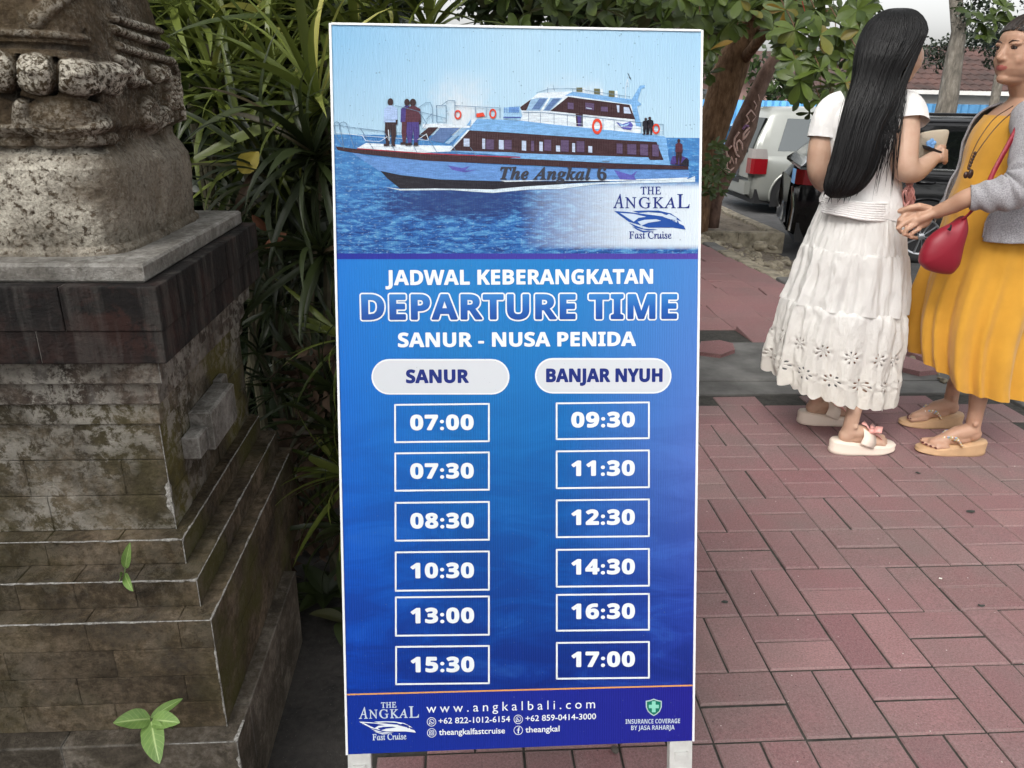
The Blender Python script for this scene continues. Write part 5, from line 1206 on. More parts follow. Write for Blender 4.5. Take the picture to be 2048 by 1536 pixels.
mb = MB(); mb.tube([AY(1545, 162, 29.8), AY(1566, 187, 29.8)], .12, 6); mb.build('gable_beam', M_wall, b2)
V = [(6.2, 29.7, 1.9), (13.3, 29.7, 1.9), (13.3, 32, 3.0), (6.2, 32, 3.0)]; build('roof', V, [(0, 1, 2, 3)], M_tile, b2)
b3 = empty('pale_shed', (5, 24, -.6), 'pale shed with light roof glimpsed between the thick trunk and the painted one', 'shed')
mb = MB(); mb.box(4.2, 8.6, 25.5, 28, -.7, 1.35); mb.build('wall', M_wall, b3)
mb = MB(); mb.box(4.0, 8.8, 25.2, 28.2, 1.352, 1.5); mb.build('roof', simple('grey roof sheet', (.35, .36, .38), .6), b3)
mb = MB(); c0, c1 = AY(1984, 228, 15), AY(1999, 150, 15); mb.tube([c0+(c0-c1)*1.0, c0, c1, c1+(c1-c0)*.25], .085, 12)
tag(mb.build('wooden_post', M_gbark, smooth=True), 'short leaning grey post in front of the blue fence, beside the face in profile', 'post')

# ------------------------------------------------------------------ cars
def car_paint(name, c, metallic=.3, rough=.3):
    m = N(name); m.set(c, rough, Metallic=metallic, Coat_Weight=1.0, Coat_Roughness=.04); return m.mat
M_glass = N('car glass'); M_glass.set((.60, .64, .64), .02, Metallic=.5, Specular_IOR_Level=.5); M_glass.p.inputs['Base Color'].default_value = (.50, .54, .54, 1); _d = M_glass.n('BsdfGlossy'); _d.inputs['Color'].default_value = (.62, .66, .66, 1); _d.inputs['Roughness'].default_value = .02; _k = M_glass.n('BsdfDiffuse'); _k.inputs[0].default_value = (.006, .007, .007, 1); _x = M_glass.n('MixShader'); _x.inputs[0].default_value = .24; M_glass.l(_k.outputs[0], _x.inputs[1]); M_glass.l(_d.outputs[0], _x.inputs[2]); M_glass.l(_x.outputs[0], M_glass.out.inputs[0]); M_glass = M_glass.mat
M_rub = simple('tyre rubber', (.012, .012, .012), .75); M_alloy = simple('alloy rim', (.55, .56, .58), .28, metallic=.9); M_chr = simple('chrome trim', (.8, .8, .8), .12, metallic=1)
M_dkp = simple('dark plastic', (.012, .012, .013), .6); M_red = simple('red lamp lens', (.20, .006, .010), .12, coat=1); M_clr = simple('clear lamp lens', (.30, .28, .27), .1, coat=1); M_plate = simple('dark number plate', (.045, .045, .05), .5)
def wheel(parent, c, r, side=-1):
    """c on the outer face; axle along y, side -1 = faces -Y"""
    t = MB(); n = 28; prof = [(.62, .0), (.66, -.012), (.80, -.020), (.93, -.012), (1.0, .03), (1.0, .17), (.9, .2), (.6, .2)]
    V = []
    for (pr_, py_) in prof:
        for k in range(n): a = 2*PI*k/n; V.append((c[0]+r*pr_*math.cos(a), c[1]-side*py_, c[2]+r*pr_*math.sin(a)))
    t.add(V, grid_faces(n, len(prof), True)); ty = t.build('tyre', M_rub, parent, True)
    rm = MB(); V = []
    for (pr_, py_) in ((.66, -.004), (.62, -.010), (.58, .01), (.55, .09), (.02, .10)):
        for k in range(n): a = 2*PI*k/n; V.append((c[0]+r*pr_*math.cos(a), c[1]-side*py_, c[2]+r*pr_*math.sin(a)))
    rm.add(V[:3*n], grid_faces(n, 3, True)); ri = rm.build('rim', M_alloy, ty, True)
    hb = MB(); hb.add(V[2*n:], grid_faces(n, 3, True)); hb.build('brake_well', M_dkp, ty, True)
    sp = MB()
    for k in range(10):
        a = 2*PI*k/10; a2 = a+(.10 if k % 2 else -.10)
        d0 = np.array([math.cos(a), 0, math.sin(a)]); d1 = np.array([math.cos(a2), 0, math.sin(a2)]); cc = np.array(c, float)
        sp.tube([cc+d0*r*.08+np.array([0, -side*.012, 0]), cc+d1*r*.60+np.array([0, -side*.004, 0])], [r*.05, r*.065], 5, ell=.5)
    sp.ell((c[0], c[1]-side*.008, c[2]), (r*.13, .015, r*.13)); sp.build('spokes', M_alloy, ty)
def car_body(parent, prof_low, prof_up, x0, y0, z0, W_, mat, belt, roofz, tumble=.16, name='body'):
    """prof_low: (x, ztop) outline of the lower body; prof_up: greenhouse outline; car along +X, near side at y0"""
    n = 34; L = prof_low[-1][0]; xs = np.linspace(0, L, n)
    def inter(P, x): return np.interp(x, [p[0] for p in P], [p[1] for p in P])
    V = []; F = []; nu = 26
    for i, x in enumerate(xs):
        zt = inter(prof_low, x); e = min(x, L-x); ins = .16*max(0, 1-e/.28)**2; b = .20 if True else 0
        hb = inter([(0, .30), (.06, .24), (.3, .2), (L-.3, .2), (L, .3)], x)
        # half section: bottom inner, bottom edge, bulge, shoulder, top edge, top centre
        half = [(W_/2-.12-ins, hb), (W_/2-.03-ins, hb+.03), (W_/2-.005-ins, hb+.18), (W_/2-ins, (hb+zt)/2), (W_/2-.015-ins, zt-.12), (W_/2-.05-ins, zt-.03), (W_/2-.11-ins, zt), (W_/4, zt+.015), (0, zt+.02)]
        ring_ = [(-w, z) for w, z in half]+[(w, z) for w, z in half[::-1][1:]]
        for w, z in ring_: V.append((x0+x, y0+W_/2+w, z0+z))
    nu = 17
    F = grid_faces(nu, n); F.append(tuple(range(nu))); F.append(tuple((n-1)*nu+k for k in range(nu))[::-1])
    F += [((i+1)*nu, i*nu, i*nu+nu-1, (i+1)*nu+nu-1) for i in range(n-1)]
    o = build(name, V, F, mat, parent, True)
    # greenhouse
    U = prof_up; xs = np.linspace(U[0][0], U[-1][0], 30); V = []
    bl = belt
    for x in xs:
        zt = inter(U, x); t = (zt-bl)/(roofz-bl); ins = tumble*t
        half = [(W_/2-.05, bl-.04), (W_/2-.06, bl), (W_/2-.06-ins*.9, bl+(zt-bl)*.86), (W_/2-.09-ins, bl+(zt-bl)*.97), (W_/2-.2-ins, zt), (W_/4, zt+.02*t), (0, zt+.03*t)]
        for w, z in [(-w, z) for w, z in half]+[(w, z) for w, z in half[::-1][1:]]: V.append((x0+x, y0+W_/2+w, z0+z))
    nu = 13; F = grid_faces(nu, 30); F.append(tuple(range(nu))); F.append(tuple(29*nu+k for k in range(nu))[::-1])
    build('cabin', V, F, mat, parent, True)
    def side_pt(x, z, off=.006):
        t = (z-bl)/(roofz-bl); zt = inter(U, x); f = (z-bl)/max(.01, (zt-bl)); tt = (zt-bl)/(roofz-bl)
        return (x0+x, y0+.06+tumble*tt*.9*min(1, f/.86)-off, z0+z)
    return side_pt
def glass(parent, side_pt, pts, name='side_window', off=.006, mat=None, x_sub=6):
    # quad given by 4 corners (x,z) bottom-left, bottom-right, top-right, top-left, gridded to follow the curve
    (a, b, c, d) = [np.array(p, float) for p in pts]; V = []; n = 7
    for j in range(n):
        for i in range(n):
            u, v = i/(n-1), j/(n-1); q = a*(1-u)*(1-v)+b*u*(1-v)+c*u*v+d*(1-u)*v; V.append(side_pt(q[0], q[1], off))
    return build(name, V, grid_faces(n, n), mat or M_glass, parent, True)

# silver minivan, tail towards the pavement
P_sil = car_paint('silver green paint', (.30, .31, .285), .4, .35)
SX, SYc, SZ = 4.98, 13.0, -.60
mv = empty('minivan', (SX+2, SYc+.8, SZ), 'silver-green boxy minivan parked behind the leaning trees, red tail lamp towards the pavement', 'car')
sp_ = car_body(mv, [(0, .95), (.05, 1.0), (2.9, 1.0), (3.4, .98), (3.9, .86), (4.1, .7)], [(.02, 1.0), (.10, 1.28), (.24, 1.64), (.40, 1.73), (2.4, 1.76), (2.9, 1.68), (3.5, 1.02)], SX, SYc, SZ, 1.62, P_sil, 1.0, 1.76)
glass(mv, sp_, ((.42, 1.06), (1.52, 1.06), (1.52, 1.58), (.56, 1.58)), x_sub=4); glass(mv, sp_, ((1.60, 1.06), (2.3, 1.06), (2.3, 1.58), (1.60, 1.58))); glass(mv, sp_, ((2.38, 1.06), (3.1, 1.06), (2.75, 1.56), (2.38, 1.56)))
# tailgate glass, lamps, plate, handle on the rear face
def rq(ya, yb, za, zb, name, mat, x_=0, par=mv, lean=.33):
    V = []; 
    for z in (za, zb):
        xx = SX-.004-x_+max(0, (z-1.0))*lean
        for y in (ya, yb): V.append((xx, SYc+y, SZ+z))
    for z in (za, zb):
        xx = SX+.03+max(0, (z-1.0))*lean
        for y in (ya, yb): V.append((xx, SYc+y, SZ+z))
    return build(name, V, [(0, 2, 3, 1), (4, 5, 7, 6), (0, 1, 5, 4), (2, 6, 7, 3), (0, 4, 6, 2), (1, 3, 7, 5)], mat, par)
rq(.20, 1.42, 1.05, 1.58, 'tailgate_window', M_glass, .01)
rq(.16, 1.46, .60, 1.0, 'tailgate', P_sil, .012)
pl0 = rq(.60, 1.02, .60, .80, 'number_plate', M_plate, .03); rq(.44, 1.18, .84, .885, 'tailgate_handle', M_chr, .035)
rq(.10, 1.52, .33, .55, 'bumper', P_sil, .07); rq(.40, 1.22, .50, .56, 'bumper_step', M_dkp, .085)
tl = MB(); x0_, z0_ = SX, SZ
P0 = [(-.035, .02, .66), (.40, .0-.012, .74), (.42, -.012, .98), (.28, -.012, 1.10), (-.01, .03, 1.10)]
def lamp(za, zb, name, mat):
    V = []
    for z in (za, zb): V += [(SX-.022, SYc+.26, SZ+z), (SX-.022, SYc+.06, SZ+z), (SX+.02, SYc+.012, SZ+z), (SX+.14, SYc-.012, SZ+z), (SX+(.24 if z < 1.0 else .20), SYc-.010, SZ+z)]
    build(name, V, [(k, k+1, k+6, k+5) for k in range(4)]+[(4, 3, 2, 1, 0), (5, 6, 7, 8, 9)], mat, mv)
lamp(.68, .93, 'tail_lamp', M_red); lamp(.932, 1.09, 'indicator_lamp', M_clr)
def arch(parent, cx, y, cz, r, paint):
    mb = MB(); n = 24; V = [(cx, y-.004, cz)]+[(cx+r*math.cos(PI*k/n*1.0), y-.004, cz+r*math.sin(PI*k/n)) for k in range(n+1)]+[(cx-r, y-.004, cz-r*.5), (cx+r, y-.004, cz-r*.5)]
    mb.add(V, [(0, k+1, k+2) for k in range(n)]+[(0, n+1, n+2), (0, n+2, n+3), (0, n+3, 1)]); mb.build('wheel_well', M_dkp, parent)
    mb = MB(); mb.tube([(cx+(r+.025)*math.cos(a), y+.005, cz+(r+.025)*math.sin(a)) for a in np.linspace(-.25, PI+.25, 26)], .034, 7, ell=.5); mb.build('wheel_arch', paint, parent, True)
for wx in (.76, 3.35): arch(mv, SX+wx, SYc, SZ+.33, .39, P_sil); wheel(mv, (SX+wx, SYc-.012, SZ+.30), .30)
mb = MB(); mb.box(SX+.1, SX+4.0, SYc+.05, SYc+1.55, SZ+.18, SZ+.42); mb.build('underbody', M_dkp, mv)

# black suv nearer, along the road
P_blk = car_paint('black paint', (.006, .006, .007), .0, .15); P_blk.node_tree.nodes['Principled BSDF'].inputs['Coat Weight'].default_value = .35; P_blk.node_tree.nodes['Principled BSDF'].inputs['Specular IOR Level'].default_value = .25
BX, BY, BZ = 4.30, 9.40, -.60
sv_ = empty('black_car', (BX+2, BY+.9, BZ), 'glossy black car parked behind the two women with roof rails and silver belt line', 'car')
bp_ = car_body(sv_, [(0, .92), (.06, 1.04), (.5, 1.12), (3.2, 1.08), (4.3, .95), (4.7, .72)], [(.05, 1.1), (.25, 1.30), (.55, 1.62), (.9, 1.70), (2.6, 1.72), (3.0, 1.64), (3.8, 1.08)], BX, BY, BZ, 1.8, P_blk, 1.12, 1.72, .2)
glass(sv_, bp_, ((.42, 1.18), (1.05, 1.17), (1.05, 1.56), (.72, 1.54))); glass(sv_, bp_, ((1.10, 1.17), (2.02, 1.16), (2.02, 1.58), (1.10, 1.56))); glass(sv_, bp_, ((2.10, 1.16), (3.2, 1.16), (2.75, 1.57), (2.10, 1.58)))
mb = MB(); mb.tube([bp_(.40, 1.145, .012), bp_(1.6, 1.138, .012), bp_(3.3, 1.135, .012)], .014, 6); mb.build('belt_trim', M_chr, sv_)
mb = MB(); mb.tube([(BX+.7, BY+.30, BZ+1.70), (BX+.8, BY+.29, BZ+1.76), (BX+2.7, BY+.29, BZ+1.77), (BX+2.85, BY+.3, BZ+1.71)], .018, 7); mb.build('roof_rail', P_blk, sv_, True)
for hx in (1.5, 2.5):
    mb = MB(); mb.tube([(BX+hx-.10, BY+.012, BZ+.99), (BX+hx-.07, BY-.03, BZ+.992), (BX+hx+.07, BY-.03, BZ+.992), (BX+hx+.10, BY+.012, BZ+.99)], .016, 7); mb.build('door_handle', P_blk, sv_, True)
for sx in (1.08, 2.06):
    mb = MB(); mb.tube([(BX+sx, BY+.0, BZ+.35), (BX+sx, BY-.003, BZ+.7), (BX+sx, BY+.03, BZ+1.05)], .006, 5); mb.build('door_gap', M_dkp, sv_)
V = []
for z in (.90, 1.08): V += [(BX-.01, BY+.30, BZ+z), (BX+.01, BY+.10, BZ+z), (BX+.10, BY+.012, BZ+z), (BX+.36, BY+.004, BZ+z)]
build('tail_lamp', V, [(k, k+1, k+5, k+4) for k in range(3)], M_red, sv_)
mb = MB(); mb.tube([(BX+.0, BY+.16, BZ+.86), (BX+.03, BY+.03, BZ+.60), (BX+.02, BY+.03, BZ+.32)], .018, 6); mb.build('bumper_trim', M_chr, sv_)
for wx in (1.62-.05, 4.0): arch(sv_, BX+wx, BY, BZ+.36, .42, P_blk); wheel(sv_, (BX+wx, BY-.014, BZ+.345), .345)
mb = MB(); mb.box(BX+.1, BX+4.5, BY+.05, BY+1.7, BZ+.18, BZ+.42); mb.build('underbody', M_dkp, sv_)
_a = math.radians(-17); _c = Vector((BX+.15, BY, BZ)); _l = Vector((BX+2, BY+.9, BZ)); _R = Matrix.Rotation(_a, 3, 'Z')
sv_.location = Vector((BX+.02, BY, BZ))+_R@(_l-_c); sv_.rotation_euler.z = _a
# pale blue hatchback further off
P_pb = car_paint('pale blue paint', (.50, .60, .66), .2, .3)
CX, CY, CZ = 5.65, 16.2, -.60
hb = empty('pale_hatchback', (CX+1.8, CY+.8, CZ), 'pale blue-white hatchback seen between the thick trunk and the painted trunk', 'car')
hp_ = car_body(hb, [(0, .85), (.05, .95), (2.6, .95), (3.5, .8), (3.7, .6)], [(.02, .95), (.35, 1.30), (.8, 1.44), (2.0, 1.46), (2.9, .97)], CX, CY, CZ, 1.65, P_pb, .95, 1.46, .18)
glass(hb, hp_, ((.30, 1.0), (1.25, 1.0), (1.25, 1.33), (.62, 1.32))); glass(hb, hp_, ((1.32, 1.0), (2.4, 1.0), (2.1, 1.34), (1.32, 1.33)))
V = [(CX+.02, CY+.2, CZ+.98), (CX+.02, CY+1.45, CZ+.98), (CX+.33, CY+1.4, CZ+1.29), (CX+.33, CY+.25, CZ+1.29)]; V = [(x-.02, y, z+.01) for x, y, z in V]; build('tailgate_window', V, [(0, 1, 2, 3)], M_glass, hb)
V = [(CX-.012, CY+.03, CZ+.72), (CX-.012, CY+.3, CZ+.72), (CX-.0, CY+.28, CZ+.92), (CX+.0, CY+.03, CZ+.92)]; build('tail_lamp', V, [(0, 1, 2, 3)], M_red, hb)
for wx in (.65, 3.0): arch(hb, CX+wx, CY, CZ+.30, .35, P_pb); wheel(hb, (CX+wx, CY-.012, CZ+.29), .29)
# ------------------------------------------------------------------ people
def skin_mat(name, c):
    m = N(name); p = m.pos(); n1 = m.noise(p, 25, 4)
    col = m.ramp(n1, [(.3, tuple(x*f for x, f in zip(c, (.93, .86, .84)))), (.7, c)])
    m.set(col, .48, Subsurface_Weight=.08, Specular_IOR_Level=.4); m.p.inputs['Subsurface Radius'].default_value = (.012, .005, .003); m.p.inputs['Subsurface Scale'].default_value = 1.0
    m.bump(m.noise(p, 400, 2), .12, .001); return m.mat
M_sk1 = skin_mat('fair skin', (.52, .345, .25)); M_sk2 = skin_mat('warm skin', (.47, .285, .195)); M_lip = simple('lips', (.40, .12, .10), .4)
M_nail = simple('dark red nails', (.09, .01, .015), .2); M_eye = simple('dark eye', (.02, .012, .010), .2); M_brow = simple('eyebrow', (.07, .045, .035), .8)
def remeshed(name, mb, vox, mats, parent, smooth_it=3, region=None):
    o = mb.build('tmp', mats[0]); md = o.modifiers.new('r', 'REMESH'); md.mode = 'VOXEL'; md.voxel_size = vox; md.use_smooth_shade = True
    s = o.modifiers.new('s', 'SMOOTH'); s.factor = .5; s.iterations = smooth_it
    dg = bpy.context.evaluated_depsgraph_get(); me = bpy.data.meshes.new_from_object(o.evaluated_get(dg)); me.name = name
    bpy.data.objects.remove(o); me.materials.clear()
    for m_ in mats: me.materials.append(m_)
    if region is not None:
        co = np.empty(len(me.polygons)*3); me.polygons.foreach_get('center', co); me.polygons.foreach_set('material_index', region(co.reshape(-1, 3)).astype(np.int32))
    else: me.polygons.foreach_set('material_index', np.zeros(len(me.polygons), dtype=np.int32))
    me.polygons.foreach_set('use_smooth', np.ones(len(me.polygons), dtype=bool)); me.update()
    r_ = bpy.data.objects.new(name, me); COL.objects.link(r_); attach(r_, parent); return r_
def rings(rows, n, fold=None, exp=2.0, a0=0, a1=2*PI, tilt=None, sub=4):
    """rows: (py, xL, xR, Y, thickness); interpolated ring loft. fold(theta, t)->radial factor; tilt(theta, t)->dz"""
    R = []
    for (py, xl, xr, Y, th) in rows:
        L, Rr = AY(xl, py, Y), AY(xr, py, Y); R.append([(L[0]+Rr[0])/2, Y, (L[2]+Rr[2])/2, (Rr[0]-L[0])/2, th])
    R = np.array(R); k = len(R); t0 = np.arange(k); ts = np.linspace(0, k-1, (k-1)*sub+1)
    # smooth (Catmull-Rom) interpolation
    def cr(col):
        p = np.concatenate([[2*col[0]-col[1]], col, [2*col[-1]-col[-2]]]); i = np.minimum(ts.astype(int), k-2); f = ts-i
        a, b, c, d = p[i], p[i+1], p[i+2], p[i+3]; return .5*((2*b)+(-a+c)*f+(2*a-5*b+4*c-d)*f*f+(-a+3*b-3*c+d)*f**3)
    R = np.stack([cr(R[:, j]) for j in range(5)], 1); V = []
    closed = abs(a1-a0-2*PI) < 1e-6; th = np.linspace(a0, a1, n, endpoint=not closed)
    for i, (cx, cy, cz, a, b) in enumerate(R):
        t = i/(len(R)-1); c, s = np.cos(th), np.sin(th); c = np.sign(c)*np.abs(c)**(2/exp); s = np.sign(s)*np.abs(s)**(2/exp)
        f = fold(th, t) if fold else np.ones(n); z = cz+(tilt(th, t) if tilt else 0)
        V.append(np.stack([cx+a*c*f, cy+b*s*f, z+0*th], 1))
    return np.concatenate(V), grid_faces(n, len(R), closed), len(R), th
def closed_rings(mb, rows, n=28, exp=2.0):
    V, Fc, k, _ = rings(rows, n, exp=exp); Fc = list(Fc)+[tuple(range(n))[::-1], tuple((k-1)*n+j for j in range(n))]; mb.add(V, Fc)
def cap(mb, P, R, n=12, ell=1.0): mb.tube(P, R, n, cap=True, ell=ell, rnd_cap=1)
def frame(f, up=(0, 0, 1)):
    f = np.array(f, float); f /= np.linalg.norm(f); s = np.cross(f, up); s /= np.linalg.norm(s); u = np.cross(s, f); return np.stack([f, s, u], 1)

def foot(mb, heel, d, h0, h1, side, leg_top, scale=1.0):
    """heel ground point, direction d (x,y); side=+1 big toe on the local +y"""
    d = np.array([d[0], d[1], 0.]); d /= np.linalg.norm(d); lt = np.array([-d[1], d[0], 0]); T = lambda x, y, z: np.array(heel)+d*x*scale+lt*y*scale+np.array([0, 0, z])
    Rm = np.stack([d, lt, [0, 0, 1]], 1)
    mb.ell(T(.040, 0, h0+.027), (.034, .029, .030), Rm)
    mb.tube([T(.045, 0, h0+.045), T(.10, .0, (h0+h1)/2+.044), T(.145, .002*side, h1+.030), T(.185, .0, h1+.018)], [.030, .030, .027, .019], 14, rnd_cap=1)
    mb.ell(T(.105, 0, (h0+h1)/2+.022), (.07, .029, .024), Rm); mb.ell(T(.165, 0, h1+.016), (.038, .040, .0175), Rm)
    toes = [(.213, .030, .0118), (.216, .011, .0080), (.209, -.005, .0076), (.199, -.020, .0073), (.186, -.034, .0070)]
    tips = []
    for (x, y, r_) in toes: mb.tube([T(x-.045, y*side*.95, h1+r_+.006), T(x-.018, y*side, h1+r_+.003), T(x, y*side, h1+r_)], [r_, r_*.92, r_], 9, rnd_cap=1); tips.append(T(x+.004, y*side, h1+r_*1.75))
    mb.ell(T(.055, .027, h0+.078), (.010, .008, .011), Rm); mb.ell(T(.055, -.027, h0+.074), (.010, .008, .011), Rm)
    mb.tube([T(.045, 0, h0+.03), T(.047, 0, h0+.075), T(.050, 0, h0+.13), leg_top[0], leg_top[1]], [.028, .0275, .028, .045, .060], 16, rnd_cap=1)
    return T, Rm, tips
def sole(name, T, Rm, hs, mat, parent, L=.262, w=.047, waist=.006, pad=.006, rim=0, side=1, smooth=True):
    """hs: list of (x, bottom z, top z) along the foot"""
    n = 26; ring_ = []
    for k in range(n):
        a = 2*PI*k/n; x = L/2-.018+math.cos(a)*(L/2+pad); q = (x+.018)/L; y = math.sin(a)*(w+.004*math.cos(a)-waist*math.exp(-((q-.42)/.16)**2)); y = np.sign(math.sin(a))*abs(math.sin(a))**.75*(w+.006*(q-.4)-waist*math.exp(-((q-.42)/.16)**2)); ring_.append((x, y))
    X, B, Tt = [h[0] for h in hs], [h[1] for h in hs], [h[2] for h in hs]; V = []; lay = [(0, .96), (.08, 1.0), (.30, 1.0), (.34, .985), (.85, 1.0), (1.0, .965)]
    for f, s_ in lay:
        for x, y in ring_:
            zb, zt = np.interp(x, X, B), np.interp(x, X, Tt); V.append(T(L/2-.018+(x-L/2+.018)*s_, y*s_, zb+(zt-zb)*f))
    Fc = grid_faces(n, len(lay), True)+[tuple(range(n))[::-1], tuple((len(lay)-1)*n+k for k in range(n))]
    return build(name, V, Fc, mat, parent, smooth)
def ribbon(mb, P, w, th, wd=None, m=0):
    """flat band along P, width vector wd"""
    P = [np.array(p, float) for p in P]; V = []
    for i, p in enumerate(P):
        d = P[min(i+1, len(P)-1)]-P[max(i-1, 0)]; d /= np.linalg.norm(d); s_ = np.array(wd[i] if isinstance(wd, list) else wd, float); s_ -= d*(s_@d); s_ /= np.linalg.norm(s_); nrm = np.cross(d, s_); ww = w[i] if hasattr(w, '__len__') else w
        V += [p-s_*ww/2-nrm*th/2, p+s_*ww/2-nrm*th/2, p+s_*ww/2+nrm*th/2, p-s_*ww/2+nrm*th/2]
    Fc = grid_faces(4, len(P), True)+[(3, 2, 1, 0), tuple((len(P)-1)*4+k for k in range(4))]; mb.add(V, Fc, m)
def smooth_path(P, n=8):
    P = [np.array(p, float) for p in P]; P = [2*P[0]-P[1]]+P+[2*P[-1]-P[-2]]; out = []
    for i in range(1, len(P)-2):
        for k in range(n):
            f = k/n; a, b, c, d = P[i-1:i+3]; out.append(.5*((2*b)+(-a+c)*f+(2*a-5*b+4*c-d)*f*f+(-a+3*b-3*c+d)*f**3))
    out.append(P[-2]); return out
def cloth_mat(name, c, var=.06, rough=.9, bump=.35, sc=900, rib=None, sheen=.2):
    m = N(name); p = m.pos(); col = m.ramp(m.noise(p, 14, 4), [(.3, tuple(x*(1-var) for x in c)), (.7, tuple(min(1, x*(1+var)) for x in c))])
    m.set(col, rough, Sheen_Weight=sheen, Specular_IOR_Level=.2); h = m.noise(p, sc, 3)
    if rib: h = m.math('ADD', h, m.math('MULTIPLY', m.math('SINE', m.math('MULTIPLY', m.sep(m.n('UVMap').outputs[0])[0], rib)), 1.2))
    m.bump(h, bump, .0012); return m

# ================= woman in white
w1 = empty('person', (1.60, 2.78, 0), 'woman seen from behind, very long black hair, white top, tiered white skirt, cream platform sandals', 'person')
b1 = MB()
Y1 = 2.78
closed_rings(b1, [(170, 1762, 1808, 2.76, .045), (190, 1758, 1806, 2.77, .050), (205, 1700, 1820, 2.78, .068), (222, 1668, 1830, 2.78, .085), (260, 1660, 1800, 2.78, .090), (320, 1664, 1790, 2.78, .088), (380, 1662, 1790, 2.78, .085), (430, 1652, 1796, 2.78, .10), (500, 1640, 1800, 2.78, .12), (560, 1650, 1790, 2.78, .11)])
hc = AY(1798, 90, 2.765); Hf = frame((.82, .57, -.06)); HL = lambda x, y, z: hc+Hf@np.array([x, y, z])
b1.ell(HL(-.008, 0, .022), (.092, .073, .088), Hf, 20); b1.ell(HL(.020, 0, -.045), (.062, .056, .062), Hf, 16); b1.ell(HL(.058, 0, -.088), (.020, .022, .016), Hf)
b1.tube([HL(.083, 0, .0), HL(.100, 0, -.030)], [.009, .012], 8, rnd_cap=1); b1.ell(HL(.080, 0, -.060), (.012, .022, .007), Hf); b1.ell(HL(.078, 0, -.072), (.012, .018, .007), Hf)
for s_ in (-1, 1): b1.ell(HL(.052, s_*.036, -.025), (.030, .026, .028), Hf); b1.ell(HL(-.008, s_*.074, -.012), (.016, .009, .028), Hf)
b1.ell(AY(1812, 118, 2.79), (.058, .055, .064)); b1.ell(AY(1808, 148, 2.79), (.036, .036, .034))
b1.tube([AY(1784, 130, 2.77), AY(1782, 200, 2.78)], [.046, .050], 16)
# right arm
def limb(mb, P, R, n=18):
    Q = smooth_path(P, 8); mb.tube(Q, list(np.interp(np.linspace(0, len(P)-1, len(Q)), range(len(P)), R)), n, rnd_cap=1)
limb(b1, [AY(1808, 222, 2.74), AY(1809, 262, 2.71), AY(1808, 305, 2.675), AY(1811, 336, 2.66), AY(1828, 343, 2.675), AY(1848, 331, 2.71), AY(1868, 315, 2.745)], [.052, .050, .047, .044, .040, .033, .025])
b1.ell(AY(1877, 309, 2.755), (.030, .026, .026))
for i, (y_, yy) in enumerate(((297, 2.735), (304, 2.73), (311, 2.73), (317, 2.735))):
    b1.tube([AY(1876, y_+5, yy+.01), AY(1886, y_+2, yy-.012), AY(1892, y_+5, yy+.0), AY(1889, y_+9, yy+.018)], [.0095, .009, .0085, .008], 8, rnd_cap=1)
b1.tube([AY(1872, 302, 2.75), AY(1880, 293, 2.765), AY(1888, 294, 2.775)], [.011, .010, .009], 8, rnd_cap=1)
# left arm, bent forward on the far side
limb(b1, [AY(1662, 228, 2.80), AY(1648, 268, 2.80), AY(1639, 312, 2.79), AY(1640, 348, 2.80), AY(1660, 368, 2.87), AY(1700, 355, 2.98), AY(1740, 335, 3.02)], [.050, .046, .043, .041, .038, .030, .024])
b1.ell(AY(1755, 330, 3.03), (.035, .025, .022))
for i in range(4): b1.tube([AY(1762, 322+i*5, 3.02), AY(1775, 320+i*5, 3.01), AY(1782, 326+i*5, 2.99)], [.009, .0085, .008], 8, rnd_cap=1)
T1, R1, tp1 = foot(b1, (1.493, 2.628, 0), (1, .03), .045, .034, 1, (np.array([1.565, 2.665, .33]), np.array([1.60, 2.72, .60])))
T1b, R1b, _ = foot(b1, (1.485, 2.915, 0), (1, -.02), .045, .034, -1, (np.array([1.55, 2.88, .33]), np.array([1.58, 2.82, .60])))
remeshed('body', b1, .0038, [M_sk1], w1, 7)
# sandals
M_cream = simple('cream foam', (.78, .66, .56), .55); M_pink = simple('pink satin', (.72, .36, .32), .4, var=.1); M_pinkd = simple('pink bead', (.75, .42, .40), .35)
def w1_sandal(T, R):
    so = sole('sandal_sole', T, R, [(-.03, 0, .058), (.03, 0, .052), (.10, 0, .043), (.18, 0, .034), (.26, .008, .038)], M_cream, w1, L=.262, w=.049)
    mb = MB(); P = [T(.100, -.052, .045), T(.112, -.045, .072), T(.120, -.018, .092), T(.122, .016, .090), T(.115, .043, .070), T(.105, .051, .045)]
    ribbon(mb, smooth_path(P, 5), .062, .005, list([T(1, 0, 0)-T(0, 0, .55)]*26)); mb.build('sandal_strap', M_cream, w1, True)
    mb = MB()
    for (a, b, w_) in (((.125, -.02, .092), (.155, -.045, .112), .030), ((.125, -.02, .092), (.100, .005, .125), .032), ((.13, -.02, .09), (.178, -.015, .062), .026), ((.13, -.02, .092), (.165, .02, .098), .03)):
        A_, B_ = T(*a), T(*b); ribbon(mb, [A_, (A_+B_)/2+np.array([0, 0, .008]), B_], [w_*.4, w_, w_*1.1], .004, (0, 1, .35))
    mb.ell(T(.127, -.022, .097), (.012, .010, .010)); mb.build('bow', M_pink, w1, True)
w1_sandal(T1, R1); w1_sandal(T1b, R1b)
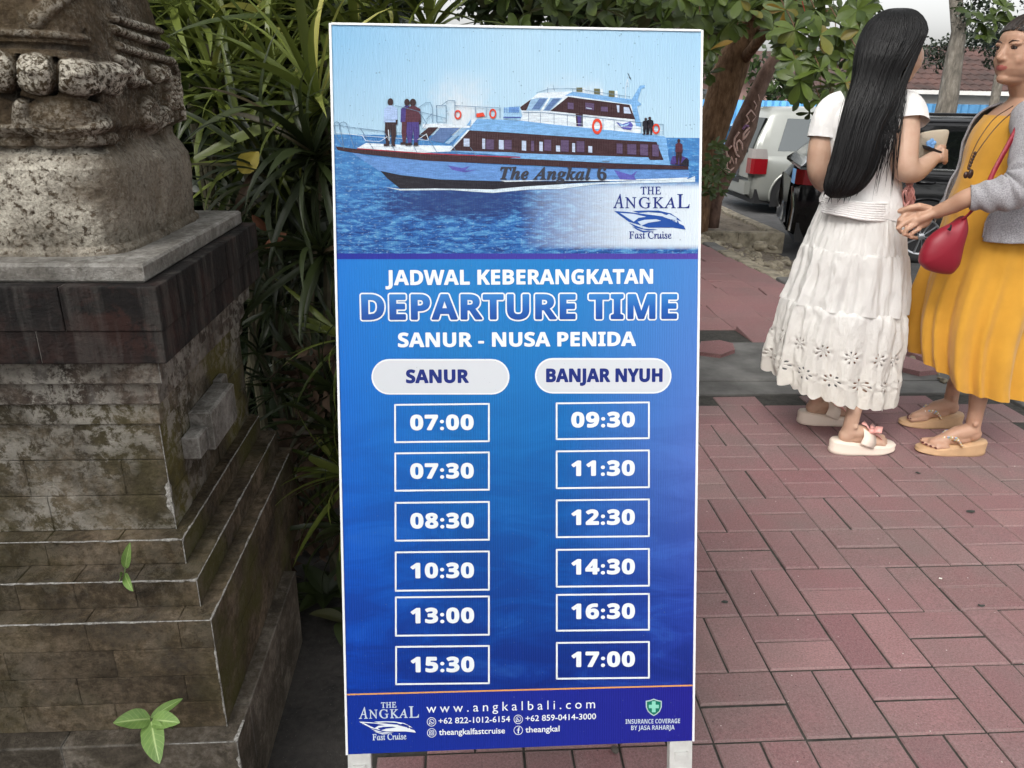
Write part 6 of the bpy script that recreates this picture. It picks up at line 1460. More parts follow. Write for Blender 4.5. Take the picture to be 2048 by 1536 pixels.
# skirt: three gathered tiers
m = N('eyelet cotton'); uv = m.n('UVMap').outputs[0]; s3 = m.sep(uv); U_, V_u = s3[0], s3[1]
def flowers(nu_, ph, v0, hgt, asp, size):
    x = m.math('SUBTRACT', m.math('FRACT', m.math('ADD', m.math('MULTIPLY', U_, nu_), ph)), .5); x = m.math('MULTIPLY', x, asp)
    y = m.math('DIVIDE', m.math('SUBTRACT', V_u, v0), hgt); r2 = m.math('SQRT', m.math('ADD', m.math('MULTIPLY', x, x), m.math('MULTIPLY', y, y)))
    an = m.math('ARCTAN2', y, x); pt = m.math('COSINE', m.math('MULTIPLY', an, 7)); rr_ = m.math('ABSOLUTE', m.math('SUBTRACT', r2, size))
    # petal-shaped hole
    a_ = m.math('SUBTRACT', pt, m.math('MULTIPLY', rr_, 2.6/size)); hole = m.math('GREATER_THAN', a_, .30)
    hole = m.math('MULTIPLY', hole, m.math('LESS_THAN', rr_, size*.48))
    return hole, m.math('MULTIPLY', m.math('LESS_THAN', r2, size*2.1), m.math('ADD', .5, m.math('MULTIPLY', pt, .5)))
h1_, e1_ = flowers(15, .0, .095, .056, 1.45, .38); h2_, e2_ = flowers(15, .5, .19, .040, 1.9, .36)
hole = m.math('MAXIMUM', h1_, h2_); p = m.pos()
col = m.ramp(m.noise(p, 8, 4), [(.3, (.76, .745, .72)), (.7, (.83, .82, .79))])
col = m.mix(m.math('MULTIPLY', m.rng(V_u, .34, .0, 0, .5), 1.0), col, (.76, .715, .60))
m.set(col, .9, Sheen_Weight=.15, Specular_IOR_Level=.15)
lace = m.math('ADD', m.math('MULTIPLY', m.math('MAXIMUM', e1_, e2_), .9), m.math('MULTIPLY', m.noise(m.mapping(uv, scale=(240, 120, 1)), 1, 3), m.rng(V_u, .36, .30, .25, 1.0)))
wr_n = m.noise(m.mapping(uv, scale=(46, 4.5, 1)), 1, 4, .6, .6); m.bump(m.math('ADD', lace, m.math('MULTIPLY', wr_n, 2.6)), .6, .0045)
tb_ = m.n('BsdfTransparent'); mx = m.n('MixShader'); m.l(hole, mx.inputs[0]); tl_ = m.n('BsdfTranslucent'); tl_.inputs[0].default_value = (.75, .73, .68, 1); mt = m.n('MixShader'); mt.inputs[0].default_value = .22
m.l(m.p.outputs[0], mt.inputs[1]); m.l(tl_.outputs[0], mt.inputs[2]); m.l(mt.outputs[0], mx.inputs[1]); m.l(tb_.outputs[0], mx.inputs[2]); m.l(mx.outputs[0], m.out.inputs[0]); M_eyelet = m.mat
mm = cloth_mat('white knit', (.78, .765, .75), .03); mm.bump(mm.noise(mm.mapping(mm.pos(), scale=(1, 1, .5)), 28, 4, .55), .55, .02); M_white = mm.mat
rs_ = np.random.RandomState(4); ph = rs_.rand(40)*6.28
def gathers(k0, amp, wob=.5, ks=(1, 1.9, 2.7)):
    def f(th, t):
        s = 0
        for j, k in enumerate(ks): s = s+np.cos(round(k*k0)*th+ph[j+int(k0) % 7]+wob*t*(j+1)*math.sin(3*t+j))/(j+1)
        fine = np.cos(round(k0*5.3)*th+ph[9])*math.exp(-t*7)*.55
        return 1+amp*(.35+.65*t)*s*.6+amp*.35*fine
    return f
def skirt_tier(rows, fold, zr, name, v_range, tilt=None, scallop=0, n=260, sub=8):
    V, Fc, k, th = rings(rows, n, fold, exp=2.15, tilt=tilt, sub=sub); V = V.reshape(k, n, 3)
    t = np.linspace(0, 1, k); C_ = V.mean(1, keepdims=True); q = np.stack([np.cos(th)[None]*2.2+0*t[:, None], np.sin(th)[None]*2.2+0*t[:, None], V[:, :, 2]*3.0+V[:, :, 0]*2.5], -1).reshape(-1, 3)
    rg = 1-2*np.abs(fbm(q, 2.6, 4, 17)-.5).reshape(k, n)*2; V = C_+(V-C_)*(1+.055*(rg-.72)*smoothstep(0, .12, t)[:, None])[..., None]
    if scallop: V[:, :, 2] += -scallop*np.abs(np.sin(th*17))[None, :]*smoothstep(.75, 1, t)[:, None]
    uv = np.stack([np.tile(th/(2*PI), k), np.repeat(v_range[0]+(v_range[1]-v_range[0])*t, n)], 1)
    return V.reshape(-1, 3), Fc, uv
tl0 = lambda th, t: 0*th
V, Fc, uv_ = skirt_tier([(402, 1648, 1800, Y1, .105), (425, 1640, 1803, Y1, .112), (450, 1630, 1805, Y1, .125), (475, 1620, 1806, Y1, .135), (497, 1612, 1807, Y1, .142)], gathers(9, .012), None, '', (1.2, 1.0), lambda th, t: -.012*np.cos(th)*t)
sk = build('skirt_yoke', V, Fc, M_eyelet, w1, True, uv=uv_)
V, Fc, uv_ = skirt_tier([(494, 1616, 1804, Y1, .138), (502, 1609, 1808, Y1, .147), (530, 1600, 1808, Y1, .155), (570, 1587, 1806, Y1, .160), (610, 1572, 1804, Y1, .166)], gathers(11, .075), None, '', (1.0, .62), lambda th, t: -.012*np.cos(th)-.012*np.cos(th)*t)
build('skirt_middle_tier', V, Fc, M_eyelet, w1, True, uv=uv_)
V, Fc, uv_ = skirt_tier([(606, 1577, 1800, Y1, .160), (616, 1568, 1806, Y1, .172), (650, 1558, 1803, Y1, .178), (700, 1545, 1794, Y1, .186), (735, 1536, 1789, Y1, .192), (765, 1534, 1784, Y1, .196)], gathers(12, .085), None, '', (.40, .0), lambda th, t: -.024*np.cos(th)+t*(-.030*np.cos(th)+.022*np.sin(th)), scallop=.011)
build('skirt_hem_tier', V, Fc, M_eyelet, w1, True, uv=uv_)
# top: body, cap sleeves, twisted waist
def tf(th, t): return 1+.010*np.cos(9*th+3*t)+.012*np.cos(5*th+22*t)*smoothstep(.55, 1, t)
V, Fc, k_, th_ = rings([(186, 1752, 1812, 2.775, .055), (194, 1725, 1818, 2.78, .068), (203, 1692, 1826, 2.78, .082), (216, 1668, 1831, 2.78, .094), (240, 1656, 1822, 2.78, .102), (275, 1652, 1803, 2.78, .106), (320, 1656, 1797, 2.78, .104), (365, 1656, 1796, 2.78, .102), (395, 1648, 1801, 2.78, .110), (415, 1641, 1804, 2.78, .116), (425, 1640, 1805, 2.78, .118)], 120, tf, 2.25, tilt=lambda th, t: -.035*smoothstep(.7, 1, t)*np.cos(th), sub=6)
build('top', V, Fc, M_white, w1, True)
def sleeve(name, P, R, mat, par, n=48, fold=.02, kf=7, ell=1, thick=True):
    V, Fc = tube(P, R, n, False, ell); V = np.array(V).reshape(len(P), n, 3); C = np.array(P)[:, None]; a = 2*PI*np.arange(n)/n; s = 1+fold*np.cos(kf*a)[None, :, None]*np.linspace(0, 1, len(P))[:, None, None]
    return build(name, (C+(V-C)*s).reshape(-1, 3), Fc, mat, par, True)
sleeve('sleeve', smooth_path([AY(1785, 208, 2.765), AY(1808, 216, 2.745), AY(1817, 230, 2.73), AY(1818, 247, 2.715)], 4), list(np.interp(np.linspace(0, 1, 13), [0, .4, .8, 1], [.052, .060, .061, .064])), M_white, w1)
sleeve('sleeve', smooth_path([AY(1690, 208, 2.79), AY(1668, 220, 2.80), AY(1654, 245, 2.80), AY(1646, 276, 2.795)], 4), list(np.interp(np.linspace(0, 1, 13), [0, .4, .8, 1], [.050, .058, .056, .056])), M_white, w1)
# twisted folds along the waist
mb = MB()
for k in range(8):
    y0 = 399+k*4.2; P = [AY(1644-k*.4, y0-6, 2.72), AY(1680, y0+1, 2.667), AY(1725, y0+7+k*.4, 2.655), AY(1770, y0+9+k*.5, 2.672), AY(1800, y0+10+k*.3, 2.74)]
    mb.tube(smooth_path(P, 5), [.0035]+[.0058]*19+[.005], 7)
mb.build('twisted_waist', M_white, w1, True)
# hair: shell plus strands
M_hair = N('black hair'); m = M_hair; p = m.pos(); st_ = m.noise(m.mapping(p, scale=(1, 1, .04)), 420, 3)
m.set(m.ramp(st_, [(.35, (.003, .003, .0035)), (.7, (.010, .0095, .010))]), .42, Specular_IOR_Level=.28); m.bump(st_, .6, .002); M_hair = m.mat
hrows = [(16.5, 1792, 1806, 2.765, .010), (19, 1778, 1820, 2.765, .032), (26, 1763, 1830, 2.765, .062), (42, 1745, 1840, 2.765, .090), (65, 1731, 1844, 2.76, .102), (92, 1721, 1830, 2.74, .102), (118, 1715, 1815, 2.725, .092), (145, 1711, 1803, 2.715, .076), (175, 1704, 1800, 2.70, .062), (210, 1692, 1794, 2.675, .052), (250, 1681, 1774, 2.665, .046), (290, 1671, 1762, 2.655, .042), (325, 1662, 1754, 2.65, .038), (352, 1654, 1742, 2.645, .032), (374, 1649, 1726, 2.64, .024), (388, 1652, 1708, 2.64, .014), (396, 1662, 1690, 2.64, .005)]
def hfold(th, t): return 1+(.030*np.cos(7*th+2.5*t+1)+.024*np.cos(11*th+1.5*t)+.020*np.cos(18*th-3*t)+.014*np.cos(29*th-2*t)+.010*np.cos(41*th+1))*t**1.3
V, Fc, k_, th_ = rings(hrows, 150, hfold, sub=6)
Vg = V.reshape(k_, 150, 3); keep = []
# open the shell where the face is
fdir = np.array([.82, .57, 0.])
FA, FB = AY(1826, 76, 2.75), AY(1790, 172, 2.75)
def isface(q):
    if not (FB[2]-.01 < q[2] < FA[2]): return False
    t = (q[2]-FB[2])/(FA[2]-FB[2]); return q[0]*2.75/q[1] > FB[0]+(FA[0]-FB[0])*max(t, 0)**.8
cen = V; flags = np.array([isface(q) for q in V]); Fh = [f for f in Fc if not all(flags[i] for i in f)]
build('hair', V, Fh, M_hair, w1, True)
hs_mb = MB(); H0 = rings(hrows, 400, hfold, sub=6); HV = H0[0].reshape(H0[2], 400, 3); kk_ = H0[2]; hr = np.random.RandomState(3)
HC = HV.mean(1)
for s_ in range(1300):
    a = hr.uniform(PI*.95, 2*PI*1.02) if s_ % 5 else hr.uniform(0, 2*PI); j0 = int(hr.uniform(2, 20)) if s_ % 3 else int(hr.uniform(10, 50)); j1 = min(kk_-1, int(hr.uniform(.62, 1.05)*kk_)); drift = hr.uniform(-.22, .22); off = hr.uniform(1.002, 1.035); P = []
    if j1-j0 < 12: continue
    for j in range(j0, j1, 4):
        ai = ((a+drift*(j-j0)/kk_*2)/(2*PI)*400) % 400; i0 = int(ai); f = ai-i0; q = HV[j, i0]*(1-f)+HV[j, (i0+1) % 400]*f; tt_ = (j-j0)/(j1-j0)
        if isface(q) : continue
        P.append(HC[j]+(q-HC[j])*(off if 0 < tt_ < .95 else .99)+np.array([0, -.0015, 0]))
    if len(P) < 5: continue
    if hr.rand() < .05: P.append(P[-1]+np.array([hr.uniform(-.008, .008), hr.uniform(-.004, .004), -hr.uniform(.01, .035)]))
    w_ = hr.uniform(.0012, .0032); n_ = len(P); hs_mb.tube(P, [w_*.5]+[w_]*(n_-2)+[w_*.15], 4, cap=False, ell=.6)
# loose locks over the right shoulder and down her back
for k in range(80):
    x0, x1 = hr.uniform(1786, 1812), hr.uniform(1738, 1798); y1 = hr.uniform(225, 405); P = [AY(x0, hr.uniform(120, 165), 2.70), AY(x0+hr.uniform(-8, 6), 200, 2.655), AY((x0+x1)/2+hr.uniform(-4, 8), 265, 2.625), AY(x1, y1, 2.63)]
    P = smooth_path(P, 4); w_ = hr.uniform(.0006, .0016); hs_mb.tube(P, [w_*.6]+[w_]*(len(P)-2)+[w_*.1], 4, cap=False)
for k in range(60):
    j0 = int(hr.uniform(8, 60)); a = hr.uniform(PI*.9, 2.1*PI); P = []; o_ = hr.uniform(1.03, 1.10); n_ = int(hr.uniform(14, 34))
    for j in range(j0, min(kk_-1, j0+n_), 3):
        q = HV[j, int(a/(2*PI)*400+(j-j0)*hr.uniform(-.3, .3)) % 400]
        if isface(q): continue
        f = math.sin(PI*(j-j0)/n_); P.append(HC[j]+(q-HC[j])*(1+(o_-1)*f))
    if len(P) > 3: hs_mb.tube(smooth_path(P, 3), .00055, 4, cap=False)
hs_mb.build('hair_strands', M_hair, w1, True)['kind'] = 'stuff'
# phone in her fist, straw clutch under the arm
M_phone = simple('black phone case', (.012, .012, .014), .3)
V = [AY(1856, 292, 2.745), AY(1884, 303, 2.715), AY(1887, 309, 2.715), AY(1858, 299, 2.745)]; V2 = [v+np.array([.004, .05, .0]) for v in V]
o = build('phone', V+V2, [(0, 1, 2, 3), (4, 7, 6, 5), (0, 4, 5, 1), (1, 5, 6, 2), (2, 6, 7, 3), (3, 7, 4, 0)], M_phone); tag(o, 'black phone held in the fist of the woman in white', 'phone')
m = N('woven straw'); uv = m.n('UVMap').outputs[0]; s3 = m.sep(uv); rr_ = m.math('MULTIPLY', s3[1], 2*PI*17); row = m.math('SINE', rr_); st_ = m.math('SINE', m.math('MULTIPLY', s3[0], 2*PI*90))
m.set(m.ramp(m.math('ADD', m.math('MULTIPLY', row, .5), m.math('MULTIPLY', st_, .15)), [(0, (.62, .53, .40)), (.6, (.90, .83, .70))]), .8); m.bump(m.math('ADD', row, m.math('MULTIPLY', st_, .4)), .7, .003); M_straw = m.mat
def inflate(name, pts, Y, th, mat, parent=None, n=10, dY=None, uvs=True, sub=5):
    """soft flat-ish body from an outline: pts in photo px at depth Y"""
    P = []
    L_ = len(pts)
    for i in range(L_):
        a, b = pts[i], pts[(i+1) % L_]
        for k in range(sub): P.append((a[0]+(b[0]-a[0])*k/sub, a[1]+(b[1]-a[1])*k/sub))
    P = np.array(P)
    for _ in range(2): P = (np.roll(P, 1, 0)+2*P+np.roll(P, -1, 0))/4
    c = P.mean(0); V = []; U = []; N_ = len(P)
    for sgn in (-1, 1):
        for j in range(n):
            s = math.sin((n-j)/n*PI/2) if True else 1-j/n; d = th*math.sqrt(max(0, 1-s*s))**.8
            for i, q in enumerate(P):
                x, y = c+(q-c)*s; yy = (Y if dY is None else Y+dY*(x-c[0])); v = AY(x, y, yy); V.append(v+np.array([0, sgn*d/2, 0])); U.append((i/N_, s))
    cen1 = len(V); V.append(AY(c[0], c[1], Y)+np.array([0, -th/2, 0])); V.append(AY(c[0], c[1], Y)+np.array([0, th/2, 0])); U += [(0, 0), (0, 0)]
    Fc = grid_faces(N_, n, True); Fc += [tuple(i+n*N_ for i in f)[::-1] for f in grid_faces(N_, n, True)]
    Fc += [((n-1)*N_+i, (n-1)*N_+(i+1) % N_, cen1) for i in range(N_)]+[(n*N_+(n-1)*N_+(i+1) % N_, n*N_+(n-1)*N_+i, cen1+1) for i in range(N_)]
    return build(name, V, Fc, mat, parent, True, uv=U)
cl = empty('straw_clutch', AY(1868, 320, 2.82), 'small cream woven straw clutch with blue flower, held by the woman in white', 'clutch bag')
inflate('pouch', [(1836, 266), (1868, 260), (1899, 258), (1893, 285), (1884, 308), (1860, 325), (1842, 332), (1832, 300)], 2.80, .035, M_straw, cl)
M_bf = simple('blue fabric flower', (.18, .38, .72), .7); mb = MB(); c = AY(1862, 288, 2.765)
for k in range(5): a = 2*PI*k/5+.3; mb.ell(c+np.array([.011*math.cos(a), 0, .011*math.sin(a)]), (.009, .004, .009))
mb.ell(c+np.array([0, -.004, 0]), (.004, .003, .004)); mb.build('flower', M_bf, cl, True)
# pink ruffled charm hanging at her waist
pk = empty('pink_tassel', AY(1818, 400, 2.70), 'pink ruffled ribbon tassel hanging at the waist of the woman in white', 'tassel'); mb = MB()
for k in range(16):
    a = rnd.uniform(1806, 1834); P = [AY(rnd.uniform(1812, 1824), 366, 2.71), AY(a, 382, 2.69+rnd.uniform(-.02, .02)), AY(a+rnd.uniform(-7, 7), 398, 2.69+rnd.uniform(-.02, .02)), AY(a+rnd.uniform(-8, 8), 412, 2.70)]
    ribbon(mb, smooth_path(P, 3), [rnd.uniform(.006, .014)]*10, .0012, (rnd.uniform(-1, 1), 1, rnd.uniform(-.5, .5)))
for k in range(3): P = [AY(1812+k*3, 405, 2.72), AY(1812+k*2, 440, 2.74), AY(1806+k*3, 478, 2.72)]; ribbon(mb, smooth_path(P, 4), .014, .0015, (1, .4, 0))
mb.build('ruffles', M_pink, pk, True)

# ================= woman in yellow
w2 = empty('person', (2.03, 2.68, 0), 'smiling woman in profile, mustard dress, grey cardigan, beaded tan sandals, reaching to the other woman', 'person')
Y2 = 2.68; b2_ = MB()
closed_rings(b2_, [(150, 2034, 2084, 2.68, .050), (180, 2028, 2082, 2.68, .052), (200, 2022, 2086, 2.68, .060), (218, 2008, 2092, 2.68, .115), (240, 1990, 2096, 2.68, .150), (270, 1972, 2098, 2.68, .155), (330, 1955, 2094, 2.68, .14), (400, 1925, 2088, 2.68, .14), (480, 1915, 2095, 2.68, .165), (560, 1930, 2080, 2.68, .15)])
h2 = AY(2049, 97, 2.665); G2 = frame((-.975, -.20, -.03)); H2 = lambda x, y, z: h2+G2@np.array([x, y, z])
E2 = lambda x, y, z, r: b2_.ell(H2(x, y, z), r, G2, 18)
E2(-.012, 0, .020, (.095, .075, .085)); E2(.022, 0, -.044, (.066, .062, .064)); E2(.030, 0, -.015, (.060, .061, .062)); E2(.044, 0, .028, (.042, .055, .042))
E2(.060, 0, -.093, (.022, .024, .018)); E2(.026, 0, -.092, (.046, .040, .024))
for s_ in (-1, 1):
    E2(.046, s_*.032, -.034, (.030, .028, .030)); E2(.069, s_*.028, .014, (.018, .022, .009)); E2(-.010, s_*.076, -.015, (.018, .010, .032)); E2(.066, s_*.027, -.004, (.016, .017, .0085)); E2(.084, s_*.011, -.033, (.010, .0085, .0075))
b2_.tube([H2(.078, 0, .012), H2(.088, 0, -.010), H2(.097, 0, -.027)], [.0085, .009, .0115], 10, rnd_cap=1); E2(.094, 0, -.031, (.012, .0125, .0095))
E2(.074, 0, -.048, (.014, .022, .014)); E2(.0790, 0, -.0565, (.0105, .021, .0050)); E2(.0770, 0, -.0645, (.0105, .018, .0055)); E2(.066, 0, -.076, (.014, .024, .012))
b2_.tube([H2(-.012, 0, -.06), AY(2058, 195, 2.68), AY(2060, 215, 2.68)], [.053, .054, .060], 18)
# near arm in the sleeve, forearm and hand reaching
sh_p, el_p, cu_p = AY(2064, 243, 2.50), AY(2050, 366, 2.40), AY(1938, 395, 2.46)
b2_.tube([sh_p, el_p], [.048, .040], 16, rnd_cap=1); wr = AY(1874, 424, 2.53)
limb(b2_, [el_p, (el_p+cu_p)/2, cu_p, AY(1905, 411, 2.495), wr], [.040, .037, .032, .0275, .0225])
b2_.tube([wr, AY(1858, 430, 2.545), AY(1843, 436, 2.555), AY(1832, 441, 2.56)], [.022, .029, .034, .030], 16, ell=.62, rnd_cap=1)
b2_.ell(AY(1845, 438, 2.553), (.036, .018, .034))
fing = [([(1833, 424), (1813, 428), (1799, 440), (1797, 452)], 2.565, .0098), ([(1828, 436), (1808, 446), (1796, 456), (1803, 465)], 2.552, .0098), ([(1831, 448), (1813, 459), (1808, 468), (1820, 472)], 2.543, .0092), ([(1838, 458), (1824, 466), (1822, 474), (1833, 476)], 2.545, .0082)]
for pts_, yy, r_ in fing:
    b2_.tube([AY(x, y, yy+(.012 if i == 3 else 0)) for i, (x, y) in enumerate(pts_)], [r_*1.12, r_, r_*.93, r_*.85], 10, rnd_cap=1)
b2_.tube([AY(1858, 418, 2.55), AY(1838, 412, 2.548), AY(1817, 416, 2.56), AY(1800, 422, 2.575)], [.014, .0125, .0105, .0095], 10, rnd_cap=1)
# far arm hangs behind
b2_.tube([AY(2060, 245, 2.88), AY(2050, 370, 2.92), AY(2030, 470, 2.90)], [.046, .038, .028], 14, rnd_cap=1)
T2, R2, tp2 = foot(b2_, (2.078, 2.600, 0), (-1, .10), .058, .024, -1, (np.array([2.04, 2.64, .33]), np.array([2.03, 2.66, .60])))
T2b, R2b, tp2b = foot(b2_, (2.155, 2.868, 0), (-1, .06), .058, .024, 1, (np.array([2.10, 2.80, .33]), np.array([2.06, 2.76, .60])))
lipc = H2(.090, 0, -.060)
def reg2(c): 
    q = (c-h2)@G2; return (((q[:, 0]-.084)/.020)**2+((q[:, 1])/.024)**2+((q[:, 2]+.060)/.0085)**2 < 1).astype(int)
remeshed('body', b2_, .0034, [M_sk2, M_lip], w2, 5, reg2)
for s_ in (-1, 1):
    mb = MB(); mb.ell(H2(.0755, s_*.029, -.0005), (.0075, .0125, .0042), G2); mb.build('eye', M_eye, w2, True)
    mb = MB(); mb.tube([H2(.083, s_*.014, .017), H2(.085, s_*.026, .024), H2(.076, s_*.044, .021)], [.0028, .0035, .0015], 7, ell=.6); mb.build('eyebrow', M_brow, w2, True)
    mb = MB(); mb.tube([H2(.083, s_*.018, .0030), H2(.083, s_*.030, .0065), H2(.074, s_*.042, .002)], [.0010, .0018, .0010], 5); mb.build('eyelash', M_eye, w2, True)
for T_, tp in ((T2, tp2), (T2b, tp2b)):
    mb = MB()
    for t_ in tp: mb.ell(t_+np.array([0, 0, -.003]), (.006, .006, .003))
    o = mb.build('toenails', M_nail, w2, True)
# hair drawn back
M_hair2 = N('dark brown hair'); m = M_hair2; p = m.pos(); st_ = m.noise(m.mapping(p, scale=(.15, .6, 1)), 300, 3)
m.set(m.ramp(st_, [(.35, (.010, .007, .006)), (.7, (.048, .032, .025))]), .42); m.bump(st_, .7, .002); M_hair2 = m.mat
V = []; nn = 64
for j in range(33):
    for i in range(nn):
        a = -PI/2+PI*j/32; b = 2*PI*i/nn; d = np.array([math.cos(a)*math.cos(b), math.cos(a)*math.sin(b), math.sin(a)]); r_ = 1+.02*math.sin(b*17+a*3); V.append(d*r_)
V = np.array(V); dirs = V.copy(); Vw = h2+(V*np.array([.106, .084, .090])+np.array([-.020, 0, .022]))@G2.T
ok = (dirs@np.array([-.78, 0, .62]) > .03+.03*np.sin(np.arange(len(dirs))*2.1)) & ((dirs[:, 2] > -.15) | (dirs[:, 0] < -.15)) & (dirs[:, 2] > -.75)
Fh = [f for f in grid_faces(nn, 33, True) if all(ok[i] for i in f)]; build('hair', Vw, Fh, M_hair2, w2, True)
mb = MB(); mb.ell(H2(-.135, 0, .0), (.045, .045, .042), G2, 18); mb.build('hair_bun', M_hair2, w2, True)
mb = MB()
for k in range(200):
    s_ = hr.uniform(-1, 1); z0 = hr.uniform(.03, .11); P = []
    for t in np.linspace(0, 1, 7):
        a = t*PI*.62; x = .080*math.cos(a)-.02; z = .050+.080*math.sin(a*.9)*1.0*(1-abs(s_)*.35)-t*.03; y = s_*(.055+.035*math.sin(a)); q = np.array([x+.020, y, z-.022]); q = q/np.linalg.norm(q/np.array([.1075, .0855, .0915]))+np.array([-.020, 0, .022]); P.append(H2(*q))
    mb.tube(P, [.0008]+[.0016]*5+[.0008], 4, cap=False)
mb.build('hair_strands', M_hair2, w2, True)['kind'] = 'stuff'
# dress
M_mus = cloth_mat('mustard cloth', (.60, .305, .038), .06).mat; M_card = N('x'); mm = cloth_mat('grey marl knit', (.33, .32, .335), .05, rib=1400, bump=.5, sc=500); pz = mm.pos(); nz3 = mm.noise(pz, 260, 3)
mm.l(mm.ramp(nz3, [(.35, (.24, .23, .245)), (.65, (.44, .43, .45))]), mm.p.inputs['Base Color']); M_card = mm.mat
def dfold(th, t): 
    g = smoothstep(.38, 1, t); left = .55+.45*np.cos(th-PI)
    return 1+g*(.105*(1-2*np.sqrt(np.sin(4.5*th+.5+.4*t)**2+.03))+.06*(1-2*np.sqrt(np.sin(7.5*th+2.3-.5*t)**2+.03))+.022*np.cos(23*th+.7))*(.75+.4*left)+.006*np.cos(13*th)*(1-g)
V, Fc, k_, th_ = rings([(232, 1994, 2098, Y2, .150), (262, 1970, 2102, Y2, .168), (300, 1953, 2102, Y2, .172), (335, 1941, 2098, Y2, .158), (368, 1926, 2094, Y2, .148), (405, 1911, 2093, Y2, .158), (440, 1903, 2097, Y2, .172), (490, 1888, 2098, Y2, .185), (540, 1868, 2094, Y2, .194), (600, 1846, 2080, Y2, .200), (660, 1832, 2062, Y2, .204), (715, 1830, 2050, Y2, .205), (752, 1836, 2044, Y2, .205)], 240, dfold, 2.1, tilt=lambda th, t: smoothstep(.5, 1, t)*(-.022*np.cos(th)-.0*th+.028*np.sin(th)+.05*np.clip(-np.cos(th)-.55, 0, 1)*2), sub=8)
q = V.copy(); q[:, 2] *= .45; rg = 1-2*np.abs(fbm(q, 9, 4, 23)-.5)*2; C_ = V.reshape(k_, 240, 3).mean(1, keepdims=True); V = (C_+(V.reshape(k_, 240, 3)-C_)*(1+.030*(rg.reshape(k_, 240)-.7))[..., None]).reshape(-1, 3)
dr = build('dress', V, Fc, M_mus, w2, True, uv=np.stack([np.tile(th_/(2*PI), k_), np.repeat(np.linspace(0, 1, k_), 240)], 1))
# cardigan, open at the front
rows_c = [(207, 2016, 2098, Y2, .078), (220, 2000, 2106, Y2, .150), (243, 1980, 2113, Y2, .192), (290, 1954, 2117, Y2, .205), (340, 1940, 2112, Y2, .200), (400, 1912, 2112, Y2, .205), (432, 1898, 2120, Y2, .222), (455, 1893, 2128, Y2, .240)]
edge = [-.80, -.80, -.76, -.64, -.58, -.72, -.78, -.80]
def card():
    n = 150; th_full = np.linspace(0, 1, n); k = len(rows_c); sub = 8
    V, Fc, K, _ = rings(rows_c, n, None, 2.2, 0, 1.0, sub=sub)       # placeholder topology
    R = []
    full, _, _, tha = rings(rows_c, 720, lambda th, t: 1+smoothstep(.45, 1, t)*(.030*np.cos(11*th+.4)+.018*np.cos(19*th+2*t))+.010*np.cos(7*th+14*t), 2.2, sub=sub, tilt=lambda th, t: smoothstep(.8, 1, t)*(.012*np.sin(th)+.02*np.cos(th)))
    full = full.reshape(K, 720, 3); out = []
    for j in range(K):
        e = np.interp(j/(K-1)*(k-1), range(k), edge); a_near = -math.acos(e); a_far = math.acos(e)*.98
        th = a_near+(a_far-a_near)*th_full; idx = (th % (2*PI))/(2*PI)*720; i0 = idx.astype(int) % 720; f = (idx-np.floor(idx))[:, None]; out.append(full[j, i0]*(1-f)+full[j, (i0+1) % 720]*f)
    V = np.concatenate(out); rg = 1-2*np.abs(fbm(V*np.array([1, 1, .7]), 11, 4, 31)-.5)*2; V = V+(V-np.array([2.06, Y2, 0]))*np.array([1, 1, 0])*(.05*(rg-.7))[:, None]; out = list(V.reshape(K, n, 3)); uv = np.stack([np.tile(th_full, K), np.repeat(np.linspace(0, 1, K), n)], 1)
    o = build('cardigan', V, grid_faces(n, K), M_card, w2, True, uv=uv); so = o.modifiers.new('thickness', 'SOLIDIFY'); so.thickness = .004; so.offset = 1
    mb = MB()
    for i in (0, n-1): mb.tube([out[j][i] for j in range(0, K, 3)], .0045, 6)
    mb.build('cardigan_edge', M_card, w2, True)
card()
P = smooth_path([AY(2066, 222, 2.55), AY(2072, 262, 2.49), AY(2066, 320, 2.43), AY(2052, 362, 2.40), AY(2020, 384, 2.41), AY(1975, 392, 2.435), AY(1940, 395, 2.458)], 9)
n_ = len(P); t_ = np.linspace(0, 1, n_); R = np.interp(t_, [0, .1, .3, .5, .62, .8, .93, 1], [.060, .070, .066, .062, .058, .050, .040, .036]); R = R*(1+.060*np.sin(t_*62+1.2*np.sin(t_*19))*smoothstep(.25, .5, t_)*(1-smoothstep(.85, 1, t_))+.02*np.sin(t_*27))
V, Fc = tube(P, list(R), 56, False); V = np.array(V).reshape(n_, 56, 3); C = np.array(P)[:, None]; a = 2*PI*np.arange(56)/56
wr_ = 1+.060*np.sin(3*a[None, :]+t_[:, None]*44)*smoothstep(.25, .5, t_)[:, None]; V = (C+(V-C)*wr_[..., None]).reshape(-1, 3)
o = build('cardigan_sleeve', V, Fc, M_card, w2, True, uv=np.stack([np.tile(a/6.3, n_), np.repeat(t_, 56)], 1)*np.array([.4, 1])); so = o.modifiers.new('thickness', 'SOLIDIFY'); so.thickness = .003
# pendant necklace
M_cord = simple('brown cord', (.10, .05, .025), .7); M_bead = simple('dark wooden bead', (.045, .02, .014), .4)
nk = empty('necklace', AY(1990, 260, 2.56), 'long brown cord necklace with dark wooden pendant on the mustard dress', 'necklace')
mb = MB(); A_ = smooth_path([AY(2040, 212, 2.60), AY(2000, 246, 2.545), AY(1970, 282, 2.53), AY(1950, 312, 2.545), AY(1938, 338, 2.56)], 6); B_ = smooth_path([AY(2026, 212, 2.62), AY(1990, 236, 2.57), AY(1962, 272, 2.55), AY(1945, 305, 2.555), AY(1935, 336, 2.56)], 6)
mb.tube(A_, .0018, 6); mb.tube(B_, .0018, 6); mb.build('cord', M_cord, nk, True)
for k in range(6): mb = MB(); mb.ell(AY(1950-k*2.4, 306+k*6.2, 2.545), (.0052, .0052, .0058), None, 10); mb.build('bead', M_bead, nk, True)
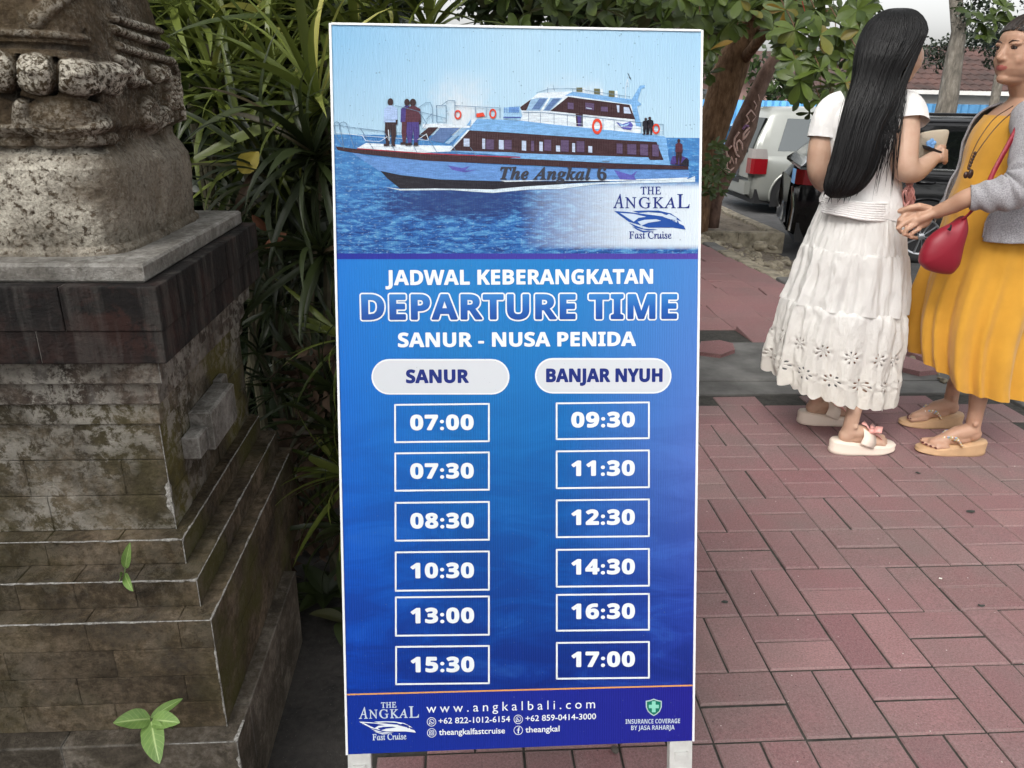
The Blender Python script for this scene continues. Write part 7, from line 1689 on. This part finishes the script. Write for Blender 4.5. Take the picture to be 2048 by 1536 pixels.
mb = MB(); mb.ell(AY(1941, 348, 2.55), (.010, .006, .016), None, 12); mb.ell(AY(1932, 350, 2.55), (.009, .006, .012), None, 12); mb.build('pendant', M_bead, nk, True)
# red shoulder bag
M_redb = simple('red leather', (.24, .008, .022), .5, bump=.25, bscale=300, bdist=.001)
rb_ = empty('red_bag', AY(1880, 548, 2.50), 'small rounded crimson shoulder bag hanging at the hip of the woman in mustard', 'handbag')
inflate('pouch', [(1930, 428), (1906, 446), (1880, 458), (1856, 478), (1842, 505), (1838, 526), (1852, 540), (1876, 547), (1900, 549), (1916, 530), (1924, 490), (1934, 455)], 2.49, .085, M_redb, rb_)
mb = MB(); P = smooth_path([AY(1925, 440, 2.47), AY(1945, 420, 2.455), AY(1968, 385, 2.43), AY(1990, 338, 2.46), AY(2015, 292, 2.475), AY(2036, 252, 2.50), AY(2050, 222, 2.56)], 6); ribbon(mb, P, .015, .003, (.8, 0, .5)); mb.build('strap', M_redb, rb_, True)
mb = MB(); mb.tube([AY(1900, 462, 2.444), AY(1902, 450, 2.446), AY(1900, 456, 2.44)], .003, 6); mb.ell(AY(1899, 458, 2.448), (.007, .004, .005)); mb.build('zip_pull', M_phone, rb_)
# beaded wedge sandals
M_tan = simple('tan wedge sole', (.50, .31, .17), .6, var=.08, scale=30)
M_bds = [simple('bead '+n_2, c_, .25) for n_2, c_ in (('pearl', (.7, .66, .6)), ('gold', (.6, .42, .14)), ('aqua', (.25, .42, .42)), ('lilac', (.38, .34, .5)), ('amber', (.6, .33, .12)))]
def w2_sandal(T, R):
    sole('sandal_sole', T, R, [(-.03, 0, .062), (.03, 0, .056), (.10, 0, .041), (.18, 0, .026), (.25, .006, .024)], M_tan, w2, L=.262, w=.046)
    for s_ in (-1, 1):
        mb = MB(); P = smooth_path([T(.100, s_*.046, .048), T(.118, s_*.038, .070), T(.142, s_*.020, .066), T(.172, .004, .050)], 6); ribbon(mb, P, .015, .003, (T(.5, 0, .8)-T(0, 0, 0))); st_o = mb.build('sandal_strap', M_tan, w2, True)
        bm = MB()
        for i in range(0, len(P)-1):
            for k in (-1, 0, 1): bm.ell(P[i]+np.array([0, 0, .0045])+(T(.5, 0, .8)-T(0, 0, 0))*.0062*k+rnd.uniform(-.0006, .0006), (.0043, .0043, .0043), None, 6, m=(i+k) % 5)
        V_, F_, Mx = np.concatenate(bm.V), bm.F, bm.M; build('beads', V_, F_, None, st_o, True, mats=M_bds, mi=Mx)['kind'] = 'stuff'
    mb = MB(); mb.tube([T(.172, .004, .050), T(.186, .018, .03)], .003, 6); mb.build('toe_post', M_tan, w2)
w2_sandal(T2, R2); w2_sandal(T2b, R2b)
